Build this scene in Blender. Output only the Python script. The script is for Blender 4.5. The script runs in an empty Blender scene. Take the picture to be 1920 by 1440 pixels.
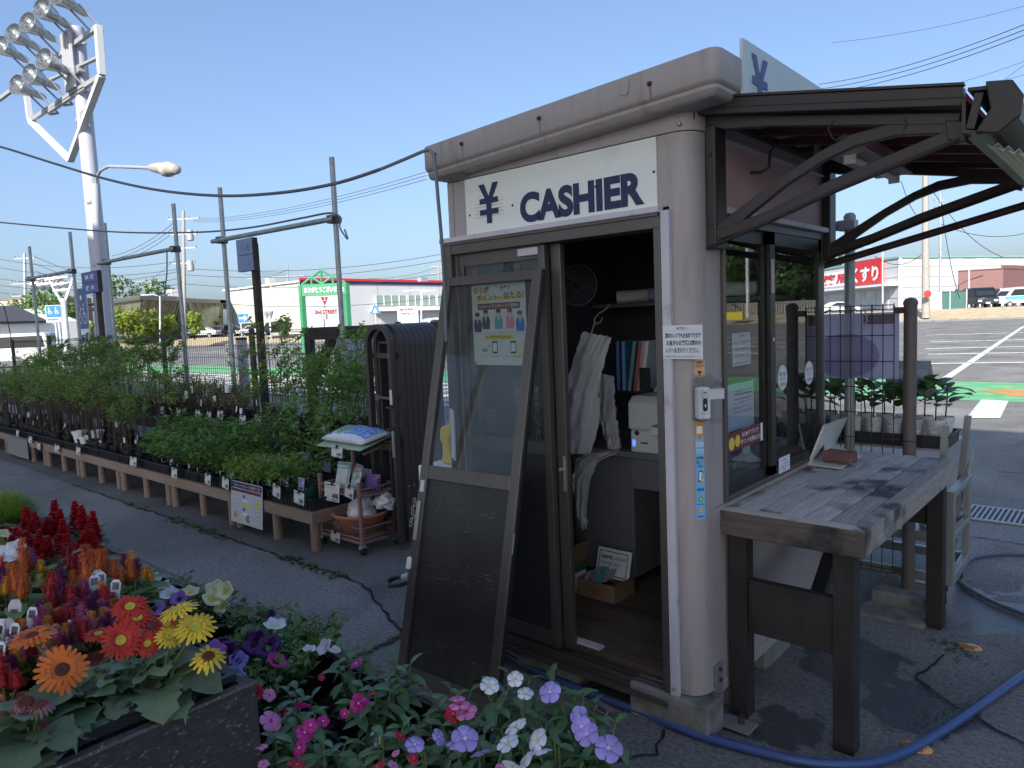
import bpy, bmesh, math, random
from mathutils import Vector, Matrix
random.seed(7)
S = bpy.context.scene
COL = S.collection
V = Vector
R_ = math.radians
# ------------------------------------------------------------------ camera, sky, sun, exposure
cd = bpy.data.cameras.new('camera'); cam = bpy.data.objects.new('camera', cd); COL.objects.link(cam)
cd.sensor_fit = 'HORIZONTAL'; cd.sensor_width = 36.0; cd.lens = 25.125
cd.clip_start = 0.05; cd.clip_end = 2000
RGT, DWN, FWD = V((.7513, .6586, -.0408)), V((.0276, -.0931, -.9953)), V((-.6593, .7467, -.0881))
FWD.normalize(); RGT = (RGT - FWD*RGT.dot(FWD)).normalized(); DWN = FWD.cross(RGT)
EYE = V((0, 0, 1.55))
cam.matrix_world = Matrix(((RGT.x, -DWN.x, -FWD.x, 0), (RGT.y, -DWN.y, -FWD.y, 0), (RGT.z, -DWN.z, -FWD.z, 1.55), (0, 0, 0, 1)))
S.camera = cam
W = bpy.data.worlds.new('World'); S.world = W; W.use_nodes = True
nt = W.node_tree; bg = nt.nodes['Background']
sky = nt.nodes.new('ShaderNodeTexSky'); sky.sky_type = 'NISHITA'; sky.sun_disc = False
SUN = V((.40, -.917, .64)).normalized()
sky.sun_elevation = math.asin(SUN.z); sky.sun_rotation = math.atan2(SUN.x, SUN.y) % (2*math.pi)
sky.air_density = 1.0; sky.dust_density = 3.0; sky.ozone_density = 3.0; sky.altitude = 50
gm = nt.nodes.new('ShaderNodeGamma'); gm.inputs[1].default_value = .8; tn = nt.nodes.new('ShaderNodeMixRGB'); tn.blend_type = 'MULTIPLY'; tn.inputs[0].default_value = 1; tn.inputs[2].default_value = (1, 1.10, 1.27, 1)
nt.links.new(sky.outputs[0], gm.inputs[0]); nt.links.new(gm.outputs[0], tn.inputs[1]); nt.links.new(tn.outputs[0], bg.inputs[0]); bg.inputs[1].default_value = 0.112
sl = bpy.data.lights.new('sun', 'SUN'); sl.energy = 3.8; sl.angle = R_(.53); sl.color = (1, .95, .87)
so = bpy.data.objects.new('sun', sl); COL.objects.link(so)
so.rotation_euler = (-SUN).to_track_quat('-Z', 'Y').to_euler()
S.view_settings.view_transform = 'Standard'; S.view_settings.look = 'None'
S.view_settings.exposure = 1.08; S.view_settings.gamma = 1; S.view_settings.use_curve_mapping = False
S.cycles.max_bounces = 8; S.cycles.transparent_max_bounces = 24; S.cycles.sample_clamp_indirect = 6
S.cycles.use_denoising = True

def at(px, py, d):          # survey: the place seen at a photograph pixel, d metres along the view
    return EYE + (FWD + RGT*((px-960)/1340) + DWN*((py-720)/1340))*d
def onY(px, py, y):
    r = at(px, py, 1) - EYE; return EYE + r*(y/r.y)
def onX(px, py, x):
    r = at(px, py, 1) - EYE; return EYE + r*(x/r.x)
def onZ(px, py, z=0):
    r = at(px, py, 1) - EYE; return EYE + r*((z-1.55)/r.z)

# ------------------------------------------------------------------ materials
MATS = {}
def mat(name, col, rough=.6, metal=0, var=.12, scale=6, bump=0, bscale=80, hue=None, spec=.5, rnd=.0, stretch=None, hi=None, detail=6, off=0, hraw=False, emit=0):
    if name in MATS: return MATS[name]
    m = bpy.data.materials.new(name); m.use_nodes = True; n = m.node_tree.nodes; L = m.node_tree.links.new
    b = n['Principled BSDF']; b.inputs['Roughness'].default_value = rough; b.inputs['Metallic'].default_value = metal
    b.inputs['Specular IOR Level'].default_value = spec
    tc = n.new('ShaderNodeTexCoord'); src = tc.outputs['Object']; raw = src
    if off:
        oo = n.new('ShaderNodeObjectInfo'); om = n.new('ShaderNodeVectorMath'); om.operation = 'MULTIPLY_ADD'; om.inputs[1].default_value = (off, off*1.7, off*.6); L(oo.outputs['Random'], om.inputs[0]); L(src, om.inputs[2]); src = om.outputs[0]; raw = src
    if stretch:
        mp = n.new('ShaderNodeMapping'); mp.inputs['Scale'].default_value = stretch; L(src, mp.inputs[0]); src = mp.outputs[0]
    nz = n.new('ShaderNodeTexNoise'); nz.inputs['Scale'].default_value = scale; nz.inputs['Detail'].default_value = detail; nz.inputs['Roughness'].default_value = .65
    L(src, nz.inputs['Vector'])
    rp = n.new('ShaderNodeValToRGB'); rp.color_ramp.elements[0].position = .3; rp.color_ramp.elements[1].position = .7
    c = V(col); lo = c*(1-var); h = V(hi) if hi else c*(1+var)
    rp.color_ramp.elements[0].color = (*lo, 1); rp.color_ramp.elements[1].color = (*h, 1)
    L(nz.outputs[0], rp.inputs[0]); out = rp.outputs[0]
    if hue:
        n2 = n.new('ShaderNodeTexNoise'); n2.inputs['Scale'].default_value = hue[1]; n2.inputs['Detail'].default_value = 5; L(raw if hraw else src, n2.inputs['Vector'])
        r2 = n.new('ShaderNodeValToRGB'); r2.color_ramp.elements[0].position = hue[2]; r2.color_ramp.elements[1].position = min(1, hue[2]+hue[3])
        L(n2.outputs[0], r2.inputs[0])
        mx = n.new('ShaderNodeMixRGB'); L(r2.outputs[0], mx.inputs[0]); L(out, mx.inputs[1]); mx.inputs[2].default_value = (*hue[0], 1); out = mx.outputs[0]
    if rnd:
        oi = n.new('ShaderNodeObjectInfo'); hs = n.new('ShaderNodeHueSaturation')
        ma = n.new('ShaderNodeMapRange'); ma.inputs[3].default_value = 1-rnd; ma.inputs[4].default_value = 1+rnd
        L(oi.outputs['Random'], ma.inputs[0]); L(ma.outputs[0], hs.inputs['Value'])
        mh = n.new('ShaderNodeMapRange'); mh.inputs[3].default_value = .5-rnd*.04; mh.inputs[4].default_value = .5+rnd*.04
        L(oi.outputs['Random'], mh.inputs[0]); L(mh.outputs[0], hs.inputs['Hue'])
        L(out, hs.inputs['Color']); out = hs.outputs[0]
    L(out, b.inputs['Base Color'])
    if bump:
        nb = n.new('ShaderNodeTexNoise'); nb.inputs['Scale'].default_value = bscale; nb.inputs['Detail'].default_value = 4; L(src, nb.inputs['Vector'])
        bp = n.new('ShaderNodeBump'); bp.inputs['Strength'].default_value = bump; bp.inputs['Distance'].default_value = .004
        L(nb.outputs[0], bp.inputs['Height']); L(bp.outputs[0], b.inputs['Normal'])
    if emit:
        L(out, b.inputs['Emission Color']); b.inputs['Emission Strength'].default_value = emit
    MATS[name] = m; return m

def leafmat(name, col, hi, rough=.42, trans=.28, rnd=.18, scale=3, spec=.5, tcol=None):
    m = mat(name, col, rough, 0, .25, scale, .25, 60, hi=hi, rnd=rnd, spec=spec)
    n = m.node_tree.nodes; L = m.node_tree.links.new
    b = n['Principled BSDF']; o = n['Material Output']
    t = n.new('ShaderNodeBsdfTranslucent'); src = b.inputs['Base Color'].links[0].from_socket
    mx = n.new('ShaderNodeMixRGB'); mx.blend_type = 'MULTIPLY'; mx.inputs[0].default_value = 1; L(src, mx.inputs[1]); mx.inputs[2].default_value = (*(tcol or (1.6, 1.9, .8)), 1)
    L(mx.outputs[0], t.inputs[0])
    ms = n.new('ShaderNodeMixShader'); ms.inputs[0].default_value = trans
    L(b.outputs[0], ms.inputs[1]); L(t.outputs[0], ms.inputs[2]); L(ms.outputs[0], o.inputs[0])
    return m

def glassmat(name, tint=(.86, .9, .9), ior=1.9, rough=.015, dust=.0, dcol=(.5, .5, .48), even=0):
    m = bpy.data.materials.new(name); m.use_nodes = True; n = m.node_tree.nodes; L = m.node_tree.links.new
    n.remove(n['Principled BSDF']); o = n['Material Output']
    fr = n.new('ShaderNodeFresnel'); fr.inputs[0].default_value = ior
    tr = n.new('ShaderNodeBsdfTransparent'); tr.inputs[0].default_value = (*tint, 1)
    gl = n.new('ShaderNodeBsdfGlossy'); gl.inputs['Roughness'].default_value = rough
    mx = n.new('ShaderNodeMixShader'); ge = n.new('ShaderNodeNewGeometry'); s1 = n.new('ShaderNodeMath'); s1.operation = 'SUBTRACT'; s1.inputs[0].default_value = 1; L(ge.outputs['Backfacing'], s1.inputs[1]); s2 = n.new('ShaderNodeMath'); s2.operation = 'MULTIPLY'; L(fr.outputs[0], s2.inputs[0]); L(s1.outputs[0], s2.inputs[1]); L(s2.outputs[0], mx.inputs[0]); L(tr.outputs[0], mx.inputs[1]); L(gl.outputs[0], mx.inputs[2])
    last = mx
    if dust:
        df = n.new('ShaderNodeBsdfDiffuse'); df.inputs[0].default_value = (*dcol, 1)
        nz = n.new('ShaderNodeTexNoise'); nz.inputs['Scale'].default_value = 5; nz.inputs['Detail'].default_value = 8
        tc = n.new('ShaderNodeTexCoord'); L(tc.outputs['Object'], nz.inputs[0])
        mr = n.new('ShaderNodeMapRange'); mr.inputs[1].default_value = .4; mr.inputs[2].default_value = .8; mr.inputs[3].default_value = dust*(.9 if even else .4); mr.inputs[4].default_value = dust*(1.1 if even else 2)
        L(nz.outputs[0], mr.inputs[0])
        m2 = n.new('ShaderNodeMixShader'); L(mr.outputs[0], m2.inputs[0]); L(mx.outputs[0], m2.inputs[1]); L(df.outputs[0], m2.inputs[2]); last = m2
    L(last.outputs[0], o.inputs[0]); MATS[name] = m; return m

# ------------------------------------------------------------------ mesh helpers
class MB:
    def __init__(s): s.v = []; s.f = []
    def face(s, pts): i = len(s.v); s.v += [V(p) for p in pts]; s.f.append(tuple(range(i, i+len(pts)))); return s
    def obox(s, c, a, b, d):
        c, a, b, d = V(c), V(a), V(b), V(d); i = len(s.v)
        for z in (-1, 1):
            for x, y in ((-1, -1), (1, -1), (1, 1), (-1, 1)): s.v.append(c+a*x+b*y+d*z)
        q = [(0, 3, 2, 1), (4, 5, 6, 7), (0, 1, 5, 4), (1, 2, 6, 5), (2, 3, 7, 6), (3, 0, 4, 7)]
        if a.cross(b).dot(d) < 0: q = [tuple(reversed(t)) for t in q]
        s.f += [tuple(i+k for k in t) for t in q]; return s
    def box(s, x0, y0, z0, x1, y1, z1):
        return s.obox(((x0+x1)/2, (y0+y1)/2, (z0+z1)/2), ((x1-x0)/2, 0, 0), (0, (y1-y0)/2, 0), (0, 0, (z1-z0)/2))
    def bar(s, p, q, w, h, up=(0, 0, 1)):
        p, q, up = V(p), V(q), V(up); d = (q-p); n = d.normalized(); a = n.cross(up)
        if a.length < 1e-4: a = n.cross(V((1, 0, 0)))
        a.normalize(); b = a.cross(n).normalized()
        return s.obox((p+q)/2, a*w/2, n*d.length/2, b*h/2)
    def tube(s, pts, r, n=8, caps=True, r1=None):
        pts = [V(p) for p in pts]; i0 = len(s.v); m = len(pts); prev = None
        for k, p in enumerate(pts):
            t = (pts[min(k+1, m-1)]-pts[max(k-1, 0)]).normalized()
            if prev is None:
                a = t.cross(V((0, 0, 1)));
                if a.length < .05: a = t.cross(V((1, 0, 0)))
            else: a = prev - t*prev.dot(t)
            a.normalize(); prev = a; b = t.cross(a)
            rr = r if r1 is None else r+(r1-r)*k/(m-1)
            for j in range(n):
                an = 2*math.pi*j/n; s.v.append(p+(a*math.cos(an)+b*math.sin(an))*rr)
        for k in range(m-1):
            for j in range(n):
                j2 = (j+1) % n; s.f.append((i0+k*n+j, i0+k*n+j2, i0+(k+1)*n+j2, i0+(k+1)*n+j))
        if caps: s.f.append(tuple(i0+j for j in reversed(range(n)))); s.f.append(tuple(i0+(m-1)*n+j for j in range(n)))
        return s
    def lathe(s, prof, c=(0, 0, 0), n=16, axis=None, caps=True):
        c = V(c); i0 = len(s.v); M = Matrix.Identity(3) if axis is None else V(axis).to_track_quat('Z', 'Y').to_matrix()
        for r, z in prof:
            for j in range(n):
                an = 2*math.pi*j/n; s.v.append(c+M @ V((r*math.cos(an), r*math.sin(an), z)))
        m = len(prof)
        for k in range(m-1):
            for j in range(n):
                j2 = (j+1) % n; s.f.append((i0+k*n+j, i0+k*n+j2, i0+(k+1)*n+j2, i0+(k+1)*n+j))
        if caps:
            s.f.append(tuple(i0+j for j in reversed(range(n)))); s.f.append(tuple(i0+(m-1)*n+j for j in range(n)))
        return s
    def prism(s, poly, O, U, Vv, N):      # poly in (u,v), extruded along N
        O, U, Vv, N = V(O), V(U), V(Vv), V(N); i = len(s.v); k = len(poly)
        area = sum(poly[j][0]*poly[(j+1) % k][1]-poly[(j+1) % k][0]*poly[j][1] for j in range(k))
        fl = (U.cross(Vv).dot(N) < 0) != (area < 0)
        for t in (0, 1):
            for u, v in poly: s.v.append(O+U*u+Vv*v+N*t)
        a = tuple(i+j for j in range(k)); b = tuple(i+k+j for j in range(k))
        fs = [tuple(reversed(a)), b]+[(i+j, i+(j+1) % k, i+k+(j+1) % k, i+k+j) for j in range(k)]
        s.f += [tuple(reversed(t)) for t in fs] if fl else fs
        return s
    def flat(s, poly, O, U, Vv):
        O, U, Vv = V(O), V(U), V(Vv); return s.face([O+U*u+Vv*v for u, v in poly])
    def addm(s, vs, fs, M=None):
        i = len(s.v); s.v += [(M @ V(v)) if M else V(v) for v in vs]; s.f += [tuple(i+k for k in f) for f in fs]; return s
    def add(s, o, M=None): return s.addm(o.v, o.f, M)
    def mesh(s, name, m, org=(0, 0, 0), smooth=None):
        org = V(org); me = bpy.data.meshes.new(name); me.from_pydata([tuple(v-org) for v in s.v], [], s.f)
        if m: me.materials.append(m)
        if smooth is not None:
            me.polygons.foreach_set('use_smooth', [True]*len(me.polygons)); me.set_sharp_from_angle(angle=R_(smooth))
        me.update(); return me
    def build(s, name, m, parent=None, org=None, smooth=None, bevel=0, **k):
        if org is None: org = parent['o'] if parent is not None and 'o' in parent else (0, 0, 0)
        o = bpy.data.objects.new(name, s.mesh(name, m, org, smooth)); COL.objects.link(o)
        if parent is not None: o.parent = parent
        else: o.location = V(org)
        if bevel:
            b = o.modifiers.new('bevel', 'BEVEL'); b.width = bevel; b.segments = 2; b.limit_method = 'ANGLE'; b.angle_limit = R_(40)
        o['o'] = tuple(org)
        tag(o, **k); return o

def tag(o, label=None, cat=None, group=None, kind=None):
    if label: o['label'] = label
    if cat: o['category'] = cat
    if group: o['group'] = group
    if kind: o['kind'] = kind
    return o
def thing(name, label, cat, loc=(0, 0, 0), group=None, rz=0):
    o = bpy.data.objects.new(name, None); COL.objects.link(o); o.location = loc; o.rotation_euler.z = rz
    o.empty_display_size = .1; o['o'] = tuple(loc) if not rz else (0, 0, 0)
    return tag(o, label, cat, group)
def part(name, me, parent, M=None, label=None):
    o = bpy.data.objects.new(name, me); COL.objects.link(o); o.parent = parent
    if M is not None: o.matrix_local = M
    if label: o['label'] = label
    return o
KIDS = {}
def dup(root, loc, rz=0, sc=1, label=None, group=None):
    r = root.copy(); COL.objects.link(r); r.location = loc; r.rotation_euler.z = rz; r.scale = (sc, sc, sc)
    if label: r['label'] = label
    if group: r['group'] = group
    def rec(a, b):
        if a.name not in KIDS: KIDS[a.name] = list(a.children)
        for ch in KIDS[a.name]:
            c = ch.copy(); COL.objects.link(c); c.parent = b; rec(ch, c)
    rec(root, r); return r

def glyphs(body, bold=0, res=2, spacing=1.0):
    cu = bpy.data.curves.new('t', 'FONT'); cu.body = body; cu.size = 1; cu.resolution_u = res; cu.offset = bold; cu.space_character = spacing
    o = bpy.data.objects.new('t', cu); me = bpy.data.meshes.new_from_object(o)
    vs = [v.co.copy() for v in me.vertices]; fs = [tuple(p.vertices) for p in me.polygons]
    bpy.data.objects.remove(o); bpy.data.meshes.remove(me); bpy.data.curves.remove(cu)
    return vs, fs
class Board:      # flat print laid out on a plane: O origin (lower left), U right, V up (unit vectors), every layer a little prouder
    def __init__(s, O, U, Vv, parent, lift=.0006):
        s.O, s.U, s.V = V(O), V(U).normalized(), V(Vv).normalized(); s.N = s.U.cross(s.V).normalized(); s.p = parent; s.l = lift; s.d = {}
    def _mb(s, m, k): return s.d.setdefault((m, k), MB())
    def poly(s, pts, m, k=1): s._mb(m, k).face([s.O+s.U*u+s.V*v+s.N*s.l*k for u, v in pts]); return s
    def rect(s, x0, y0, x1, y1, m, k=1): return s.poly([(x0, y0), (x1, y0), (x1, y1), (x0, y1)], m, k)
    def disc(s, x, y, r, m, k=1, ry=None, n=18): return s.poly([(x+r*math.cos(2*math.pi*j/n), y+(ry or r)*math.sin(2*math.pi*j/n)) for j in range(n)], m, k)
    def line(s, pts, w, m, k=1):
        for (a, b), (c, d) in zip(pts, pts[1:]):
            t = V((c-a, d-b, 0)).normalized(); nx, ny = -t.y*w/2, t.x*w/2
            s.poly([(a-nx, b-ny), (c-nx, d-ny), (c+nx, d+ny), (a+nx, b+ny)], m, k)
        return s
    def text(s, body, x0, y0, x1, y1, m, k=2, bold=0, vert=False, slant=0, res=2):
        if vert:
            n = len(body); h = (y1-y0)/n
            for i, ch in enumerate(body): s.text(ch, x0, y1-(i+.93)*h, x1, y1-(i+.07)*h, m, k, bold)
            return s
        vs, fs = glyphs(body, bold, res)
        if not vs: return s
        xa, xb = min(v.x for v in vs), max(v.x for v in vs); ya, yb = min(v.y for v in vs), max(v.y for v in vs)
        sx, sy = (x1-x0)/max(xb-xa, 1e-5), (y1-y0)/max(yb-ya, 1e-5)
        P = [s.O+s.U*(x0+(v.x-xa)*sx)+s.V*(y0+(v.y-ya)*sy+slant*(v.x-xa)*sx)+s.N*s.l*k for v in vs]
        s._mb(m, k).addm(P, fs); return s
    def done(s, name='print'):
        for (m, k), mb in s.d.items(): mb.build('lettering' if k >= 2 else name, m, s.p)

P3 = lambda a, b, t: V(a)+(V(b)-V(a))*t
def arc(a, b, sag, n=24):
    return [P3(a, b, i/n)-V((0, 0, 4*sag*(i/n)*(1-i/n))) for i in range(n+1)]
# colours
mat('white_paint', (.78, .78, .76), .5, var=.05); mat('white_print', (.8, .8, .8), .6, var=.02); mat('black_print', (.02, .02, .022), .6, var=.02)
mat('navy_print', (.012, .018, .075), .45, var=.03); mat('red_print', (.55, .03, .03), .5, var=.03); mat('orange_print', (.62, .28, .05), .5, var=.05)
mat('yellow_print', (.75, .6, .04), .5, var=.03); mat('blue_print', (.03, .18, .5), .5, var=.03); mat('skyblue_print', (.2, .47, .72), .45, var=.03)
mat('green_print', (.03, .3, .1), .5, var=.03); mat('maroon_print', (.16, .02, .03), .5, var=.03); mat('grey_print', (.3, .3, .3), .6, var=.03); mat('pink_print', (.7, .25, .32), .6, var=.03)
mat('skin_print', (.6, .42, .3), .6, var=.02); mat('lavender_print', (.3, .28, .45), .6, var=.05); mat('teal_print', (.1, .35, .35), .6)
# ------------------------------------------------------------------ ground, lot, bank
def asphalt(name, base, speck, wet=(), dark=None):
    m = bpy.data.materials.new(name); m.use_nodes = True; n = m.node_tree.nodes; L = m.node_tree.links.new; b = n['Principled BSDF']
    tc = n.new('ShaderNodeTexCoord'); o = tc.outputs['Object']
    def noise(sc, det=5): z = n.new('ShaderNodeTexNoise'); z.inputs['Scale'].default_value = sc; z.inputs['Detail'].default_value = det; L(o, z.inputs[0]); return z.outputs[0]
    def ramp(x, a, c, p0, p1): r = n.new('ShaderNodeValToRGB'); e = r.color_ramp.elements; e[0].position = p0; e[1].position = p1; e[0].color = (*a, 1); e[1].color = (*c, 1); L(x, r.inputs[0]); return r.outputs[0]
    def mix(f, a, c, t='MIX'):
        x = n.new('ShaderNodeMixRGB'); x.blend_type = t
        for i, q in ((0, f), (1, a), (2, c)):
            if isinstance(q, (int, float)): x.inputs[i].default_value = q
            elif isinstance(q, tuple): x.inputs[i].default_value = (*q, 1)
            else: L(q, x.inputs[i])
        return x.outputs[0]
    bc = V(base)
    big = mix(ramp(noise(2.6, 9), (0, 0, 0), (.55, .55, .55), .52, .72), ramp(noise(.7, 8), tuple(bc*.66), tuple(bc*1.25), .35, .68), tuple(bc*.5))
    fine = ramp(noise(55, 3), (.62, .62, .64), (1.35, 1.34, 1.32), .3, .7)
    c = mix(1, big, fine, 'MULTIPLY')
    vo = n.new('ShaderNodeTexVoronoi'); vo.inputs['Scale'].default_value = 150; L(o, vo.inputs[0])
    sp = ramp(vo.outputs['Distance'], (1, 1, 1), (0, 0, 0), .12, .3)
    wn = n.new('ShaderNodeTexWhiteNoise'); L(vo.outputs['Position'], wn.inputs[0])
    pick = ramp(wn.outputs[0], (0, 0, 0), (1, 1, 1), .66, .95)
    c = mix(mix(1, sp, pick, 'MULTIPLY'), c, speck)
    rough = .85
    if wet:
        gm = n.new('ShaderNodeNewGeometry'); tot = None; wob = noise(9, 6)
        for (x, y, r) in wet:
            vm = n.new('ShaderNodeVectorMath'); vm.operation = 'DISTANCE'; L(gm.outputs['Position'], vm.inputs[0]); vm.inputs[1].default_value = (x, y, 0)
            dv = n.new('ShaderNodeMath'); dv.operation = 'DIVIDE'; L(vm.outputs['Value'], dv.inputs[0]); dv.inputs[1].default_value = r
            ad = n.new('ShaderNodeMath'); ad.operation = 'ADD'; L(dv.outputs[0], ad.inputs[0]); L(wob, ad.inputs[1])
            rr = ramp(ad.outputs[0], (1, 1, 1), (0, 0, 0), .9, 1.25)
            tot = rr if tot is None else mix(1, tot, rr, 'LIGHTEN')
        c = mix(tot, c, mix(1, c, (.38, .38, .42), 'MULTIPLY'))
        rm = n.new('ShaderNodeMapRange'); rm.inputs[3].default_value = .85; rm.inputs[4].default_value = .3; L(tot, rm.inputs[0]); L(rm.outputs[0], b.inputs['Roughness'])
    else: b.inputs['Roughness'].default_value = rough
    L(c, b.inputs['Base Color'])
    bp = n.new('ShaderNodeBump'); bp.inputs['Strength'].default_value = .3; bp.inputs['Distance'].default_value = .005; L(vo.outputs['Distance'], bp.inputs['Height']); L(bp.outputs[0], b.inputs['Normal'])
    MATS[name] = m; return m
A_ = asphalt('asphalt', (.19, .185, .18), (.6, .6, .6), wet=[(-.62, 2.95, .42), (-.68, 4.15, .75), (-.2, 4.6, .6), (-.95, 2.55, .3), (-.9, 3.2, .5)])
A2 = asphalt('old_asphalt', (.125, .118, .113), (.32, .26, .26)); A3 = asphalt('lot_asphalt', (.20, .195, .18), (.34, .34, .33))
CONC = mat('concrete', (.2, .2, .2), .9, var=.25, scale=14, bump=.6, bscale=120, hue=((.1, .1, .1), 5, .52, .2))
mat('tan_bank', (.42, .34, .22), .95, var=.25, scale=2, bump=.4, bscale=8)
bank = [(140, 104), (-8, 71), (-40, 62), (-72, 50), (-92, 32), (-96, -90)]
far = [(600, 900), (-8, 1200), (-500, 1100), (-900, 600), (-1100, 32), (-1100, -90)]
up = [(144, 110), (-7, 77), (-41, 67.5), (-76, 55), (-98, 35), (-103, -90)]
g = MB()
near = [(140, -90)]+[]
g.face([(x, y, 0) for x, y in [(-96, -90), (140, -90)]+bank[:-1]])
for i in range(5):
    a, b2, c, d = up[i], up[i+1], far[i+1], far[i]
    g.face([(*a, .95), (*d, .95), (*c, .95), (*b2, .95)])
    g.face([(*bank[i], 0), (*a, .95), (*b2, .95), (*bank[i+1], 0)])
g.face([(140, -90, 0), (600, -90, 0), (600, 900, .95), (144, 110, .95), (140, 104, 0)])
g.build('ground', A_, kind='structure')
LY = 9.2      # the car park surface starts past the fence line
MB().face([(-90, LY-3.2, .004), (130, LY-3.2, .004), (130, 98, .004), (-8, 70.4, .004), (-40, 61.4, .004), (-71, 49.4, .004), (-88, 31, .004)]).build('car_park', A3, kind='structure')
bk = MB(); 
for i in range(5):
    z = lambda p, q, t, dz: (p[0]+(q[0]-p[0])*t, p[1]+(q[1]-p[1])*t, .95*t+dz)
    bk.face([z(bank[i], up[i], -.02, .03), z(bank[i+1], up[i+1], -.02, .03), z(bank[i+1], up[i+1], 1.02, .03), z(bank[i], up[i], 1.02, .03)])
bk.build('bank', MATS['tan_bank'], kind='structure')
kb = MB()
for i in range(5):
    kb.bar((*bank[i], .06), (*bank[i+1], .06), .2, .2)
kb.build('kerb', CONC, kind='structure')
PAINT = mat('road_paint', (.62, .62, .6), .8, var=.25, scale=5, hue=((.3, .3, .29), 6, .55, .15)); GRN = mat('green_paint', (.12, .4, .17), .8, var=.2, scale=3, hue=((.3, .38, .25), 3, .5, .25)); ORG = mat('orange_paint', (.5, .25, .08), .85, var=.2, scale=3)
def sheet(name, pts, m, z=.009): MB().face([(*p, z) for p in pts]).build(name, m, kind='structure')
# green walkway band with white kerb lines, stop lines, hatching
def xs(x0, x1, y0, y1): return [(x0, y0), (x1, y0), (x1, y1), (x0, y1)]
sheet('green_walkway', [(-40, 13.1), (-2.4, 13.1), (6, 13.4), (6, 16.1), (-2.4, 16.2), (-40, 15.6)], GRN)
sheet('orange_patch', [(-1.5, 13.9), (3, 14), (3, 15.2), (-1.2, 15.3), (-2.1, 14.6)], ORG, .013)
sheet('stop_bar', [(-1.72, 11.05), (-1.36, 11.2), (-1.5, 13.2), (-1.86, 13.25)], PAINT, .014)
ln = MB()
def stripe(p, q, w, z=.012): ln.bar((*p, z), (*q, z), w, .006)
stripe((-2.9, 15.5), (-5.15, 51.3), .16)
for y0, x0 in ((20.9, -4.2), (24.8, -4.9), (28, -5.6), (32.9, -6.4), (40, -8)): stripe((x0, y0), (x0+26, y0+9.2), .14)
for k in range(14): stripe((-60+k*2.7, 26), (-58.6+k*2.7, 31), .14)
for k in range(14): stripe((-52+k*2.7, 36), (-50.6+k*2.7, 41), .14)
for k in range(16): stripe((-26+k*1.1, 9.6), (-24.4+k*1.1, 12.4), .34)
stripe((-40, 12.6), (-5, 12.6), .2); stripe((-30, 9.3), (-6, 9.3), .16)
ln.build('line_markings', PAINT, kind='structure')
# darker strip under the shelves with a weedy joint, broken concrete pad by the door, cracks
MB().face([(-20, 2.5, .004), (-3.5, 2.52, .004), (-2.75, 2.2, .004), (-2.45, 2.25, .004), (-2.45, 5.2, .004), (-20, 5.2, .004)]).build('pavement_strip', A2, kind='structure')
pad = [(-1.79, 1.98), (-1.62, 2.06), (-1.45, 2.03), (-1.38, 1.93), (-1.2, 1.87), (-1.12, 1.74), (-1.16, 1.62), (-1.42, 1.6), (-1.62, 1.66), (-1.82, 1.83)]
MB().prism(pad, (0, 0, .002), (1, 0, 0), (0, 1, 0), (0, 0, .012)).build('concrete_pad', CONC, kind='structure', bevel=.004)
ck = MB(); rr = random.Random(3)
def crack(pts, w=.012):
    P = [V((*p, .0065)) for p in pts]; seg = []
    for a, b2 in zip(P, P[1:]):
        n = max(2, int((b2-a).length/.05))
        seg += [P3(a, b2, i/n)+V((rr.uniform(-.012, .012), rr.uniform(-.012, .012), 0)) for i in range(n)]
    seg.append(P[-1])
    for a, b2 in zip(seg, seg[1:]):
        t = (b2-a).normalized(); s_ = V((-t.y, t.x, 0))*w*rr.uniform(.3, .8); ck.face([a-s_, b2-s_, b2+s_, a+s_])
crack([(-8.5, 2.5), (-3.5, 2.52), (-2.75, 2.2)]); crack([(-2.73, 1.87), (-2.74, 2.2)]); crack([(-1.2, 1.87), (-1.0, 2.05), (-.9, 1.95)], .009)
crack([(-1.38, 1.93), (-1.25, 2.1), (-1.3, 2.25)], .01); crack([(-1.79, 1.98), (-2.1, 2.05), (-2.3, 1.9)], .01)
crack([(-.62, 3.5), (-.66, 3.2), (-.55, 3.1), (-.4, 3.0), (-.15, 2.85), (.2, 2.7)], .011); crack([(-.9, 5.45), (1.5, 5.3)], .01); crack([(-.95, 7.7), (1.6, 7.6)], .01)
ck.build('cracks', mat('crack_dirt', (.012, .012, .012), 1), kind='structure')
WEED = leafmat('weed_leaf', (.05, .11, .025), (.1, .17, .05))
wd = MB()
def weed(x, y, s):
    for _ in range(9):
        a = rr.uniform(0, 6.28); l = s*rr.uniform(.5, 1); w = l*.22; d = V((math.cos(a), math.sin(a), rr.uniform(.15, .8))).normalized()*l; n = V((-math.sin(a), math.cos(a), 0))*w; p = V((x, y, .006))
        wd.face([p, p+d*.5+n, p+d, p+d*.5-n])
for _ in range(150):
    t = rr.random(); x = -7.4+t*3.7; 
    if math.sin(x*3.1)+math.sin(x*7.3+1) > -.5: weed(x+rr.gauss(0, .03), 2.5+rr.gauss(0, .025), rr.uniform(.02, .045))
for _ in range(40): t = rr.random(); weed(-2.73+rr.gauss(0, .01), 1.9+.3*t, rr.uniform(.01, .025))
for _ in range(45): weed(-.58+rr.gauss(0, .06), 3.58+rr.gauss(0, .05), rr.uniform(.008, .02))
for _ in range(40): t = rr.random(); weed(-.66+.2*t+rr.gauss(0, .02), 2.65+.5*t+rr.gauss(0, .03), rr.uniform(.005, .013))
wd.build('weeds', WEED, kind='stuff')

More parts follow.
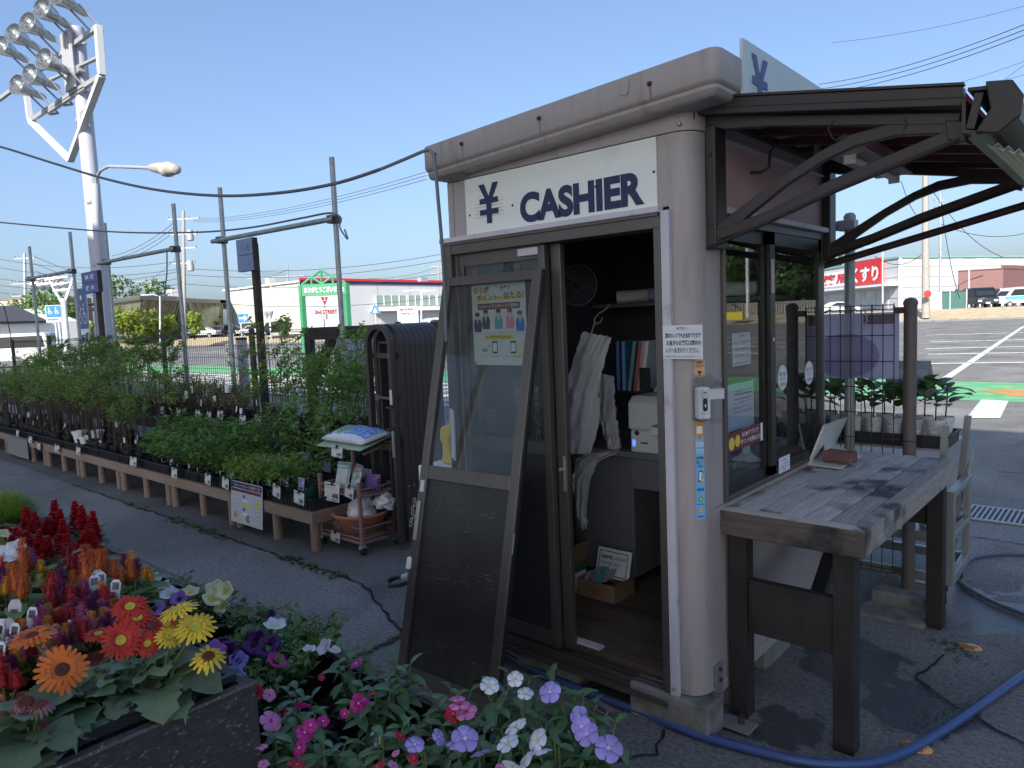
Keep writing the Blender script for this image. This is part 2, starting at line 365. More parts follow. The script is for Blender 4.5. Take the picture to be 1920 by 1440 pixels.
# ------------------------------------------------------------------ unseen canopy added behind the camera to cast the foreground shade
CANOPY = mat('canopy_white', (.74, .73, .70), .8)
st = thing('shade_canopy', 'tall white canopy roof on columns behind the flower bench', 'canopy', (0, -10, 0)); st['kind'] = 'structure'
MB().box(-80, -18.5, 10, 80, -4.66, 10.35).build('roof', CANOPY, st)
for k in range(16):
    for y in (-16, -7): MB().tube([(-78+k*10, y, 0), (-78+k*10, y, 10)], .16, 10).build('column', CANOPY, st)

# ------------------------------------------------------------------ far buildings
CREAM = mat('cream_wall', (.47, .455, .40), .8, var=.04, scale=.4); WHT = mat('white_panel', (.53, .54, .55), .6, var=.05, scale=.6); DKG = mat('dark_glass', (.03, .035, .04), .1, var=.2, spec=.8)
REDP, NAVY = MATS['red_print'], MATS['navy_print']
Z0 = .95
def bld(name, label, p): return thing(name, label, 'building', tuple(p))
b = bld('white_store', 'long white flat roofed shop with red and navy roof band', (-84.2, 53.6, Z0))
m0, mL, mR = V((-84.2, 53.6, Z0)), V((-104, 53.6, Z0)), V((-84.2, 92, Z0)); H = 6.85
def wallq(a, c, z0, z1, name, m, par, off=0, th=.25):
    a, c = V(a), V(c); u = (c-a).normalized(); n = V((u.y, -u.x, 0)); MB().obox((a+c)/2+V((0, 0, (z0+z1)/2-a.z))+n*(off-th/2), u*(c-a).length/2, n*th/2, V((0, 0, (z1-z0)/2))).build(name, m, par)
wallq(mL, m0, Z0, Z0+H, 'wall', CREAM, b); wallq(m0, mR, Z0, Z0+H, 'wall', WHT, b)
MB().box(-104, 53.7, Z0+H-.2, -84.3, 92, Z0+H).build('roof', WHT, b)
wallq(mL+V((-.8, 0, 0)), m0, Z0+H, Z0+H+.22, 'roof_edge', MATS['white_paint'], b, .3, .5)
wallq(m0, mR, Z0+H-.15, Z0+H+.25, 'roof_band', NAVY, b, .15, .3); wallq(m0, mR, Z0+H+.25, Z0+H+.6, 'roof_band', REDP, b, .2, .4)
MB().box(at(497, 530, 101).x, at(497, 530, 101).y, Z0+H-.3, at(497, 530, 101).x+1.1, at(497, 530, 101).y+1, Z0+H+1.2).build('roof_housing', CREAM, b)
fu = V((0, 1, 0))
for k in range(4):
    y0 = 66+k*6.1; wl = (m0.x, y0, 0)
    w = MB().box(m0.x-.05, y0, Z0+3.6, m0.x+.12, y0+5.8, Z0+5.1).build('window', mat('green_glass', (.25, .33, .29), .15, var=.2), b)
    mm = MB()
    for j in range(5): mm.box(m0.x+.12, y0+j*1.45-.05, Z0+3.6, m0.x+.2, y0+j*1.45+.05, Z0+5.1)
    mm.build('mullion', MATS['white_paint'], w)
MB().box(m0.x, 65, Z0+2.75, m0.x+1.6, 91, Z0+3.15).build('entrance_canopy', MATS['white_paint'], b)
for k in range(3): MB().box(m0.x-.05, 66.5+k*8, Z0, m0.x+.14, 72.5+k*8, Z0+2.6).build('shutter', mat('shutter_grey', (.5, .5, .5), .5, var=.04, scale=1, stretch=(1, 1, 20)), b)
for k in range(6): MB().box(m0.x, 54+k*6.2, Z0+.1, m0.x+.03, 54.06+k*6.2, Z0+H-.2).build('panel_joint', MATS['grey_print'], b)
MB().box(m0.x+.02, 54.1, Z0+.4, m0.x+.1, 60.3, Z0+5.2).build('sign_panel', mat('bright_panel', (.85, .85, .86), .5, var=.02), b)
bo = Board((m0.x+.11, 54.1, Z0), (0, 1, 0), (0, 0, 1), b, .02)
bo.text('2nd STREET', 1.4, 2.6, 5.0, 3.15, REDP, 2, .02); bo.text('Reuse Shop', 2.5, 2.2, 3.9, 2.4, MATS['grey_print'], 2)
bo.poly([(2.5, 4.9), (3.6, 4.9), (3.05, 3.75)], REDP, 2); bo.text('2', 2.85, 4.35, 3.3, 4.85, MATS['white_print'], 3, .02); bo.rect(3.0, 3.35, 3.1, 3.7, REDP, 2); bo.done()

b = bld('glass_hall', 'low grey hall with outward leaning hatched glass walls beside the white shop', (-103, 42, Z0))
gl_h = mat('hatched_glass', (.2, .22, .15), .25, var=.3, scale=1.5, hue=((.32, .33, .2), .6, .45, .2)); GMET = mat('grey_metal', (.18, .18, .18), .5, .6)
bp_ = [at(180, 632, 96), at(250, 634, 86), at(312, 634, 92), at(370, 634, 98), at(418, 634, 106)]; tp_ = [at(192, 579, 94.4), at(268, 574, 84), at(336, 573.5, 90.4), at(352, 571.5, 96), at(416, 571, 104)]
bp_ = [V((p.x, p.y, Z0)) for p in bp_]; tp_ = [V((p.x, p.y, 5.75)) for p in tp_]
for i in range(4):
    o_ = MB().face([bp_[i], bp_[i+1], tp_[i+1], tp_[i]]).face([bp_[i]+V((-.3, .3, 0)), tp_[i]+V((-.3, .3, 0)), tp_[i+1]+V((-.3, .3, 0)), bp_[i+1]+V((-.3, .3, 0))]).build('glass_wall', gl_h, b)
    fr = MB(); n_ = 5
    for k in range(n_+1): fr.bar(P3(bp_[i], bp_[i+1], k/n_), P3(tp_[i], tp_[i+1], k/n_), .1, .25)
    fr.build('mullion', GMET, b)
    hx = MB()
    for k in range(26):
        t = k/26; q = .16
        hx.bar(P3(P3(bp_[i], bp_[i+1], t), P3(tp_[i], tp_[i+1], t), .0), P3(P3(bp_[i], bp_[i+1], min(1, t+q)), P3(tp_[i], tp_[i+1], min(1, t+q)), min(1, (1-t)/q)), .05, .05)
    h_ = hx.build('lattice', mat('gold_metal', (.22, .2, .1), .4, .3), b); h_.location = (.25, -.25, 0)
rf = MB(); rf.face([p+V((.6, -.5, 0)) for p in tp_]+[V((-125, 75, 5.75)), V((-125, 40, 5.75))]); rf.face([p+V((.6, -.5, .55)) for p in tp_]+[V((-125, 75, 6.6)), V((-125, 40, 6.6))])
for i in range(4): rf.face([tp_[i]+V((.6, -.5, 0)), tp_[i+1]+V((.6, -.5, 0)), tp_[i+1]+V((.6, -.5, .55)), tp_[i]+V((.6, -.5, .55))])
rf.build('roof', GMET, b)
p = at(318, 565, 112); MB().box(p.x-1.0, p.y, 5, p.x+1.0, p.y+2, 8.6).build('rooftop_unit', mat('light_grey', (.55, .55, .56), .6), b)

TILE = mat('dark_tile', (.06, .06, .065), .6, var=.3, scale=3, stretch=(8, 1, 1)); BRN = mat('brown_tile', (.22, .13, .09), .7, var=.15)
b = bld('gable_house', 'white plastered house with dark tiled gable roof', tuple(at(10, 640, 60)))
p = at(-60, 640, 60); q = at(46, 640, 56); u = (q-p); u.z = 0; u.normalize(); n_ = V((u.y, -u.x, 0)); L_ = 9
zc = lambda v, z: V((v.x, v.y, z))
MB().prism([(0, .2), (L_*.62, .2), (L_*.62, 3.1), (L_*.2, 4.3), (0, 4.0)], zc(p, 0), u, (0, 0, 1), -n_*6).build('wall', MATS['white_paint'], b)
MB().bar(zc(p, 4.5)+u*1.4, zc(p, 3.05)+u*(L_*.66), 6.6, .2, (0, 0, 1)).build('roof', TILE, b)
MB().bar(zc(p, 1.55)+n_*.9+u*-1, zc(p, 1.55)+n_*.9+u*6, 1.6, .16).build('porch_roof', mat('pale_tile', (.42, .36, .3), .7, var=.3, scale=4, stretch=(10, 1, 1)), b)
MB().obox(zc(p, 2.7)+u*2.6+n_*.05, u*.35, n_*.05, (0, 0, .5)).build('window', DKG, b)
b = bld('apartment_block', 'brown tiled apartment block with pale balconies far off', tuple(at(60, 640, 115)))
p, q = at(-40, 640, 118), at(92, 640, 112); u = (q-p); u.z = 0; ln_ = u.length; u.normalize(); n_ = V((u.y, -u.x, 0))
MB().obox(zc((p+q)/2, 4.1)-n_*4, u*ln_/2, n_*4, (0, 0, 4.1)).build('wall', BRN, b)
for k, z in enumerate((2.6, 5.2, 7.6)):
    MB().obox(zc((p+q)/2, z)+n_*.4, u*ln_/2, n_*.4, (0, 0, .38)).build('balcony', mat('beige_wall', (.42, .34, .26), .8), b)
    for j in range(7): MB().obox(zc(p, z-1.2)+u*(.9+j*ln_/7)+n_*.05, u*.5, n_*.06, (0, 0, .7)).build('window', DKG, b)
b = bld('pharmacy', 'white panelled drugstore with red and white sign and long awning', tuple(at(1687, 570, 90)))
c0, cl, cr = zc(at(1687, 570, 90), Z0), zc(at(1462, 575, 128), Z0), zc(at(1918, 562, 99), Z0)
for a_, c_ in ((cl, c0), (c0, cr)): 
    wallq(a_, c_, Z0, 7.4, 'wall', WHT, b); wallq(a_, c_, 7.4, 7.62, 'roof_edge', mat('teal_edge', (.2, .38, .36), .5), b, .12, .4)
    for k in range(4): wallq(a_, c_, 2.4+k*1.3, 2.46+k*1.3, 'panel_joint', MATS['grey_print'], b, .03, .02)
MB().prism([(cl.x, cl.y), (c0.x, c0.y), (cr.x, cr.y), (cr.x-10, cr.y+30), (cl.x, cl.y+20)], (0, 0, 7.2), (1, 0, 0), (0, 1, 0), (0, 0, .15)).build('roof', WHT, b)
u = (c0-cl).normalized(); n_ = V((u.y, -u.x, 0)); T = (c0-cl).length
MB().obox(P3(cl, c0, .5)+V((0, 0, 3.2))+n_*1, u*T*.5, n_*1, (0, 0, .14)).build('awning', MATS['white_paint'], b)
for k in range(9): MB().obox(P3(cl, c0, .30+k*.075)+V((0, 0, 1.3))+n_*.05, u*T*.032, n_*.06, (0, 0, 1.3)).build('shop_window', mat('pale_glass', (.4, .43, .44), .2, var=.3, scale=.5), b)
sgn = MB().obox(P3(cl, c0, .50)+V((0, 0, 4.75))+n_*.15, u*T*.21, n_*.12, (0, 0, 1.0)).build('sign_board', MATS['white_paint'], b)
sg2 = MB().obox(P3(cl, c0, .80)+V((0, 0, 5.2))+n_*.25, u*T*.105, n_*.2, (0, 0, 1.65)).build('sign_board', REDP, b)
bo = Board(P3(cl, c0, .50)+n_*.29+V((0, 0, 3.75)), u, (0, 0, 1), b, .02); W_ = T*.2
bo.text('ド薬局', -W_*.72, .25, W_*.95, 1.75, REDP, 2, .03); bo.done()
bo = Board(P3(cl, c0, .80)+n_*.47+V((0, 0, 3.55)), u, (0, 0, 1), b, .02); W_ = T*.1
bo.text('くすり', -W_*.92, .3, W_*.92, 2.4, MATS['white_print'], 2, .04, slant=-.0); bo.done()
b = bld('brown_shop', 'low maroon clad shop with window band by the vans', tuple(at(1850, 566, 86)))
p, q, r3 = zc(at(1796, 566, 80), Z0), zc(at(1880, 566, 78), Z0), zc(at(1990, 562, 90), Z0)
MAR = mat('maroon_wall', (.2, .1, .095), .7, var=.05)
for a_, c_, zz in ((p, q, 5.1), (q, r3, 5.4)):
    wallq(a_, c_, Z0+1.9, zz, 'wall', MAR, b); wallq(a_, c_, Z0, Z0+1.9, 'window_band', DKG, b, -.1)
    for k in range(5): wallq(P3(a_, c_, k/4-.012), P3(a_, c_, k/4+.012), Z0, Z0+1.9, 'window_post', MATS['white_paint'], b, .05)
MB().prism([(p.x, p.y), (q.x, q.y), (r3.x, r3.y), (r3.x, r3.y+20), (p.x, p.y+20)], (0, 0, 4.9), (1, 0, 0), (0, 1, 0), (0, 0, .15)).build('roof', MAR, b)

# ------------------------------------------------------------------ trees and shrubs far off
LF = [leafmat('tree_leaf', (.05, .1, .02), (.1, .17, .04), trans=.2), leafmat('bright_leaf', (.15, .22, .02), (.3, .38, .05), trans=.3, tcol=(1.3, 1.3, .5)), leafmat('dark_leaf', (.025, .055, .015), (.06, .1, .03), trans=.15)]
BARK = mat('bark', (.09, .065, .045), .9, var=.3, scale=12, bump=.6, bscale=40)
def tree(name, label, base, h, w, m, n=900, leaf=.3, trunk=.25, group=None, seed=0, dens=1, cat='tree'):
    r = random.Random(seed); t = thing(name, label, cat, tuple(base), group); base = V(base)
    if trunk:
        tk = MB(); tk.tube([base, base+V((.1, 0, h*trunk)), base+V((0, .1, h*.75))], h*.035, 7, r1=h*.012)
        for k in range(6):
            a = r.uniform(0, 6.28); z = h*r.uniform(trunk, .65); tk.tube([base+V((0, 0, z)), base+V((math.cos(a)*w*.3, math.sin(a)*w*.3, z+h*.18))], h*.014, 5, r1=h*.005)
        tk.build('trunk', BARK, t)
    cl = [(V((r.gauss(0, .28)*w, r.gauss(0, .28)*w, h*(trunk+(1-trunk)*r.uniform(.12, .9)))), r.uniform(.16, .3)*w) for _ in range(14)]
    cr_ = MB()
    for _ in range(n):
        c, rad = r.choice(cl); d = V((r.gauss(0, 1), r.gauss(0, 1), r.gauss(0, .8))).normalized()*rad*r.uniform(.6, 1.05); p = base+c+d
        a = V((r.gauss(0, 1), r.gauss(0, 1), r.gauss(0, 1))).normalized(); b_ = a.cross(d).normalized()*leaf*.5; a = a*leaf*r.uniform(.5, 1)
        cr_.face([p-a, p+b_, p+a, p-b_])
    cr_.build('crown', m, t); return t
for k, (px, py, d, h, w) in enumerate([(218, 640, 74, 3.2, 2.6), (250, 640, 74, 3.6, 3), (289, 640, 76, 2.6, 1.8), (320, 640, 78, 2.8, 2), (365, 636, 82, 3.2, 2.4), (152, 640, 80, 3, 1.6)]):
    tree('shrub', 'yellow green rounded shrub planted before the leaning glass hall', zc(at(px, py, d), .9), h, w, LF[1], 500, .28, .12, 'shrubs before the glass hall', k, cat='shrub')
tree('broadleaf_tree', 'bushy green tree behind the wheelchair parking sign', zc(at(82, 640, 66), 0), 5.6, 5, LF[0], 1300, .3, .15, seed=11)
tree('broadleaf_tree', 'slim dark tree beside the white mast', zc(at(128, 640, 90), .9), 4.5, 2.4, LF[0], 400, .3, .2, seed=12)
tree('broadleaf_tree', 'green tree rising above the roof of the glass hall', zc(at(278, 640, 112), .9), 8.4, 10, LF[0], 1400, .45, .35, seed=13)
tree('broadleaf_tree', 'green tree behind the drugstore roof', zc(at(1530, 570, 140), .9), 11.5, 13, LF[0], 900, .6, .2, seed=14)
tree('ivy_shrub', 'tall climbing shrub at the corner of the white shop', zc(at(410, 640, 104), .9), 3.8, 1.2, LF[0], 300, .25, .1, seed=15, cat='shrub')
# seen mirrored in the booth's side window: a row of trees, stone fence, pole, yellow block
def mir(px, py, d): q = at(px, py, d); return V((-2.33-q.x, q.y, q.z))
for k, (px, w, h) in enumerate([(1350, 8, 8.5), (1385, 9, 10), (1425, 9, 9), (1465, 8, 8), (1505, 9, 8.6), (1545, 9, 9)]):
    tree('shade_tree', 'dark leafy tree mirrored in the booth window', zc(mir(px, 570, 94), .9), h, w, LF[(0, 2)[k % 2]], 1300, .5, .1, 'trees mirrored in the side window', 30+k)
a, c = zc(mir(1345, 580, 88), .95), zc(mir(1550, 580, 88), .95); sf = thing('stone_fence', 'pale stone post fence mirrored in the booth window', 'fence', tuple(a))
PALEST = mat('pale_stone', (.42, .4, .36), .8); MB().bar(a+V((0, 0, 1.5)), c+V((0, 0, 1.5)), .3, .25).build('rail', PALEST, sf)
for k in range(40): q = P3(a, c, k/39); MB().box(q.x-.14, q.y-.14, .95, q.x+.14, q.y+.14, 2.32).build('post', PALEST, sf)
q = zc(mir(1378, 597, 84), .9); yb = thing('kerb_block', 'yellow painted kerb block mirrored in the booth window', 'kerb block', tuple(q)); MB().box(q.x-1.1, q.y-.3, .6, q.x+1.1, q.y+.3, 1.5).build('body', MATS['yellow_print'], yb)
q = zc(mir(1403, 585, 80), .8); lp = thing('lamp_pole', 'white lamp pole mirrored in the booth window', 'pole', tuple(q)); MB().tube([q, q+V((0, 0, 4)), q+V((0, 0, 11))], .2, 10, r1=.14).build('shaft', MATS['white_paint'], lp); MB().lathe([(.3, 0), (.3, .3), (.1, .5)], q+V((0, 0, 11)), 10).build('lamp_head', MATS['grey_print'], lp)
lt = MB(); rr = random.Random(44)
for _ in range(420):
    x, y = rr.uniform(-4, .6), rr.uniform(1.35, 4.2)
    if -2.4 < x < -1.15 and 2.28 < y < 3.7: continue
    l = rr.uniform(.003, .010); a = rr.uniform(0, 6.28); d_ = V((math.cos(a), math.sin(a), 0))*l; s_ = V((-d_.y, d_.x, 0))*.4; p_ = V((x, y, .0095)); lt.face([p_-d_, p_+s_+V((0, 0, .001)), p_+d_, p_-s_])
lt.build('litter', mat('litter_tan', (.22, .18, .12), .9, var=.5, scale=40), kind='stuff')
# ------------------------------------------------------------------ masts, lamps, utility poles, cables
GALV = mat('galvanised', (.38, .38, .4), .5, .25, var=.1, scale=3); POLEW = mat('mast_paint', (.44, .45, .52), .45, var=.05, scale=2); CHROME = mat('reflector', (.42, .44, .46), .28, .75, var=.6, scale=30, bump=1, bscale=34)
CONP = mat('pole_concrete', (.31, .29, .26), .85, var=.1); CABLE = mat('cable_black', (.03, .03, .035), .6)
ym = 5.2
mast = thing('floodlight_mast', 'pale lilac mast carrying a rack of silver floodlights', 'floodlight mast', (-15.3, 5.25, 0))
MB().tube([(-15.25, 5.3, 0), (-15.25, 5.3, 3), (-15.3, 5.3, 7.4)], .165, 18, r1=.135).build('pole', POLEW, mast, smooth=40)
fp = lambda x, y: onY(x, y, ym)
fr = MB()
Wt = mat('mast_white', (.55, .55, .57), .5, var=.06)
for (a, c, w) in (((184, 48), (191, 141), .11), ((191, 141), (132, 300), .1), ((57, 226), (132, 300), .1), ((49, 165), (57, 226), .09)):
    p_, q_ = fp(*a), fp(*c); MB().bar(p_, q_, w, .12, (0, 1, 0)).build('frame_bar', Wt, mast, bevel=.008)
for (a, c, w) in (((57, 226), (191, 141), .08), ((-40, 215), (184, 50), .08), ((84, 155), (184, 108), .04), ((92, 210), (160, 165), .05)):
    p_, q_ = fp(*a), fp(*c); MB().bar(p_, q_, w, .07, (0, 1, 0)).build('cross_bar', GALV, mast)
for z in (6.55, 5.75): MB().bar(fp(150, 0)*0+V((-15.6, 5.28, z)), V((-14.95, 5.2, z)), .1, .1).build('bracket', GALV, mast)
for k in range(4): MB().tube([V((-15.55+k*.13, 5.13, 6.25)), V((-15.55+k*.13, 5.13, 7.3))], .045, 8).build('ballast', GALV, mast, smooth=40)
for k, (tx, ty) in enumerate([(163, 28), (133, 52), (105, 76), (77, 94), (53, 115), (139, 140), (111, 166), (85, 184)]):
    tail = fp(tx, ty); ax = V((.40, -.88, .20) if k < 5 else (.36, -.9, .16)).normalized()
    hd = MB().lathe([(.04, 0), (.065, .05), (.08, .28), (.08, .32)], tail, 12, ax).build('lamp_body', Wt, mast, smooth=40)
    MB().lathe([(.08, .30), (.12, .36), (.185, .58), (.205, .61), (.2, .615), (.185, .59), (.11, .38), (.06, .33)], tail, 20, ax, caps=False).build('reflector', CHROME, hd, smooth=25)
    MB().lathe([(.02, .33), (.05, .38), (.05, .46), (.02, .52)], tail, 10, ax).build('bulb', mat('bulb_glass', (.6, .7, .75), .1), hd, smooth=60)
    m_ = tail+ax*.29; side = ax.cross(V((0, 0, 1))).normalized()*.13; y_ = MB()
    for s_ in (-1, 1): y_.bar(m_+side*s_, m_+side*s_*.9+V((.05, .35, -.38)), .03, .03)
    y_.bar(m_+side*.9+V((.05, .35, -.38)), m_-side*.9+V((.05, .35, -.38)), .05, .03); y_.build('yoke', GALV, hd)
bks = MB().obox(onY(155, 597, 5.0), (.30, 0, 0), (0, .015, 0), (0, 0, .60)).build('sign_plate', MATS['white_paint'], mast, label='blue bicycle parking sign plate fixed to the mast')
q = onY(155, 597, 4.98); bo = Board(q+V((-.29, -.002, -.58)), (1, 0, 0), (0, 0, 1), mast, .002)
bo.rect(.01, .38, .57, 1.15, mat('slate_blue', (.06, .12, .28), .5), 1)
wp = MATS['white_print']
for cx in (.16, .42):
    bo.line([(cx+.1*math.cos(t*.5236), .58+.1*math.sin(t*.5236)) for t in range(13)], .018, wp, 2)
bo.line([(.16, .58), (.24, .76), (.42, .76), (.3, .58), (.24, .76)], .018, wp, 2).line([(.42, .58), (.40, .84), (.46, .86)], .018, wp, 2).line([(.3, .58), (.22, .84)], .016, wp, 2)
bo.disc(.3, .98, .05, wp, 2).text('自転車', .08, .1, .5, .28, MATS['navy_print'], 2, .03); bo.done()
sl_ = thing('street_lamp', 'grey arm street lamp clamped beside the floodlight mast', 'street lamp', (-14.9, 5.15, 0))
pA = [onY(183, 640, 5.05), onY(181, 420, 5.05)]
MB().tube([V((pA[1].x, 5.05, 0)), pA[1], onY(180, 345, 5.05)], .07, 12).build('mast', POLEW, sl_, smooth=40)
arm = [onY(180, 350, 5.05), onY(181, 333, 5.05), onY(188, 320, 5.05), onY(203, 312, 5.05), onY(240, 313, 5.05), onY(285, 315, 5.05)]
MB().tube(arm, .028, 10).build('arm', GALV, sl_, smooth=60)
h0 = onY(283, 314, 5.05); h1 = onY(333, 318, 5.05); hl = (h1-h0).length; ax = (h1-h0).normalized()
MB().lathe([(.03, 0), (.06, .02), (.085, hl*.3), (.11, hl*.7), (.07, hl*.97), (.02, hl)], h0, 14, ax).build('head', mat('lamp_shell', (.4, .38, .34), .4), sl_, smooth=50)
MB().lathe([(.0, -.13), (.08, -.11), (.13, -.05), (.14, 0)], P3(h0, h1, .62), 14).build('bowl', mat('lamp_bowl', (.55, .55, .5), .15), sl_, smooth=60)
for z in (2.9, 4.05): MB().bar((pA[1].x-.35, 5.05, z), (pA[1].x+.1, 5.05, z), .05, .04).build('clamp', GALV, sl_)
# second mast array
t = thing('floodlight_mast', 'white forked mast with a row of floodlights behind the parking sign', 'floodlight mast', tuple(at(122, 640, 55)))
pt = lambda x, y: at(x, y, 55)
MB().tube([zc(pt(124, 640), 0), pt(119, 560)], .26, 10, r1=.2).build('pole', Wt, t, smooth=40)
for a, c in (((119, 572), (90, 520)), ((119, 572), (138, 520)), ((84, 524), (128, 518)), ((100, 545), (128, 542))): MB().bar(pt(*a), pt(*c), .16, .16).build('frame_bar', Wt, t)
for k in range(9):
    x = 74+(k % 5)*14; y = 527-(k//5)*10+k % 2*2
    MB().lathe([(.1, 0), (.16, .5), (.42, .95)], pt(x+8, y), 8, V((-.8, -.45, -.25))).build('floodlight', CHROME, t, smooth=40)
def board(name, label, cat, px0, py0, px1, py1, d, m, posts=(), h=None, back=.05):
    a, c = at(px0, py1, d), at(px1, py1, d); u = (c-a); u.z = 0; w = u.length; u.normalize(); n_ = V((u.y, -u.x, 0)); hh = (py1-py0)/1340*d
    t = thing(name, label, cat, (a.x, a.y, 0)); z = a.z
    MB().obox(V((a.x, a.y, z))+u*w/2+V((0, 0, hh/2))-n_*back/2, u*w/2, n_*back/2, (0, 0, hh/2)).build('board', m, t)
    for f in posts: MB().tube([V((a.x, a.y, 0))+u*w*f-n_*(back+.04), V((a.x, a.y, z+hh*.9))+u*w*f-n_*(back+.04)], .05, 8).build('post', Wt, t)
    return t, Board(V((a.x, a.y, z))+n_*.004, u, (0, 0, 1), t, .006), w, hh
t, bo, w, hh = board('parking_sign', 'blue and white wheelchair and priority parking sign on two posts', 'sign', 87, 573, 117, 605, 35, Wt, (.5, .72))
bo.rect(.04, hh*.3, w-.02, hh-.03, MATS['blue_print'], 1)
def pict(cx, cy, s):
    bo.disc(cx-.05*s, cy+.3*s, .06*s, wp, 2).line([(cx-.05*s, cy+.24*s), (cx-.03*s, cy+.02*s), (cx+.12*s, cy+.02*s), (cx+.2*s, cy-.16*s)], .06*s, wp, 2)
    bo.line([(cx+.02*s+.16*s*math.cos(R_(a)), cy-.06*s+.16*s*math.sin(R_(a))) for a in range(130, 361, 23)], .04*s, wp, 2)
pict(w*.27, hh*.64, hh*.62); pict(w*.7, hh*.64, hh*.62); bo.text('身障者用駐車場', w*.1, hh*.1, w*.75, hh*.24, MATS['black_print'], 2); bo.done()
t, bo, w, hh = board('arrow_sign', 'blue traffic sign with white arrow pointing right', 'sign', 447, 589, 466, 605, 60, MATS['blue_print'], (.2,))
bo.line([(w*.1, hh*.5), (w*.75, hh*.5)], hh*.16, wp, 2).poly([(w*.62, hh*.2), (w*.95, hh*.5), (w*.62, hh*.8), (w*.56, hh*.68), (w*.74, hh*.5), (w*.56, hh*.32)], wp, 2); bo.done()
t, bo, w, hh = board('notice_board', 'white notice board with red heading above the folded gate', 'sign', 746, 575, 785, 607, 30, Wt, (.05, .95))
bo.text('無断駐車禁止', w*.14, hh*.74, w*.86, hh*.88, REDP, 2, .02).text('大型車両進入禁止', w*.08, hh*.5, w*.92, hh*.63, MATS['black_print'], 2).text('店舗管理者', w*.25, hh*.12, w*.75, hh*.2, MATS['grey_print'], 2); bo.done()
t = thing('crossing_sign', 'blue triangular crossing sign on a thin white post', 'sign', tuple(zc(at(704, 620, 70), 0)))
a = at(704, 588, 70); u = RGT.copy(); u.z = 0; u.normalize()
MB().prism([(-.55, 0), (.55, 0), (0, .95)], a, u, (0, 0, 1), V((u.y, -u.x, 0))*.05).build('plate', MATS['blue_print'], t); MB().tube([zc(a, 0), a], .06, 8).build('post', Wt, t)
bo = Board(a+V((u.y, -u.x, 0))*.06, u, (0, 0, 1), t, .01); bo.poly([(-.2, .1), (.2, .1), (.05, .55), (-.05, .55)], wp, 2); bo.done()
t = thing('mirror_lamp_post', 'thin white post with two round lamps in front of the white shop wall', 'lamp post', tuple(zc(at(506, 625, 75), .3)))
MB().tube([zc(at(508, 625, 75), .3), at(501, 544, 75)], .09, 8).build('post', Wt, t); MB().bar(at(501, 544, 75), at(509, 537, 75), .1, .1).build('arm', Wt, t)
for x in (500, 507): MB().lathe([(.05, -.55), (.3, .1), (.3, .25)], at(x, 588, 75), 8).build('lamp', MATS['grey_print'], t)
t = thing('lantern_sign', 'small dark square sign on a post before the white shop panel', 'sign', tuple(zc(at(607, 625, 58), 0)))
MB().obox(at(607, 594, 58), (.2, .16, 0), (-.1, .12, 0), (0, 0, .22)).build('board', MATS['grey_print'], t); MB().tube([zc(at(608, 610, 58), 0), at(607, 586, 58)], .04, 8).build('post', CABLE, t)
# green thank-you arch
G_ = mat('green_steel', (.05, .25, .12), .45); t = thing('exit_arch', 'green steel arch sign thanking customers over the exit lane', 'sign arch', tuple(zc(at(567, 640, 34), 0)))
a, c = at(563, 545, 34), at(652, 541, 34); u = (c-a).normalized(); n_ = V((u.y, -u.x, 0)).normalized(); L_ = (c-a).length
zb, ztop = at(563, 556, 34).z, at(563, 534, 34).z
MB().obox(zc(P3(a, c, .5), (zb+ztop)/2), u*L_/2, n_*.12, (0, 0, (ztop-zb)/2)).build('header', G_, t)
for f in (.03, .97): MB().box(*(zc(P3(a, c, f), 0)-V((.11, .11, 0))), *(zc(P3(a, c, f), ztop)+V((.11, .11, 0)))).build('post', G_, t)
zk = at(563, 508, 34).z; tr_ = [zc(P3(a, c, f), z) for f, z in ((.04, ztop), (.46, zk), (.96, ztop), (.46, ztop), (.25, ztop), (.25, (ztop+zk)/2), (.7, ztop), (.7, (ztop+zk)/2))]
for i, j in ((0, 1), (1, 2), (1, 3), (4, 5), (6, 7), (5, 3), (7, 3)): MB().tube([tr_[i], tr_[j]], .055, 8).build('truss_bar', G_, t)
bo = Board(zc(a, zb)+n_*.13, u, (0, 0, 1), t, .01); bo.text('ありがとうございました', L_*.1, .14, L_*.94, (ztop-zb)-.14, wp, 2, .03); bo.done()

def upole(label, px, pyb, pyt, d, arms, r=.17, transformer=(), z0=.3, m=CONP):
    b_ = zc(at(px, pyb, d), z0); tp = at(px-1, pyt, d); t = thing('utility_pole', label, 'utility pole', tuple(b_))
    MB().tube([b_, tp], r, 10, r1=r*.7).build('shaft', m, t, smooth=40)
    u = RGT.copy(); u.z = 0; u.normalize()
    for (f, w, k) in arms:
        c = P3(tp, b_, f); ar = MB(); ar.bar(c-u*w, c+u*w, .1, .1); a_ = ar.build('crossarm', GALV, t)
        ins = MB()
        for j in range(k): ins.lathe([(.03, 0), (.09, .08), (.05, .16), (.09, .22), (.03, .32)], c+u*w*(-1+2*j/max(1, k-1)), 6)
        ins.build('insulator', CONP, a_)
    for (f, s_) in transformer:
        c = P3(tp, b_, f)+u*s_*.55; MB().lathe([(.2, -.45), (.28, -.4), (.28, .4), (.15, .5)], c, 10).build('transformer', GALV, t, smooth=40)
    return tp, b_
U1 = upole('concrete utility pole with stacked crossarms rising behind the scaffold poles', 345, 640, 395, 60, [(.06, 1.3, 4), (.17, 1.1, 4), (.27, 1.0, 3), (.38, .9, 3)], transformer=((.18, 1), (.4, 1)))
U2 = upole('grey utility pole near the gabled house', 47, 640, 475, 65, [(.05, .9, 3), (.3, 1.3, 5), (.42, 1.2, 4), (.55, .9, 3)], m=GALV)
U3 = upole('slim far pole above the glass hall tree', 272, 640, 524, 118, [(.03, 1.6, 3), (.12, 1.2, 3)], r=.15)
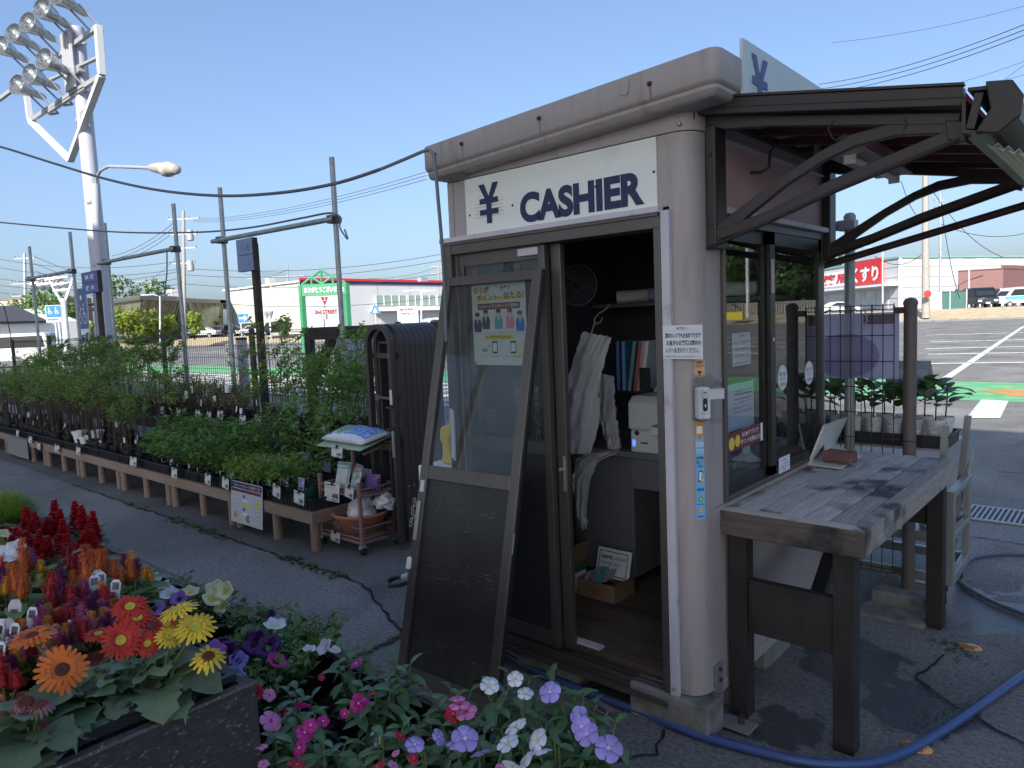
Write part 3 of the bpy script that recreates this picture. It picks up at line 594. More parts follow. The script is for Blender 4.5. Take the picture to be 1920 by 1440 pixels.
U4 = upole('far pole left of the roof housing on the white shop', 484, 625, 512, 150, [(.08, 2.2, 4), (.2, 2.2, 4), (.3, 1.6, 3)], r=.2)
U5 = upole('far tall pole with many insulators behind the white shop', 540, 625, 497, 150, [(.08, 2.6, 5), (.16, 3.4, 6), (.26, 3.2, 6), (.36, 2.4, 4)], r=.22)
U6 = upole('short far pole beside the booth corner', 823, 610, 492, 140, [(.06, 1.5, 3), (.16, 1.6, 3), (.3, 1.4, 3)], r=.2)
U7 = upole('stout tan concrete pole behind the awning struts', 1736, 592, 330, 62, [], r=.33)
U8 = upole('slender double pole with crossarms beside the stout tan pole', 1764, 585, 362, 66, [(.06, .5, 3), (.12, .5, 3), (.17, .4, 3), (.3, 1.1, 2)], r=.14, m=GALV)
def street(label, px, pyb, pyt, d, arms):
    b_ = zc(at(px, pyb, d), .8); tp = at(px, pyt, d); t = thing('street_lamp', label, 'street lamp', tuple(b_)); MB().tube([b_, tp], .09, 8, r1=.06).build('post', Wt, t)
    for (dx, dy) in arms:
        e = at(px+dx, pyt+dy, d); MB().tube([tp, P3(tp, e, .5)+V((0, 0, .12)), e], .035, 6).build('arm', Wt, t)
        MB().obox(e, (RGT.x*.4, RGT.y*.4, 0), (.1, .1, 0), (0, 0, .06)).build('lamp_head', GALV, t)
street('white two armed street lamp before the white shop entrance', 790, 620, 545, 68, [(-24, 0), (14, 0)])
street('white street lamp standing before the glass hall', 300, 640, 556, 70, [(-26, -3)])
street('white lamp post before the drugstore sign', 1655, 580, 470, 80, [(-42, -8)])
street('white two armed lamp post before the maroon shop', 1817, 575, 489, 76, [(-30, -3), (32, -4)])
t = thing('rooftop_antenna', 'small white equipment stand on the white shop roof', 'antenna', tuple(at(790, 528, 104))); MB().box(*(at(783, 528, 104)-V((0, 0, 0))), *(at(797, 520, 104)+V((0, .5, 0)))).build('cabinet', GALV, t)
n_c = [0]
def wire(a, c, sag, r, label, group, m=CABLE):
    MB().tube(arc(a, c, sag, 20), r, 5).build('power_line', m, label=label, cat='power line', group=group); n_c[0] += 1
gl1 = ('thin overhead power line strung between the far poles on the housing side', 'power lines on the housing side')
def W2(p, d1, q, d2, sag=.5, r=.022): wire(at(*p, d1), at(*q, d2), sag, r, *gl1)
for k in range(3):
    W2((362, 410+k*3), 60, (800, 322+k*7), 30, .5, .013)
    W2((325, 418+k*9), 60, (210, 480+k*6), 64, .4)
for k, (y0, y1) in enumerate(((482, 488), (498, 503), (520, 507), (532, 520), (546, 530), (560, 545))): W2((-20, y0), 66, (345, y1), 60, .8)
for k, (y0, y1) in enumerate(((503, 476), (515, 488), (532, 512), (562, 556))): W2((345, y0), 60, (830, y1), 58, .7)
for k in range(5): W2((62+k*2, 480+k*14), 66, (275, 528+k*9), 118, 1)
for (p, q) in (((484, 512), (540, 505)), ((455, 498), (530, 510)), ((540, 512), (455, 512)), ((270, 530), (340, 470)), ((690, 522), (822, 500))): W2(p, 120, q, 120, .6, .03)
gl2 = ('bundle of three dark power lines crossing the sky above the awning', 'triple power lines above the awning')
for k in range(3): wire(at(1535, 158+k*9, 40), at(1960, 30+k*10, 26), .35, .017, *gl2)
gl3 = ('faint single cable crossing the sky beside the booth roof', 'faint cables beside the booth roof')
for (p, q) in (((1640, 190), (1960, 100)), ((1560, 215), (1960, 128)), ((1800, 195), (1960, 88)), ((1560, 80), (1960, 0)), ((1545, 340), (1600, 330))): wire(at(*p, 45), at(*q, 40), .3, .013, *gl3)
for (p, q) in (((1764, 420), (1960, 425)), ((1740, 345), (1880, 482)), ((1690, 340), (1736, 410)), ((1764, 380), (1800, 560)), ((1640, 480), (1736, 470))): wire(at(*p, 63), at(*q, 66), 1.0, .03, *gl3)

# ------------------------------------------------------------------ cars
TYRE = mat('tyre', (.02, .02, .02), .8); CGL = mat('car_glass', (.02, .025, .03), .06, spec=.9); LAMP = mat('headlamp', (.7, .72, .74), .1)
PROF = {
 'sedan': ([(0, .35), (.05, .7), (.9, .88), (1.6, 1.36), (2.9, 1.42), (3.8, .98), (4.5, .9), (4.55, .35)], [(1.05, .9), (1.65, 1.3), (2.85, 1.35), (3.6, .97)], 4.55, 1.75),
 'kei': ([(0, .35), (.05, .85), (.55, 1.0), (.95, 1.6), (2.6, 1.75), (3.3, 1.7), (3.4, .35)], [(.75, 1.03), (1.05, 1.55), (2.6, 1.66), (3.25, 1.62), (3.3, 1.03)], 3.4, 1.48),
 'van': ([(0, .4), (.05, 1.0), (.7, 1.15), (1.25, 1.85), (1.7, 1.98), (4.6, 1.98), (4.75, 1.7), (4.75, .4)], [(.95, 1.15), (1.4, 1.78), (4.5, 1.82), (4.6, 1.15)], 4.75, 1.8)}
def car(label, kind, base, rz, col, stripe_=None, group=None):
    pr_, win, Ln, Wd = PROF[kind]; t = thing('parked_car', label, 'car' if kind != 'van' else 'van', tuple(base), group, rz)
    cm = mat('car_%s' % '_'.join('%02d' % int(c*99) for c in col), col, .25, .1, var=.02)
    MB().prism(pr_, (-Ln/2, Wd/2, 0), (1, 0, 0), (0, 0, 1), (0, -Wd, 0)).build('body', cm, t, bevel=.06, smooth=40)
    for s_ in (-1, 1):
        MB().prism(win, (-Ln/2, s_*(Wd/2+.004), 0), (1, 0, 0), (0, 0, 1), (0, -s_*.02, 0)).build('side_window', CGL, t)
        for x in (Ln*.2, Ln*.8):
            w_ = MB().lathe([(.2, -.1), (.31, -.09), (.32, 0), (.31, .09), (.2, .1)], (-Ln/2+x, s_*(Wd/2-.06), .32), 14, (0, 1, 0)).build('wheel', TYRE, t, smooth=40)
            MB().lathe([(.0, -.005), (.19, 0), (.19, .02), (0, .03)], (-Ln/2+x, s_*(Wd/2+.04), .32), 10, (0, s_, 0)).build('rim', GALV, w_)
        MB().obox((-Ln/2+.03, s_*Wd*.36, .72), (.04, 0, 0), (0, .16, 0), (0, 0, .08)).build('headlight', LAMP, t)
        MB().obox((Ln/2-.02, s_*Wd*.42, .85), (.04, 0, 0), (0, .08, 0), (0, 0, .12)).build('tail_light', REDP, t)
    a_, b_ = pr_[2], pr_[3]; f0, f1 = V((a_[0]-Ln/2-.015, 0, a_[1]+.05)), V((b_[0]-Ln/2-.02, 0, b_[1]-.05)); MB().face([f0+V((0, -Wd*.42, 0)), f0+V((0, Wd*.42, 0)), f1+V((0, Wd*.38, 0)), f1+V((0, -Wd*.38, 0))]).build('windscreen', CGL, t)
    MB().obox((-Ln/2-.03, 0, .5), (.02, 0, 0), (0, .18, 0), (0, 0, .08)).build('number_plate', Wt, t)
    if stripe_: 
        for s_ in (-1, 1): MB().box(-Ln/2+.5, s_*(Wd/2+.002)-.004, .75, Ln/2-.2, s_*(Wd/2+.002)+.004, 1.1).build('stripe', stripe_, t)
    return t
va = math.atan2(RGT.y, RGT.x)
def cat_(px, py, d, z=None): p = at(px, py, d); return V((p.x, p.y, p.z if z is None else z))
for args in (('silver sedan parked before the screen fence of the glass hall', 'sedan', cat_(378, 630, 92, Z0), va, (.55, .56, .58)), ('dark grey small car beside the silver sedan', 'kei', cat_(420, 628, 98, Z0), va+1.3, (.05, .06, .08)),
  ('black small car partly behind the sign post', 'kei', cat_(455, 627, 98, Z0), va, (.02, .02, .022)), ('silver small car parked right of the sign post', 'sedan', cat_(478, 627, 95, Z0), va, (.5, .5, .5)),
  ('black boxy small car in front of the cream shop wall', 'kei', cat_(516, 626, 88, Z0), va, (.02, .022, .025)), ('pale blue small van behind the notice board', 'van', cat_(822, 622, 62, .1), va+.5, (.5, .55, .62)),
  ('white minivan with its roof seen above the fence near the house', 'van', cat_(22, 660, 42, 0), va+.15, (.7, .71, .72)), ('blue grey hatchback beside the white minivan', 'kei', cat_(76, 655, 44, .15), va+2.2, (.12, .14, .17)),
  ('white sedan parked below the drugstore sign', 'sedan', cat_(1572, 575, 80, .75), va+math.pi, (.75, .75, .76)), ('black boxy van parked facing the road', 'van', cat_(1838, 572, 69, .9), va+1.25, (.015, .016, .018)),
  ('white long van half hidden behind the green mesh fence', 'van', cat_(1782, 562, 82, 1.05), va+math.pi, (.75, .75, .75))): car(*args)
car('white minibus with a teal stripe at the edge of the lot', 'van', cat_(1908, 570, 72, .85), va, (.7, .7, .68), MATS['teal_print'])
# small street things on the right
t = thing('mesh_fence', 'green chain mesh fence with white posts before the parked vans', 'fence', tuple(at(1790, 580, 70)))
a, c = at(1752, 578, 72), at(1812, 576, 68); ms = MB(); rr = random.Random(5); u = (c-a); u.z = 0
for k in range(40): 
    ms.bar(zc(P3(a, c, k/40), .95), zc(P3(a, c, min(1, k/40+.1)), 2.6), .02, .02); ms.bar(zc(P3(a, c, k/40), 2.6), zc(P3(a, c, min(1, k/40+.1)), .95), .02, .02)
ms.build('mesh', mat('green_mesh', (.1, .25, .2), .6), t); MB().face([zc(a, .95), zc(c, .95), zc(c, 2.55), zc(a, 2.55)]).build('net', mat('net_green', (.16, .3, .27), .7), t)
for f in (0, .5, 1): MB().tube([zc(P3(a, c, f), .8), zc(P3(a, c, f), 2.75)], .06, 8).build('post', Wt, t)
t = thing('block_wall', 'white low wall beside the stout tan pole', 'wall', tuple(at(1748, 580, 66))); a = at(1738, 580, 66); MB().obox(zc(at(1750, 580, 66), 1.7), (RGT.x*.6, RGT.y*.6, 0), (.1, .12, 0), (0, 0, .9)).build('body', CREAM, t)
t = thing('round_sign', 'small red round sign on the stout tan pole', 'sign', tuple(at(1737, 551, 61))); MB().lathe([(.0, 0), (.3, 0), (.3, .04), (0, .05)], at(1739, 551, 61), 14, (.5, -.85, 0)).build('plate', REDP, t)
# ------------------------------------------------------------------ cashier booth
STEEL = mat('booth_steel', (.38, .335, .32), .5, .05, var=.06, scale=3, bump=.12, bscale=25, hue=((.26, .23, .22), 3, .52, .25), stretch=(6, 6, .7)); PANEL = mat('booth_panel', (.42, .37, .355), .6, var=.07, scale=3, bump=1, bscale=170)
PINK = mat('side_panel', (.48, .34, .335), .6, var=.06, scale=4, bump=.8, bscale=150)
ALU = mat('bronze_alu', (.125, .11, .098), .42, .55, var=.1, scale=4, stretch=(1, 1, .3)); DALU = mat('dark_alu', (.035, .032, .03), .4, .4, var=.12); LTRIM = mat('lilac_trim', (.56, .53, .58), .5, var=.06, scale=5, hue=((.28, .26, .28), 9, .6, .2))
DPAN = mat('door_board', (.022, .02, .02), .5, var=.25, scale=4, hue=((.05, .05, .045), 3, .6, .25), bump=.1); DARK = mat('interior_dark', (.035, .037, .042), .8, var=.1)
GLS = glassmat('pane_glass', (.85, .88, .89), 1.85); GLD = glassmat('door_glass', (.8, .84, .86), 1.5, .02, .035)
VINYL = mat('floor_vinyl', (.11, .08, .066), .45, var=.45, scale=6, stretch=(1, 9, 1), hue=((.03, .022, .02), 2, .5, .2))
BLK = mat('block_concrete', (.2, .195, .185), .95, var=.3, scale=9, bump=.8, bscale=90, hue=((.05, .05, .045), 7, .5, .25)); RUST = mat('rust', (.1, .035, .015), .9, var=.4, scale=60); SCREW = mat('screw_steel', (.4, .38, .36), .4, .6)
YF, XS = 2.303, -1.17
bt = thing('cashier_booth', 'taupe steel cashier booth with open sliding door and CASHIER sign', 'booth', (-1.78, 2.99, 0))
def P(mb, name, m, par=None, **k): return mb.build(name, m, par or bt, **k)
P(MB().box(-2.37, 2.36, .12, -1.2, 3.64, .165), 'floor', VINYL)
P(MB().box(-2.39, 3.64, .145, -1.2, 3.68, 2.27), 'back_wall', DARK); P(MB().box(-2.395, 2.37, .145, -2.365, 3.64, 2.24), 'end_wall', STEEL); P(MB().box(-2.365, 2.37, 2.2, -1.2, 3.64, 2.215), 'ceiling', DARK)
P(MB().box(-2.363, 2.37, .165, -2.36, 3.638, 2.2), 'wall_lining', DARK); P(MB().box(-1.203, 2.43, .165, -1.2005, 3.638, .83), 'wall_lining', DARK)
def post(poly, z0, z1): return MB().prism(poly, (0, 0, z0), (1, 0, 0), (0, 1, 0), (0, 0, z1-z0))
arcp = [(-1.25+.08*math.cos(R_(a)), 2.383+.08*math.sin(R_(a))) for a in range(-90, 1, 9)]
P(post([(-1.262, 2.303)]+arcp+[(XS, 2.43), (-1.2, 2.43), (-1.262, 2.36)], .138, 2.178), 'corner_post', STEEL, smooth=30)
P(post([(-2.395, 2.37), (-2.395, 2.33), (-2.375, 2.303), (-2.342, 2.303), (-2.342, 2.37)], .138, 2.178), 'corner_post', STEEL)
P(post([(-1.2, 3.62), (XS, 3.62), (XS, 3.66), (-1.2, 3.68)], .138, 2.2), 'corner_post', STEEL)
P(post([(-2.395, 2.36), (-2.395, 2.33), (-2.37, 2.299), (-1.25, 2.299)]+[(x+(.004 if x > -1.2 else .002), y-.004) for x, y in arcp]+[(XS+.003, 3.66), (-1.2, 3.66), (-1.2, 2.43), (-1.262, 2.36)], 2.181, 2.30), 'frieze', STEEL, smooth=30)
P(MB().box(-2.341, 2.306, 1.93, -1.263, 2.36, 2.178), 'wall_panel', PANEL)
P(MB().box(-1.2, 2.431, .145, XS, 3.619, .826), 'wall_panel', STEEL); P(MB().box(-1.2, 2.431, 1.93, XS-.002, 3.619, 2.18), 'wall_panel', PINK); P(MB().box(-1.2, 2.431, .829, XS, 2.508, 1.928), 'wall_panel', STEEL)
P(MB().box(-1.2, 2.40, .10, XS+.004, 3.66, .143), 'sill_flange', STEEL, bevel=.003)
# door frame
P(MB().box(-1.315, 2.28, .14, -1.288, 2.37, 1.9), 'door_jamb', ALU, bevel=.002); P(MB().box(-2.402, 2.272, .14, -2.343, 2.302, 1.9), 'door_jamb', ALU, bevel=.002)
P(MB().box(-1.286, 2.28, .112, -1.253, 2.302, 1.915), 'door_trim', LTRIM, bevel=.002)
P(MB().box(-2.385, 2.276, 1.856, -1.29, 2.37, 1.898), 'door_header', ALU, bevel=.002); P(MB().box(-2.385, 2.268, 1.898, -1.29, 2.302, 1.908), 'door_header', ALU)
P(MB().box(-2.405, 2.262, 1.909, -1.284, 2.302, 1.931), 'drip_flashing', LTRIM, bevel=.003)
th = MB()
for (y0, y1, z0, z1) in ((2.252, 2.262, .092, .112), (2.262, 2.29, .092, .104), (2.278, 2.284, .104, .122), (2.29, 2.37, .11, .128), (2.292, 2.297, .128, .142), (2.318, 2.323, .128, .142), (2.35, 2.355, .128, .142)): th.box(-2.39, y0, z0, -1.29, y1, z1)
P(th, 'threshold_rail', ALU)
P(MB().box(-1.80, 2.36, .166, -1.66, 2.4, .175), 'door_stop', LTRIM)
def leaf(x0, x1, y0, y1, z0, z1, mid, par, lw=.035, rw=.035):
    lf = MB().box(x0, y0, z0, x0+lw, y1, z1).build('stile', ALU, par, bevel=.003); MB().box(x1-rw, y0-.004, z0, x1, y1+.004, z1).build('stile', ALU, par, bevel=.003)
    MB().box(x0+lw, y0+.004, z1-.055, x1-rw, y1-.004, z1).build('top_rail', ALU, par); MB().box(x0+lw, y0+.004, mid, x1-rw, y1-.004, mid+.055).build('mid_rail', ALU, par, bevel=.002); MB().box(x0+lw, y0+.004, z0, x1-rw, y1-.004, z0+.07).build('bottom_rail', ALU, par, bevel=.002)
    ym_ = (y0+y1)/2; MB().box(x0+lw, ym_-.003, mid+.055, x1-rw, ym_+.003, z1-.055).build('glass_pane', GLD, par); MB().box(x0+lw, ym_-.006, z0+.07, x1-rw, ym_+.006, mid).build('lower_board', DPAN, par)
d1 = MB().box(-2.335, 2.3155, .1425, -1.80, 2.3165, .144).build('sliding_door', ALU, bt, label='closed outer sliding door half behind the poster'); leaf(-2.335, -1.83, 2.306, 2.332, .144, 1.856, .98, d1)
d2 = MB().box(-2.31, 2.3475, .1425, -1.775, 2.3485, .144).build('sliding_door', ALU, bt, label='open inner sliding door half with lock plate'); leaf(-2.31, -1.775, 2.340, 2.362, .144, 1.856, .98, d2, rw=.05)
P(MB().box(-1.798, 2.3355, .83, -1.783, 2.3395, .98), 'lock_plate', SCREW, d2, bevel=.002); P(MB().lathe([(.007, 0), (.007, .02), (.004, .024)], (-1.80, 2.336, .925), 10, (0, -1, 0)), 'lock_knob', SCREW, d2)
P(MB().box(-1.97, 2.296, 1.815, -1.86, 2.3055, 1.848), 'door_closer', LTRIM, d1, bevel=.004)
P(MB().prism([(0, 0), (.022, -.015), (.026, .22), (0, .23)], (-2.387, 2.271, .93), (1, 0, 0), (0, 0, 1), (0, -.012, 0)), 'pull_handle', MATS['white_paint'], bevel=.003)
# roof with swept rounded fascia
def zt(x): return (x+2.423)*.043
path = [(-2.423, 3.80), (-2.423, 2.225), (-2.41, 2.206), (-2.395, 2.2)]+[(-1.070+.045*math.cos(R_(a)), 2.245+.045*math.sin(R_(a))) for a in range(-90, 1, 15)]+[(-1.025, 3.80)]
prof = [(-.2, 2.335), (-.012, 2.333), (-.003, 2.329), (0, 2.32), (0, 2.235), (-.006, 2.225), (-.014, 2.22), (-.012, 2.208), (-.02, 2.194), (-.03, 2.187), (-.06, 2.186), (-.2, 2.19)]
rf = MB(); n_p = len(prof)
for i, (x, y) in enumerate(path):
    a, c = path[max(0, i-1)], path[min(len(path)-1, i+1)]; t = V((c[0]-a[0], c[1]-a[1], 0)).normalized(); n = V((t.y, -t.x, 0))
    for o_, z in prof: p = V((x, y, 0))+n*o_; rf.v.append(V((p.x, p.y, z+zt(x))))
for i in range(len(path)-1):
    for j in range(n_p-1): k = i*n_p+j; rf.f.append((k, k+n_p, k+n_p+1, k+1))
P(rf, 'roof', STEEL, smooth=35)
P(MB().face([(-2.3, 2.3, 2.33+zt(-2.3)), (-1.15, 2.3, 2.33+zt(-1.15)), (-1.15, 3.8, 2.33+zt(-1.15)), (-2.3, 3.8, 2.33+zt(-2.3))]).face([(-2.38, 2.24, 2.2+zt(-2.38)), (-2.38, 3.8, 2.2+zt(-2.38)), (-1.07, 3.8, 2.2+zt(-1.07)), (-1.07, 2.24, 2.2+zt(-1.07))]), 'roof_deck', STEEL)
rs = MB(); st_ = MB()
for (px, py) in ((866, 270), (1011, 222), (1218, 157), (815, 290)):
    c = onY(px, py, 2.199); rs.lathe([(.0, .012), (.006, .01), (.007, 0)], c, 8, (0, -1, 0)); rs.face([c+V((-.009, -.001, -.006)), c+V((.007, -.001, -.009)), c+V((.009, -.001, .007)), c+V((-.006, -.001, .009))])
    st_.face([c+V((-.0012, -.0008, 0)), c+V((.0012, -.0008, 0)), c+V((.005, -.0008, -.055)), c+V((.003, -.0008, -.055))])
P(rs, 'roof_screw', RUST); P(st_, 'rust_streak', RUST)
c = onY(1172, 165, 2.199); P(MB().prism([(-.016, -.022), (.006, -.026), (.016, -.012), (.016, .022), (-.012, .026), (-.016, .018)], c, (1, 0, 0), (0, 0, 1), (0, -.004, 0)), 'drain_plug', STEEL, bevel=.003)
for (px, py) in ((1274, 232), (841, 331)): P(MB().lathe([(.0, .008), (.006, .006), (.008, 0)], onY(px, py, 2.299), 10, (0, -1, 0)), 'bolt', SCREW)
for (x, y) in ((-1.235, 2.302), (-1.27, 2.279)): P(MB().lathe([(.0, .008), (.006, .006), (.008, 0)], (x, y, .16), 10, (0, -1, 0)), 'bolt', SCREW)
# corner anchor bracket and foundation blocks
br = P(MB().box(-1.166, 2.40, .03, -1.160, 2.46, .23).box(-1.166, 2.385, .012, -1.03, 2.47, .02), 'anchor_bracket', SCREW, bevel=.002)
for z in (.17, .21): P(MB().lathe([(0, .012), (.007, .01), (.008, 0)], (-1.16, 2.43, z), 8, (1, 0, 0)), 'bolt', CABLE, br)
P(MB().lathe([(.004, .05), (.004, .03), (.013, .03), (.013, 0)], (-1.08, 2.44, .02), 8), 'bolt', CABLE, br)
for (x0, y0, x1, y1, z1) in ((-1.46, 2.27, -1.13, 2.40, .134), (-2.06, 2.29, -1.72, 2.42, .088), (-2.4, 2.3, -2.25, 2.44, .088), (-1.34, 2.55, -1.17, 2.75, .098), (-1.34, 2.9, -1.175, 3.2, .098), (-1.34, 3.4, -1.17, 3.68, .098), (-2.4, 3.4, -2.2, 3.66, .098)):
    P(MB().box(x0, y0, 0, x1, y1, z1), 'foundation_block', BLK, bevel=.008)
# side window
P(MB().box(-1.2, 2.510, .83, -1.158, 2.532, 1.905).box(-1.2, 3.592, .83, -1.158, 3.618, 1.905).box(-1.2, 2.532, .83, -1.158, 3.592, .852).box(-1.2, 2.532, 1.872, -1.158, 3.592, 1.905), 'window_frame', ALU, bevel=.002)
P(MB().box(-1.2, 2.51, 1.907, -1.135, 3.64, 1.929), 'window_flashing', LTRIM, bevel=.002)
for (y0, y1, x, lab) in ((2.534, 2.985, -1.188, 'near sash of the side window'), (2.955, 3.59, -1.168, 'far sash of the side window')):
    s_ = MB().box(x-.009, y0, .853, x+.009, y0+(.014 if y0 < 2.6 else .05), 1.87).box(x-.009, y1-.045, .853, x+.009, y1, 1.87).box(x-.009, y0, .853, x+.009, y1, .89).box(x-.009, y0, 1.82, x+.009, y1, 1.87)
    s_ = s_.build('window_sash', DALU, bt, label=lab); MB().box(x-.002, y0+.012, .89, x+.002, y1-.04, 1.82).build('window_pane', GLS, s_)
P(MB().box(-1.159, 2.962, 1.62, -1.154, 2.985, 1.76), 'sash_label', LTRIM); P(MB().box(-1.1545, 2.968, 1.42, -1.152, 2.978, 1.435), 'sash_catch', MATS['white_paint'])
hk = MB().tube([(-1.168, 2.79, 2.09), (-1.13, 2.79, 2.085), (-1.10, 2.80, 2.10), (-1.095, 2.80, 2.16), (-1.08, 2.81, 2.18)], .006, 8); P(hk, 'cable_hook', CABLE, smooth=60)
P(MB().box(-1.172, 2.5, 2.168, -1.15, 3.6, 2.176), 'panel_trim', LTRIM)
# the two CASHIER signs
SGN = mat('sign_white', (.78, .80, .75), .4, var=.03, scale=2, hue=((.6, .63, .6), 3, .62, .2)); SGN2 = mat('sign_weathered', (.52, .60, .62), .5, var=.08, scale=5, stretch=(1, 1, .2))
NV2 = mat('faded_navy', (.06, .10, .26), .5, var=.15, scale=20); TAN = mat('stripe_tan', (.62, .34, .08), .5, var=.05); PALE = mat('stripe_pale', (.62, .6, .52), .5)
def yen(bo, cx, cy, h, m, sm, k=3):
    w = h*.35
    for s_ in (-1, 1): bo.poly([(cx+s_*w*1.0, cy+h*.5), (cx+s_*w*.42, cy+h*.5), (cx-s_*w*.12, cy+h*.1), (cx+s_*w*.26, cy+h*.06)][::-s_], m, k)
    bo.rect(cx-w*.26, cy-h*.5, cx+w*.26, cy+h*.14, m, k+.2); bo.rect(cx-w*.92, cy-.0*h, cx+w*.92, cy+h*.14, m, k+.4); bo.rect(cx-w*.92, cy-.28*h, cx+w*.92, cy-.14*h, m, k+.6)
    for j in range(5): bo.rect(cx-w*1.4, cy+h*(.02-.086*j), cx+w*1.4, cy+h*(.032-.086*j), sm, 1)
sb = P(MB().box(-2.2575, 2.2965, 1.932, -1.305, 2.3045, 2.176), 'sign_board', SGN)
bo = Board((-2.2575, 2.2962, 1.932), (1, 0, 0), (0, 0, 1), sb)
q0, q1, q2, q3 = onY(917, 383, 2.296), onY(1208, 345, 2.296), onY(975, 385, 2.296), onY(1090, 400, 2.296)
yen(bo, q0.x+2.2575, q0.z-1.932+.004, .168, NAVY, TAN)
ca, cb = onY(1090, 402, 2.296).z-1.932, onY(1090, 341, 2.296).z-1.932
bo.text('CASHIER', q2.x+2.2575, ca, q1.x+2.2575, cb, NAVY, 2, .05, res=8); bo.done()
for (px, py) in ((881, 404), (961, 385), (1117, 350), (1226, 322)): P(MB().lathe([(0, .004), (.004, .003), (.005, 0)], onY(px, py, 2.2955), 8, (0, -1, 0)), 'screw', CABLE, sb)
XG = -1.02
s0, s1 = onX(1393, 70, XG), onX(1559, 178, XG); zt_ = (s0.z+s1.z)/2
sb = P(MB().box(XG-.012, s0.y, 2.27, XG, s1.y, zt_), 'roof_sign', SGN2, label='weathered CASHIER sign standing on the roof edge')
bo = Board((XG+.0005, s0.y, zt_-.30), (0, 1, 0), (0, 0, 1), sb, .0008); u_ = s1.y-s0.y
yen(bo, .135, .168, .20, NV2, PALE); bo.text('CASHIER', .31, .085, u_-.05, .185, NV2, 2, .05, res=6); bo.done()
P(MB().box(XG-.03, s0.y+.1, 2.2, XG-.0125, s0.y+.13, zt_-.1).box(XG-.03, s1.y-.13, 2.2, XG-.0125, s1.y-.1, zt_-.1), 'sign_bracket', SCREW)

# ------------------------------------------------------------------ removed door leaf leaning on the booth front
Cc, u_, v_ = V((-2.358, 1.858, 0)), V((.9992, .04, 0)), V((-.03, .2317, .972)); u_.normalize(); v_ = (v_-u_*v_.dot(u_)).normalized(); n_ = u_.cross(v_)
ld = thing('leaning_door', 'detached brown aluminium door leaf leaning against the booth front', 'door', tuple(Cc))
def lb(x0, x1, y0, y1, d0, d1): return MB().obox(Cc+u_*(x0+x1)/2+v_*(y0+y1)/2+n_*(d0+d1)/2, u_*(x1-x0)/2, v_*(y1-y0)/2, n_*(d1-d0)/2)
HL = 1.798
lb(0, .045, 0, HL, -.004, .028).build('stile', ALU, ld, bevel=.003); lb(.505, .552, 0, HL, -.004, .028).build('stile', ALU, ld, bevel=.003); lb(.552, .557, 0, HL, .002, .022).build('edge_seal', DALU, ld)
lb(.045, .505, 1.758, HL, 0, .024).build('top_rail', ALU, ld, bevel=.002); lb(.045, .505, .898, .958, 0, .026).build('mid_rail', ALU, ld, bevel=.003); lb(.045, .505, 0, .107, 0, .024).build('bottom_rail', ALU, ld, bevel=.003)
lb(.045, .505, .958, 1.758, .01, .014).build('glass_pane', GLD, ld)
DP2 = mat('door_board_mossy', (.028, .025, .024), .45, var=.3, scale=5, hue=((.05, .055, .035), 4, .56, .2), bump=.1)
pn = lb(.045, .505, .107, .898, .008, .014).build('lower_board', DP2, ld)
SCR = mat('scratch', (.16, .15, .14), .7, var=.4, scale=30); sc = MB(); rr = random.Random(4)
for (y, w, n, x0, x1) in ((.80, .012, 26, .1, .44), (.54, .016, 34, .08, .46), (.24, .01, 26, .09, .44), (.74, .006, 10, .2, .4), (.16, .05, 10, .1, .45)):
    for _ in range(n):
        x, yy = rr.uniform(x0, x1), y+rr.gauss(0, w)-.03*(rr.random()); l, h = rr.uniform(.004, .03), rr.uniform(.0006, .0022)
        sc.face([Cc+u_*(x+a)+v_*(yy+b_+a*.1)+n_*.0146 for a, b_ in ((0, 0), (l, 0), (l, h), (0, h))])
sc.build('scuff_marks', SCR, pn)
ms = MB()
for _ in range(70):
    x, yy = rr.uniform(.05, .5), .108+abs(rr.gauss(0, .03)); l = rr.uniform(.006, .02)
    ms.face([Cc+u_*(x+a*l)+v_*(yy+b_*l)+n_*.0144 for a, b_ in ((-.5, 0), (.4, -.2), (.5, .9), (-.2, 1))])
ms.build('moss_stain', mat('moss', (.035, .04, .02), .9, var=.3, scale=30), pn)
lb(.008, .03, .63, .80, .028, .036).build('lock_case', SCREW, ld, bevel=.002); lb(.012, .035, .84, .89, .028, .030).build('label_plate', LTRIM, ld); lb(-.012, .012, .50, .555, .01, .04).build('roller', MATS['white_paint'], ld, bevel=.008)
ch = MB()
for k in range(7): c = Cc+u_*(-.014+.006*math.sin(k*2))+v_*(.80-k*.018)+n_*.03; ch.tube([c+u_*.009*math.cos(t*.9)+v_*.009*math.sin(t*.9) for t in range(8)], .0018, 5)
ch.build('chain', SCREW, ld); lb(.5525, .556, .66, .74, .022, .026).build('latch', SCREW, ld)
# white cord strip, dark hose end beside the leaf
t = thing('cord_cover', 'white flat cord cover hanging behind the leaning door edge', 'cord cover', tuple(onY(785, 1000, 2.15)))
MB().tube([onY(786, 985, 2.12), onY(780, 1005, 2.1), onY(773, 1050, 2.06), onY(771, 1078, 2.03)], .008, 8).build('strip', MATS['white_paint'], t, smooth=60)
t = thing('hose_end', 'short dark hose loop with cream connector beside the leaning door', 'hose', tuple(onY(745, 1090, 2.0)))
MB().tube([onY(764, 1083, 2.0), onY(745, 1081, 2.0), onY(730, 1088, 2.0), onY(731, 1098, 1.98), onY(750, 1096, 1.98), onY(768, 1090, 1.98)], .0125, 8).build('loop', mat('hose_dark', (.02, .025, .04), .4), t, smooth=60)
MB().tube([onY(757, 1083, 2.0), onY(768, 1080, 2.0)], .017, 10).build('connector', mat('cream_plastic', (.55, .52, .42), .4), t)
t = thing('watering_can', 'yellow plastic watering can standing behind the leaning door glass', 'watering can', tuple(onY(845, 868, 2.5)))
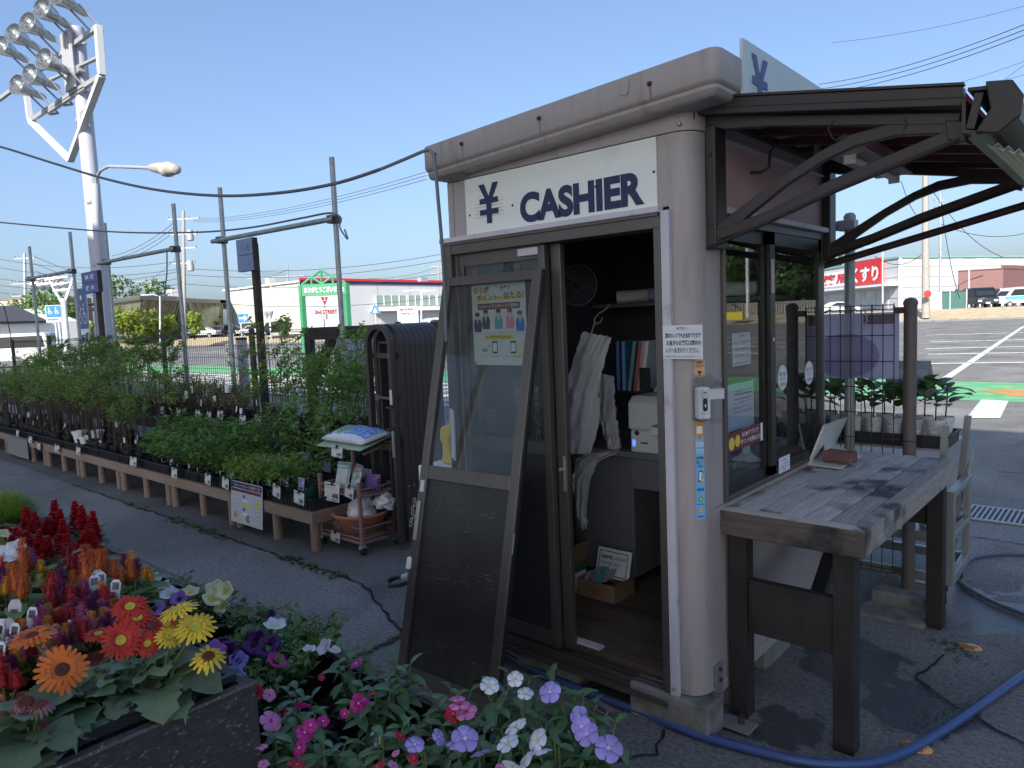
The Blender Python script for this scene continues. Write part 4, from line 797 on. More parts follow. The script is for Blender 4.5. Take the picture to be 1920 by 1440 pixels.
YEL = mat('yellow_plastic', (.66, .47, .03), .35, var=.04); wc = lambda x, y: onY(x, y, 2.5); k_ = .00255
o_ = wc(845, 868)
MB().prism([(-.045, 0), (.06, 0), (.06, .045), (.03, .05), (.02, .12), (.035, .15), (.06, .15), (.06, .20), (.03, .205), (-.005, .20), (-.04, .185), (-.045, .12), (-.03, .1), (-.03, .05)], o_+V((0, .03, 0)), (1, 0, 0), (0, 0, 1), (0, -.06, 0)).build('body', YEL, t, bevel=.012)
MB().prism([(.0, .205), (.02, .225), (.05, .22), (.05, .2)], o_+V((0, .02, 0)), (1, 0, 0), (0, 0, 1), (0, -.04, 0)).build('spout_collar', YEL, t, bevel=.005)
t = thing('plastic_crate', 'white plastic crate under the yellow watering can', 'crate', (o_.x, 2.5, 0)); MB().box(o_.x-.12, 2.38, .0, o_.x+.14, 2.62, o_.z-.002).build('body', MATS['white_paint'], t, bevel=.01)

# ------------------------------------------------------------------ paper, stickers, dispenser
PAP = mat('paper', (.72, .74, .77), .6, var=.03, scale=9)
def sheet_thing(name, label, cat, O, U, Vv, w, h, m, group=None):
    O, U, Vv = V(O), V(U).normalized(), V(Vv).normalized(); n = U.cross(Vv); t = MB().obox(O+U*w/2+Vv*h/2-n*.0006, U*w/2, Vv*h/2, n*.0006).build(name, m, None, org=O, label=label, cat=cat, group=group)
    return t, Board(O, U, Vv, t, .0005)
BKP = MATS['black_print']
a = onY(1243.5, 673, 2.276); c = onY(1317, 608.5, 2.276); w, h = c.x-a.x, c.z-a.z
t, bo = sheet_thing('paper_notice', 'white paper notice in Japanese taped across the booth corner post', 'notice', a, (1, 0, 0), (0, 0, 1), w, h, PAP)
bo.text('お客様へ', w*.36, h*.87, w*.66, h*.95, BKP, 2, .015).text('店内のレジでもお会計できます', w*.07, h*.62, w*.96, h*.78, BKP, 2, .02).text('お急ぎのお客様は店内の', w*.1, h*.4, w*.96, h*.56, BKP, 2, .02).text('レジへおまわりください。', w*.08, h*.18, w*.92, h*.34, BKP, 2, .02).text('開店時間までは店内に入れません 係員までお声がけください', w*.06, h*.05, w*.95, h*.1, BKP, 2)
bo.line([(0, h*.84), (w, h*.84)], .0006, MATS['grey_print'], 1); bo.done()
U5 = V((.62, .785, 0)).normalized(); N5 = U5.cross(V((0, 0, 1)))
def on5(px, py, c=V((-1.186, 2.331, 1.3))):
    r = at(px, py, 1)-EYE; return EYE+r*((c-EYE).dot(N5)/r.dot(N5))
a, c = on5(1302, 707), on5(1321, 672); w, h = (c-a).dot(U5), c.z-a.z
t, bo = sheet_thing('arrow_notice', 'small orange arrow notice above the hand sanitiser dispenser', 'notice', a, U5, (0, 0, 1), w, h, mat('pale_orange', (.68, .4, .2), .5, var=.03))
bo.text('お気軽に', w*.15, h*.72, w*.85, h*.88, BKP, 2, .01).text('ご利用下さい', w*.1, h*.52, w*.92, h*.67, BKP, 2, .01).poly([(w*.28, h*.32), (w*.5, h*.1), (w*.72, h*.32)], BKP, 2); bo.done()
a, c = on5(1306, 975), on5(1322, 787); w, h = .034, c.z-a.z
SKY_ = MATS['skyblue_print']
t, bo = sheet_thing('app_sticker', 'long narrow blue sticker strip running down the booth corner post', 'sticker', a, U5, (0, 0, 1), w, h, SKY_)
bo.poly([(0, h*.86), (w*.5, h*.80), (w, h*.86), (w, h), (0, h)], MATS['orange_print'], 1).rect(w*.18, h*.865, w*.82, h*.94, wp, 1.5)
bo.text('DCM', w*.12, h*.735, w*.9, h*.785, wp, 2, .02).text('アプリ', w*.12, h*.665, w*.9, h*.715, wp, 2, .03).text('お買い物を', w*.08, h*.61, w*.92, h*.64, BKP, 2, .02).text('楽しく!', w*.12, h*.565, w*.8, h*.6, BKP, 2, .02).text('便利に!', w*.12, h*.525, w*.8, h*.555, BKP, 2, .02)
bo.poly([(w*.2, h*.38), (w*.6, h*.39), (w*.8, h*.49), (w*.4, h*.5)], NAVY, 2).poly([(w*.3, h*.395), (w*.58, h*.4), (w*.72, h*.48), (w*.42, h*.485)], wp, 3).disc(w*.72, h*.4, w*.18, MATS['yellow_print'], 3)
bo.rect(w*.1, h*.29, w*.9, h*.32, MATS['blue_print'], 2).disc(w*.5, h*.21, w*.26, MATS['green_print'], 2).disc(w*.5, h*.21, w*.16, MATS['yellow_print'], 3).disc(w*.5, h*.09, w*.26, MATS['orange_print'], 2).text('¥', w*.35, h*.07, w*.65, h*.11, wp, 3).rect(w*.1, h*.025, w*.9, h*.04, MATS['blue_print'], 2).rect(w*.1, h*.15, w*.9, h*.16, MATS['blue_print'], 2); bo.done()
ds = thing('sanitiser_dispenser', 'white touchless sanitiser dispenser inside a clear acrylic hood on the post', 'dispenser', tuple(on5(1313, 785)))
a = on5(1301, 785); wd_, hd_ = .047, on5(1301, 725).z-a.z
def b5(x0, x1, y0, y1, d0, d1): return MB().obox(a+U5*(x0+x1)/2+V((0, 0, (y0+y1)/2))+N5*(d0+d1)/2, U5*(x1-x0)/2, (0, 0, (y1-y0)/2), N5*(d1-d0)/2)
b5(0, wd_, 0, hd_, .004, .042).build('body', MATS['white_paint'], ds, bevel=.008)
bo = Board(a+N5*.0425, U5, (0, 0, 1), ds, .0006); bo.poly([(.015, .035), (.019, .03), (.029, .03), (.033, .035), (.033, .07), (.029, .076), (.019, .076), (.015, .07)], BKP, 1).poly([(.02, .05), (.027, .058), (.027, .042)], wp, 2).rect(.018, .095, .03, .098, BKP, 1).text('TOUCH FREE', .01, .02, .038, .024, BKP, 2); bo.done()
ACR = glassmat('acrylic', (.93, .94, .95), 1.5)
for bx in (b5(-.008, -.005, -.003, hd_+.02, .001, .10), b5(.062, .065, -.003, hd_+.02, .001, .10), b5(-.005, .062, -.006, -.003, .001, .10)): bx.build('hood_side', ACR, ds)
MB().obox(a+U5*.029+N5*.055+V((0, 0, hd_+.025)), U5*.037, N5*.056+V((0, 0, -.018)), (0, 0, .0016)).build('hood_roof', ACR, ds); b5(-.008, .065, -.006, hd_+.03, .0, .0012).build('hood_back', ACR, ds); b5(.0, .062, hd_-.035, hd_, .108, .1115).build('hood_lip', mat('frosted', (.55, .56, .56), .4), ds)
# stickers in the side window
for (px, py, lab) in ((1467, 708, 'round white security camera sticker on the far window pane near its handle side'), (1517, 699, 'round white security camera sticker close to the far edge of the window')):
    c = onX(px, py, -1.1645); t = MB().lathe([(0, .0008), (.055, .0008), (.055, 0)], c, 28, (1, 0, 0)).build('round_sticker', MATS['white_print'], None, org=c, label=lab, cat='sticker')
    bo = Board(c+V((.0012, -.055, -.055)), (0, 1, 0), (0, 0, 1), t, .0004); bo.text('防 犯', .02, .062, .09, .08, BKP, 2).text('カメラ', .025, .042, .085, .057, BKP, 2).text('設置店', .025, .018, .085, .034, BKP, 2)
    for k in range(20): an = k*.314; bo.disc(.055+.049*math.cos(an), .055+.049*math.sin(an), .002, BKP, 1, n=6)
    bo.done()
a, c = onX(1366, 852, -1.184), onX(1430, 790, -1.184)
t, bo = sheet_thing('app_banner', 'maroon strip sticker with white Japanese lettering on the near window pane', 'sticker', (-1.1845, a.y, a.z+.005), (0, 1, 0), (0, 0, 1), c.y-a.y, .075, MATS['maroon_print'])
w = c.y-a.y; bo.disc(.03, .03, .026, MATS['yellow_print'], 1).disc(.085, .035, .024, MATS['yellow_print'], 1).text('DCMアプリで', w*.38, .044, w*.86, .064, wp, 2, .02).text('ポイントを貯めよう!', w*.34, .014, w*.92, .036, wp, 2, .02).rect(w*.93, .0, w, .075, wp, 1); bo.done()
def wpaper(label, p0, p1, x, lines, dy=0, m=PAP):
    a, c = onX(*p0, x), onX(*p1, x); w, h = c.y-a.y, c.z-a.z; t, bo = sheet_thing('paper_notice', label, 'notice', a, (0, 1, 0), (0, 0, 1), w, h, m)
    for (s_, x0, y0, x1, y1) in lines: bo.text(s_, w*x0, h*y0, w*x1, h*y1, BKP, 2, .01)
    return bo, w, h
bo, w, h = wpaper('white paper with five printed lines hung inside the near window pane', (1374, 688), (1407, 622), -1.21, [('お客様へ', .35, .86, .65, .93), ('店内のレジでもお会計できます', .08, .66, .94, .76), ('お急ぎのお客様は店内の', .1, .46, .94, .56), ('レジへおまわりください', .1, .26, .92, .36), ('開店時間までは店内へ', .06, .06, .9, .11)]); bo.done()
bo, w, h = wpaper('blue and white leaflet taped low inside the near window pane', (1364, 812), (1413, 712), -1.215, [('お支払い方法', .3, .8, .9, .86), ('カード 電子マネー', .2, .55, .9, .6), ('QR決済 ポイント', .2, .45, .9, .5), ('ご利用いただけます', .2, .35, .9, .4)], m=mat('blue_paper', (.55, .62, .74), .6, var=.05)); bo.rect(w*.25, h*.64, w*.9, h*.67, MATS['maroon_print'], 1).rect(w*.25, h*.74, w*.9, h*.77, MATS['maroon_print'], 1); bo.done()
bo, w, h = wpaper('small white square paper at the bottom of the far window pane', (1461, 889), (1481, 851), -1.156, [('お願い', .3, .75, .7, .85), ('ペットの持込は', .1, .5, .9, .6), ('ご遠慮下さい', .1, .3, .85, .4), ('店長', .3, .1, .6, .18)]); bo.done()
# poster on the standing door
a, c = onY(894, 684, 2.3135), onY(982, 508, 2.3135); a.x = onY(890, 600, 2.3135).x-.012; w, h = c.x-a.x+.004, c.z-a.z
t, bo = sheet_thing('poster', 'pale yellow survey poster with drawn people on the standing door glass', 'poster', a, (1, 0, 0), (0, 0, 1), w, h, mat('poster_paper', (.66, .68, .6), .6, var=.06, scale=5, hue=((.68, .66, .42), 6, .55, .2)))
BR = mat('brown_print', (.26, .06, .035), .6)
y_ = MATS['yellow_print']
for (x0, z0, x1, z1) in ((.05, .79, .3, .825), (.12, .715, .95, .745)): bo.rect(w*x0, h*z0, w*x1, h*z1, y_, 1)
bo.text('マイボ', w*.04, h*.80, w*.34, h*.87, BR, 2, .03).text('抽選で', w*.55, h*.815, w*.74, h*.865, BR, 2, .02).text('ポイント', w*.1, h*.715, w*.5, h*.785, BR, 2, .03).text('が', w*.52, h*.72, w*.59, h*.76, BR, 2).text('当たる!', w*.61, h*.72, w*.97, h*.80, BR, 2, .03)
bo.rect(w*.11, h*.615, w*.9, h*.685, MATS['maroon_print'], 1).text('レシートアンケート実施中!', w*.15, h*.63, w*.87, h*.67, wp, 2, .02).text('簡単 お得', w*.2, h*.9, w*.8, h*.97, NAVY, 2, .02)
def person(x, y, s, m, hair):
    bo.poly([(x-.07*s, y), (x+.07*s, y), (x+.085*s, y+.1*s), (x+.06*s, y+.19*s), (x-.06*s, y+.19*s), (x-.085*s, y+.1*s)], m, 1).disc(x, y+.235*s, .045*s, MATS['skin_print'], 1.3).poly([(x-.05*s, y+.235*s), (x+.05*s, y+.235*s), (x+.045*s, y+.28*s), (x, y+.295*s), (x-.045*s, y+.28*s)], hair, 1.6).poly([(x-.015*s, y+.19*s), (x+.015*s, y+.19*s), (x, y+.1*s)], wp, 1.6)
for (x, m) in ((.1, NAVY), (.26, NAVY), (.5, MATS['teal_print']), (.71, MATS['pink_print']), (.89, MATS['blue_print'])): person(w*x, h*(.37+.03*(x in (.26, .5, .71))), h*.75, m, BR if x > .6 else BKP)
bo.line([(w*.04, h*.355), (w*.95, h*.355)], .001, BKP, 1).rect(w*.22, h*.285, w*.75, h*.335, y_, 1).text('スマホでかんたん!', w*.25, h*.295, w*.72, h*.327, BKP, 2, .02)
for x in (.36, .7): bo.rect(w*x, h*.13, w*(x+.1), h*.265, NAVY, 1).rect(w*(x+.012), h*.15, w*(x+.088), h*.245, wp, 2)
bo.rect(w*.16, h*.17, w*.27, h*.18, BKP, 1).rect(w*.16, h*.15, w*.27, h*.16, BKP, 1).poly([(w*.29, h*.2), (w*.34, h*.21), (w*.29, h*.22)], NAVY, 1).text('①レシートのコードを読み取り', w*.12, h*.09, w*.48, h*.105, BKP, 2).text('②アンケートに答えて応募', w*.54, h*.09, w*.9, h*.105, BKP, 2); bo.done()
for (px, py, w_, h_) in ((893, 512, .03, .03), (970, 505, .035, .04), (890, 685, .03, .03), (978, 692, .03, .03)):
    q = onY(px, py, 2.3125); t_ = MB().box(q.x-w_/2, q.y-.0003, q.z-h_/2, q.x+w_/2, q.y+.0003, q.z+h_/2).build('tape', glassmat('tape_%d' % px, (.75, .75, .72), 1.3, .3, .15), t)

# ------------------------------------------------------------------ inside the booth
INW = mat('grey_steel', (.14, .147, .155), .5, var=.06); CARD = mat('cardboard', (.22, .145, .09), .85, var=.1, scale=10); REG = mat('register_white', (.6, .61, .6), .4, var=.03)
t = thing('desk', 'grey steel desk with pedestal cabinet inside the booth', 'desk', (-2.1, 3.2, .165))
cb = MB().box(-2.29, 3.06, .21, -1.91, 3.58, .85).build('cabinet', INW, t, bevel=.004); MB().box(-2.3, 2.97, .855, -1.21, 3.62, .885).build('desk_top', INW, t, bevel=.004); MB().box(-1.88, 2.99, .70, -1.5, 3.5, .852).build('drawer', INW, t, bevel=.003)
for x, y in ((-1.95, 3.1), (-2.25, 3.1), (-1.95, 3.5)): MB().lathe([(.0, -.01), (.025, -.01), (.028, 0), (.025, .01), (0, .01)], (x, y, .193), 12, (1, .3, 0)).build('caster', CABLE, cb)
MB().box(-1.50, 3.0, .17, -1.46, 3.5, .852).build('leg', INW, t); MB().box(-1.64, 2.86, .166, -1.6, 3.3, .235).build('foot_rail', CABLE, t)
t = thing('cash_register', 'white cash changer with blue trays on the booth desk', 'cash register', (-1.7, 3.1, .886))
MB().box(-1.86, 2.96, .887, -1.5, 3.3, 1.0).build('base', REG, t, bevel=.012); MB().prism([(0, 0), (.30, 0), (.30, .19), (.05, .19), (0, .15)], (2.93, 0, 0), (0, 1, 0), (0, 0, 1), (.001, 0, 0))
MB().prism([(2.96, 1.0), (3.3, 1.0), (3.3, 1.16), (3.0, 1.16), (2.96, 1.13)], (-1.87, 0, 0), (0, 1, 0), (0, 0, 1), (.36, 0, 0)).build('body', REG, t, bevel=.01)
MB().box(-1.72, 2.9, .98, -1.5, 2.97, 1.03).build('coin_tray', REG, t, bevel=.015); MB().box(-1.71, 2.905, 1.031, -1.5, 2.965, 1.034).build('tray_lining', MATS['blue_print'], t); MB().box(-1.7, 2.99, 1.161, -1.5, 3.1, 1.164).build('tray_lining', MATS['blue_print'], t)
MB().lathe([(0, .004), (.012, .003), (.013, 0)], (-1.82, 2.959, .985), 12, (0, -1, 0)).build('lock', CABLE, t)
MB().box(-1.845, 2.957, .92, -1.83, 2.9595, .95).build('indicator_light', mat('blue_led', (.1, .2, 1), .4, emit=.8), t); MB().box(-1.80, 2.957, .935, -1.76, 2.9595, .942).build('badge', CABLE, t)
t = thing('scanner_printer', 'white receipt printer with raised lid behind the cash changer', 'printer', (-1.7, 3.35, 1.17)); MB().box(-1.80, 3.12, 1.166, -1.5, 3.29, 1.20).build('base', REG, t, bevel=.01)
MB().obox((-1.66, 3.24, 1.235), (.13, 0, 0), (0, .06, .03), (0, -.008, .012)).build('lid', REG, t, bevel=.006); MB().bar((-1.83, 3.15, 1.17), (-1.76, 3.25, 1.28), .012, .012).build('hinge_arm', REG, t)
# shopping bags on an S hook
BAG = glassmat('poly_bag', (.75, .77, .8), 1.45, .22, .6, (.85, .86, .9), 1)
hk = thing('wire_hook', 'steel S hook the bundle of clear bags hangs from', 'hook', tuple(onY(1120, 590, 2.72)))
MB().tube([onY(x, y, 2.72) for x, y in ((1142, 570), (1136, 580), (1122, 588), (1114, 598), (1116, 608), (1126, 604), (1130, 596))], .0035, 7).build('hook', SCREW, hk, smooth=60); MB().tube([onY(1116, 602, 2.72), onY(1108, 628, 2.72)], .003, 6).build('clip', SCREW, hk)
def baggy(name, label, outline, y, seed, cat='bag'):
    r = random.Random(seed); t = thing(name, label, cat, tuple(onY(*outline[0][0], y))); mb = MB(); n = 14; rows = []
    for k in range(n*2+1):
        f = k/(n*2)*(len(outline)-1); i = min(int(f), len(outline)-2); g_ = f-i
        l = V((*outline[i][0], 0)).lerp(V((*outline[i+1][0], 0)), g_); q = V((*outline[i][1], 0)).lerp(V((*outline[i+1][1], 0)), g_)
        row = []
        for j in range(n+1):
            s_ = j/n; p = l.lerp(q, s_); row.append(onY(p.x+r.gauss(0, .8), p.y+r.gauss(0, .8), y-.03*math.sin(s_*3.14)-.022*math.sin(s_*17+k*.35+seed)*math.sin(k*.23+seed)+r.gauss(0, .004)))
        rows.append(row)
    for k in range(len(rows)-1):
        for j in range(n): mb.face([rows[k][j], rows[k][j+1], rows[k+1][j+1], rows[k+1][j]])
    me = mb.build('film', BAG, t); bm = bmesh.new(); bm.from_mesh(me.data); bmesh.ops.remove_doubles(bm, verts=bm.verts, dist=.0001); bm.to_mesh(me.data); bm.free(); me.data.polygons.foreach_set('use_smooth', [True]*len(me.data.polygons)); return t
baggy('bag_bundle', 'hanging bundle of clear plastic shopping bags in the doorway', [((1092, 622), (1147, 632)), ((1078, 665), (1136, 668)), ((1060, 730), (1122, 735)), ((1053, 800), (1124, 790)), ((1055, 852), (1108, 850))], 2.74, 1)
baggy('loose_bag', 'loose clear bag draped over the desk edge beside the bundle', [((1098, 850), (1165, 845)), ((1080, 862), (1120, 866)), ((1073, 900), (1105, 905)), ((1078, 965), (1100, 962)), ((1090, 995), (1102, 990))], 2.93, 4)
baggy('loose_bag', 'dim clear bag hanging behind the bundle', [((1122, 700), (1150, 705)), ((1124, 780), (1156, 780)), ((1140, 850), (1165, 840))], 3.0, 9)
t = thing('clip_fan', 'dark round clip fan hung inside the booth doorway', 'fan', tuple(onY(1083, 535, 2.9))); c = onY(1083, 535, 2.9); fa = MB(); ax = V((.25, -1, 0)).normalized(); q_ = ax.to_track_quat('Z', 'Y').to_matrix()
for r in (.1, .085, .07, .055, .04, .025): fa.tube([c+q_ @ V((r*math.cos(t_*.2618), r*math.sin(t_*.2618), .02*(1-r/.1))) for t_ in range(25)], .0012 if r < .1 else .004, 5)
for k in range(36): an = k*.1745; fa.tube([c+q_ @ V((.02*math.cos(an), .02*math.sin(an), .018)), c+q_ @ V((.1*math.cos(an+.3), .1*math.sin(an+.3), 0))], .0009, 4)
fa.build('guard', mat('fan_grey', (.12, .12, .13), .5), t); MB().lathe([(.0, -.05), (.03, -.045), (.035, -.02), (.02, .0), (0, .002)], c, 14, ax).build('motor', CABLE, t); bl = MB()
for k in range(3): an = k*2.094; bl.face([c+q_ @ V((.02*math.cos(an), .02*math.sin(an), -.005)), c+q_ @ V((.09*math.cos(an-.4), .09*math.sin(an-.4), -.012)), c+q_ @ V((.09*math.cos(an+.4), .09*math.sin(an+.4), .004))])
bl.build('blade', mat('fan_blade', (.05, .05, .055), .4), t)
for k, (col, dx, lab) in enumerate((((.05, .12, .3), 0, 'dark blue file leaning in the wall rack'), ((.1, .25, .5), .035, 'light blue file in the wall rack'), ((.1, .28, .25), .085, 'green file in the wall rack'), ((.35, .06, .1), .12, 'red file in the wall rack'), ((.5, .3, .36), .14, 'pink file in the wall rack'), ((.6, .6, .6), .16, 'white file with label in the wall rack'))):
    o0 = onY(1148, 728, 3.2); t = MB().obox(o0+V((dx+.02, .1, .12)), (.008, .004, 0), (-.02, .1, 0), (.02 if k > 1 else 0, 0, .13)).build('file', mat('file_%d' % k, col, .5), None, org=o0+V((dx, 0, 0)), label=lab, cat='file', group=None, bevel=.002)
t = thing('file_rack', 'black wire rack holding coloured files', 'rack', tuple(onY(1205, 728, 3.2))); o0 = onY(1145, 730, 3.2); MB().box(o0.x-.01, 3.18, o0.z-.012, o0.x+.25, 3.42, o0.z-.004).box(o0.x+.19, 3.18, o0.z, o0.x+.25, 3.19, o0.z+.12).build('tray', CABLE, t)
t = thing('wall_shelf', 'dim shelf of paper rolls high inside the booth', 'shelf', (-2.0, 3.5, 1.62)); MB().box(-2.33, 3.35, 1.60, -1.3, 3.63, 1.62).build('board', INW, t)
for k in range(4): MB().tube([(-2.2+k*.2, 3.4, 1.655+k*.004), (-2.05+k*.2, 3.5, 1.66)], .035, 10).build('roll', (PAP, MATS['lavender_print'], CARD, PAP)[k], t)
t = thing('coil_cord', 'coiled telephone cord hanging by the sliding door', 'cord', tuple(onY(1054, 700, 2.6))); p0, p1 = onY(1056, 640, 2.6), onY(1052, 740, 2.6); MB().tube([P3(p0, p1, k/120)+V((.009*math.cos(k*.9), .009*math.sin(k*.9), 0)) for k in range(121)], .002, 5).build('coil', mat('cord_grey', (.2, .2, .22), .5), t)
t = thing('cardboard_box', 'open cardboard box of leaflets and oddments on the booth floor', 'box', (-1.98, 2.9, .166)); bx = MB(); x0, x1, y0, y1, z0, z1 = -2.09, -1.87, 2.80, 2.98, .167, .255
for q in ((x0, y0, x1, y0+.004), (x0, y1-.004, x1, y1), (x0, y0+.004, x0+.004, y1-.004), (x1-.004, y0+.004, x1, y1-.004)): bx.box(q[0], q[1], z0, q[2], q[3], z1)
bx.box(x0+.004, y0+.004, z0, x1-.004, y1-.004, z0+.03); o_ = bx.build('carton', CARD, t); bo = Board((x0, y0-.0005, z0), (1, 0, 0), (0, 0, 1), t, .0005)
for k in range(9): bo.rect(.09+k*.006, .02, .093+k*.006, .06, BR, 1)
bo.done()
MB().obox((-1.98, 2.965, .30), (.1, 0, 0), (0, .02, .07), (0, -.003, .001)).build('placard', PAP, t); bo = Board((-2.07, 2.939, .235), (1, 0, 0), (0, .27, .96), t, .002); bo.rect(.005, .008, .175, .012, BKP, 1).rect(.005, .125, .175, .129, BKP, 1).rect(.005, .012, .009, .125, BKP, 1).rect(.171, .012, .175, .125, BKP, 1).text('営業時間', .02, .09, .085, .108, BKP, 2, .02).text('レジ休止中', .095, .09, .165, .108, BKP, 2, .02).text('午前九時', .02, .06, .085, .078, BKP, 2).text('店内へ', .095, .06, .15, .078, BKP, 2); bo.done()
rr = random.Random(8)
for k in range(9): MB().obox((rr.uniform(-2.05, -1.9), rr.uniform(2.84, 2.93), .262), (.03, rr.uniform(-.02, .02), .01), (.0, .02, .015), (0, 0, .006)).build('leaflet', MATS[rr.choice(['grey_print', 'lavender_print', 'white_print', 'teal_print'])], t)
t = thing('cardboard_box', 'tilted open carton with green band stacked by the sliding door', 'box', (-2.2, 2.82, .166)); MB().box(-2.3, 2.72, .166, -2.12, 2.92, .26).build('carton', MATS['white_paint'], t); MB().box(-2.3, 2.72, .261, -2.12, 2.92, .30).build('band', mat('dark_green', (.03, .13, .09), .6), t); MB().obox((-2.11, 2.82, .36), (.02, 0, .06), (0, .1, 0), (.004, 0, -.001)).build('flap', CARD, t)
# maroon boards and leaflets behind the door glass
for (p0, p1, txt, lab, m) in (((962, 822), (989, 716), 'お買い得価格で販売中', 'maroon board with white vertical lettering behind the door glass', MATS['maroon_print']), ((999, 830), (1022, 720), 'またお越し下さい', 'second maroon board behind the door glass by the stile', MATS['maroon_print'])):
    a, c = onY(*p0, 2.42), onY(*p1, 2.42); w, h = c.x-a.x, c.z-a.z; t, bo = sheet_thing('sale_board', lab, 'board', a, (1, 0, 0), (0, 0, 1), w, h, m); bo.text(txt, w*.25, h*.02, w*.6, h*.96, wp, 2, .02, vert=True); bo.done()
a, c = onY(888, 808, 2.40), onY(930, 765, 2.40); t, bo = sheet_thing('leaflet', 'blue and white leaflet with one large character behind the door glass', 'leaflet', a, (1, 0, 0), (0, 0, 1), c.x-a.x, c.z-a.z, mat('leaf_blue', (.25, .3, .45), .6)); w, h = c.x-a.x, c.z-a.z; bo.text('本日のお買得', w*.05, h*.82, w*.95, h*.95, wp, 2, .02).text('大', w*.08, h*.1, w*.5, h*.75, wp, 2, .02).rect(w*.55, h*.1, w*.95, h*.7, MATS['orange_print'], 1); bo.done()
t = thing('scanner_stand', 'white hand scanner stand with grey cable on the window sill', 'scanner', tuple(onX(1400, 905, -1.32))); c = onX(1400, 905, -1.32); c.z = .87
MB().lathe([(.07, 0), (.07, .012), (.04, .03), (.018, .05), (.016, .16), (.03, .19), (.035, .23), (.0, .24)], c, 16).build('stand', REG, t, smooth=40); MB().tube([c+V((.02, -.04, .02)), c+V((.0, -.12, .02)), c+V((-.0, -.16, -.06))], .004, 7).build('cable', GALV, t); MB().box(-1.42, 2.5, .84, -1.2035, 3.6, .868).build('counter', INW, thing('sill_counter', 'dim counter board below the side window inside the booth', 'counter', (-1.3, 3, .84)))
# ------------------------------------------------------------------ awning on the booth side
AWB = mat('awning_bronze', (.045, .036, .033), .45, .4, var=.12, scale=5); AWR = mat('awning_rail', (.075, .04, .035), .5, .3, var=.1)
aw = thing('awning', 'dark bronze cantilever awning over the booth counter', 'awning', (-1.16, 3.0, 2.1))
def strip(pts, w, y, th=.032):       # upright plate following a line in the bracket plane
    P_ = [(p.x, p.z) for p in pts]; L_, Q_ = [], []
    for i, (x, z) in enumerate(P_):
        a, c = P_[max(0, i-1)], P_[min(len(P_)-1, i+1)]; t = V((c[0]-a[0], c[1]-a[1], 0)).normalized(); ww = w[i] if isinstance(w, (list, tuple)) else w
        L_.append((x-t.y*ww/2, z+t.x*ww/2)); Q_.append((x+t.y*ww/2, z-t.x*ww/2))
    return MB().prism(L_+Q_[::-1], (0, y, 0), (1, 0, 0), (0, 0, 1), (0, th, 0))
YN = 2.40; n_ = lambda x, y: onY(x, y, YN)
for dy in (0, 1.225):
    y = YN+dy; k = dict(bevel=.003)
    MB().box(-1.168, y-.005, 1.775, -1.13, y+.085, 2.20).build('wall_bracket', AWB, aw, bevel=.004)
    s1 = strip([n_(1322, 450), n_(1440, 405), n_(1560, 347), n_(1680, 296), n_(1790, 250)], .036, y).build('lower_strut', AWB, aw, **k)
    MB().tube([n_(1326, 466)+V((0, dy-.002, 0)), n_(1440, 417)+V((0, dy-.002, 0)), n_(1560, 361)+V((0, dy-.002, 0)), n_(1800, 262)+V((0, dy-.002, 0))], .007, 8).build('strut_lip', AWB, s1)
    strip([n_(1330, 450), n_(1400, 392), n_(1470, 338), n_(1540, 292), n_(1600, 262), n_(1680, 241), n_(1790, 232)], [.06, .042, .034, .034, .04, .04, .05], y+.002, .028).build('curved_brace', AWB, aw, **k)
    strip([n_(1310, 222), n_(1360, 228), n_(1450, 226), n_(1800, 222)], [.03, .05, .034, .034], y+.001, .03).build('top_arm', AWB, aw, **k)
    MB().prism([(p.x, p.z) for p in (n_(1772, 226), n_(1812, 226), n_(1812, 268), n_(1776, 262))], (0, y-.003, 0), (1, 0, 0), (0, 0, 1), (0, .038, 0)).build('end_plate', AWB, aw, **k)
    strip([n_(1312, 215), n_(1313, 460)], .016, y-.008, .05).build('wall_flange', AWB, aw)
    for z in (1.86, 2.1): MB().lathe([(0, .006), (.007, .005), (.008, 0)], (-1.15, y-.005, z), 8, (0, -1, 0)).build('bolt', CABLE, aw)
zr = lambda x: 2.262+(x+1.17)*(-.185)
def sloped(x0, x1, y0, y1, dz0, dz1): 
    m = MB(); 
    for (a, b_) in ((0, 0),): m.prism([(x0, zr(x0)+dz0), (x1, zr(x1)+dz0), (x1, zr(x1)+dz1), (x0, zr(x0)+dz1)], (0, y0, 0), (1, 0, 0), (0, 0, 1), (0, y1-y0, 0))
    return m
for y in (2.35, 3.66):
    b_ = sloped(-1.175, -.385, y, y+.045, -.03, .024).build('edge_rail', AWB, aw, bevel=.003); sloped(-1.172, -.386, y-.004, y-.001, -.008, -.004).build('rail_groove', CABLE, b_); sloped(-1.18, -.382, y-.006, y+.02, .0245, .032).build('rail_lip', AWB, b_)
MB().box(-1.212, 2.335, 2.215, -1.176, 2.41, 2.29).build('rail_cap', AWB, aw, bevel=.004)
for k in range(5): sloped(-1.165, -.39, 2.56+k*.225, 2.585+k*.225, -.03, .016).build('rafter', AWR, aw)
RP = bpy.data.materials.new('smoke_red_panel'); RP.use_nodes = True; q_ = RP.node_tree.nodes; L_ = RP.node_tree.links.new; q_.remove(q_['Principled BSDF'])
tr = q_.new('ShaderNodeBsdfTransparent'); tr.inputs[0].default_value = (.30, .10, .115, 1); tl = q_.new('ShaderNodeBsdfTranslucent'); tl.inputs[0].default_value = (.45, .2, .22, 1); mx = q_.new('ShaderNodeMixShader'); mx.inputs[0].default_value = .45; L_(tr.outputs[0], mx.inputs[1]); L_(tl.outputs[0], mx.inputs[2]); L_(mx.outputs[0], q_['Material Output'].inputs[0]); MATS['smoke_red_panel'] = RP
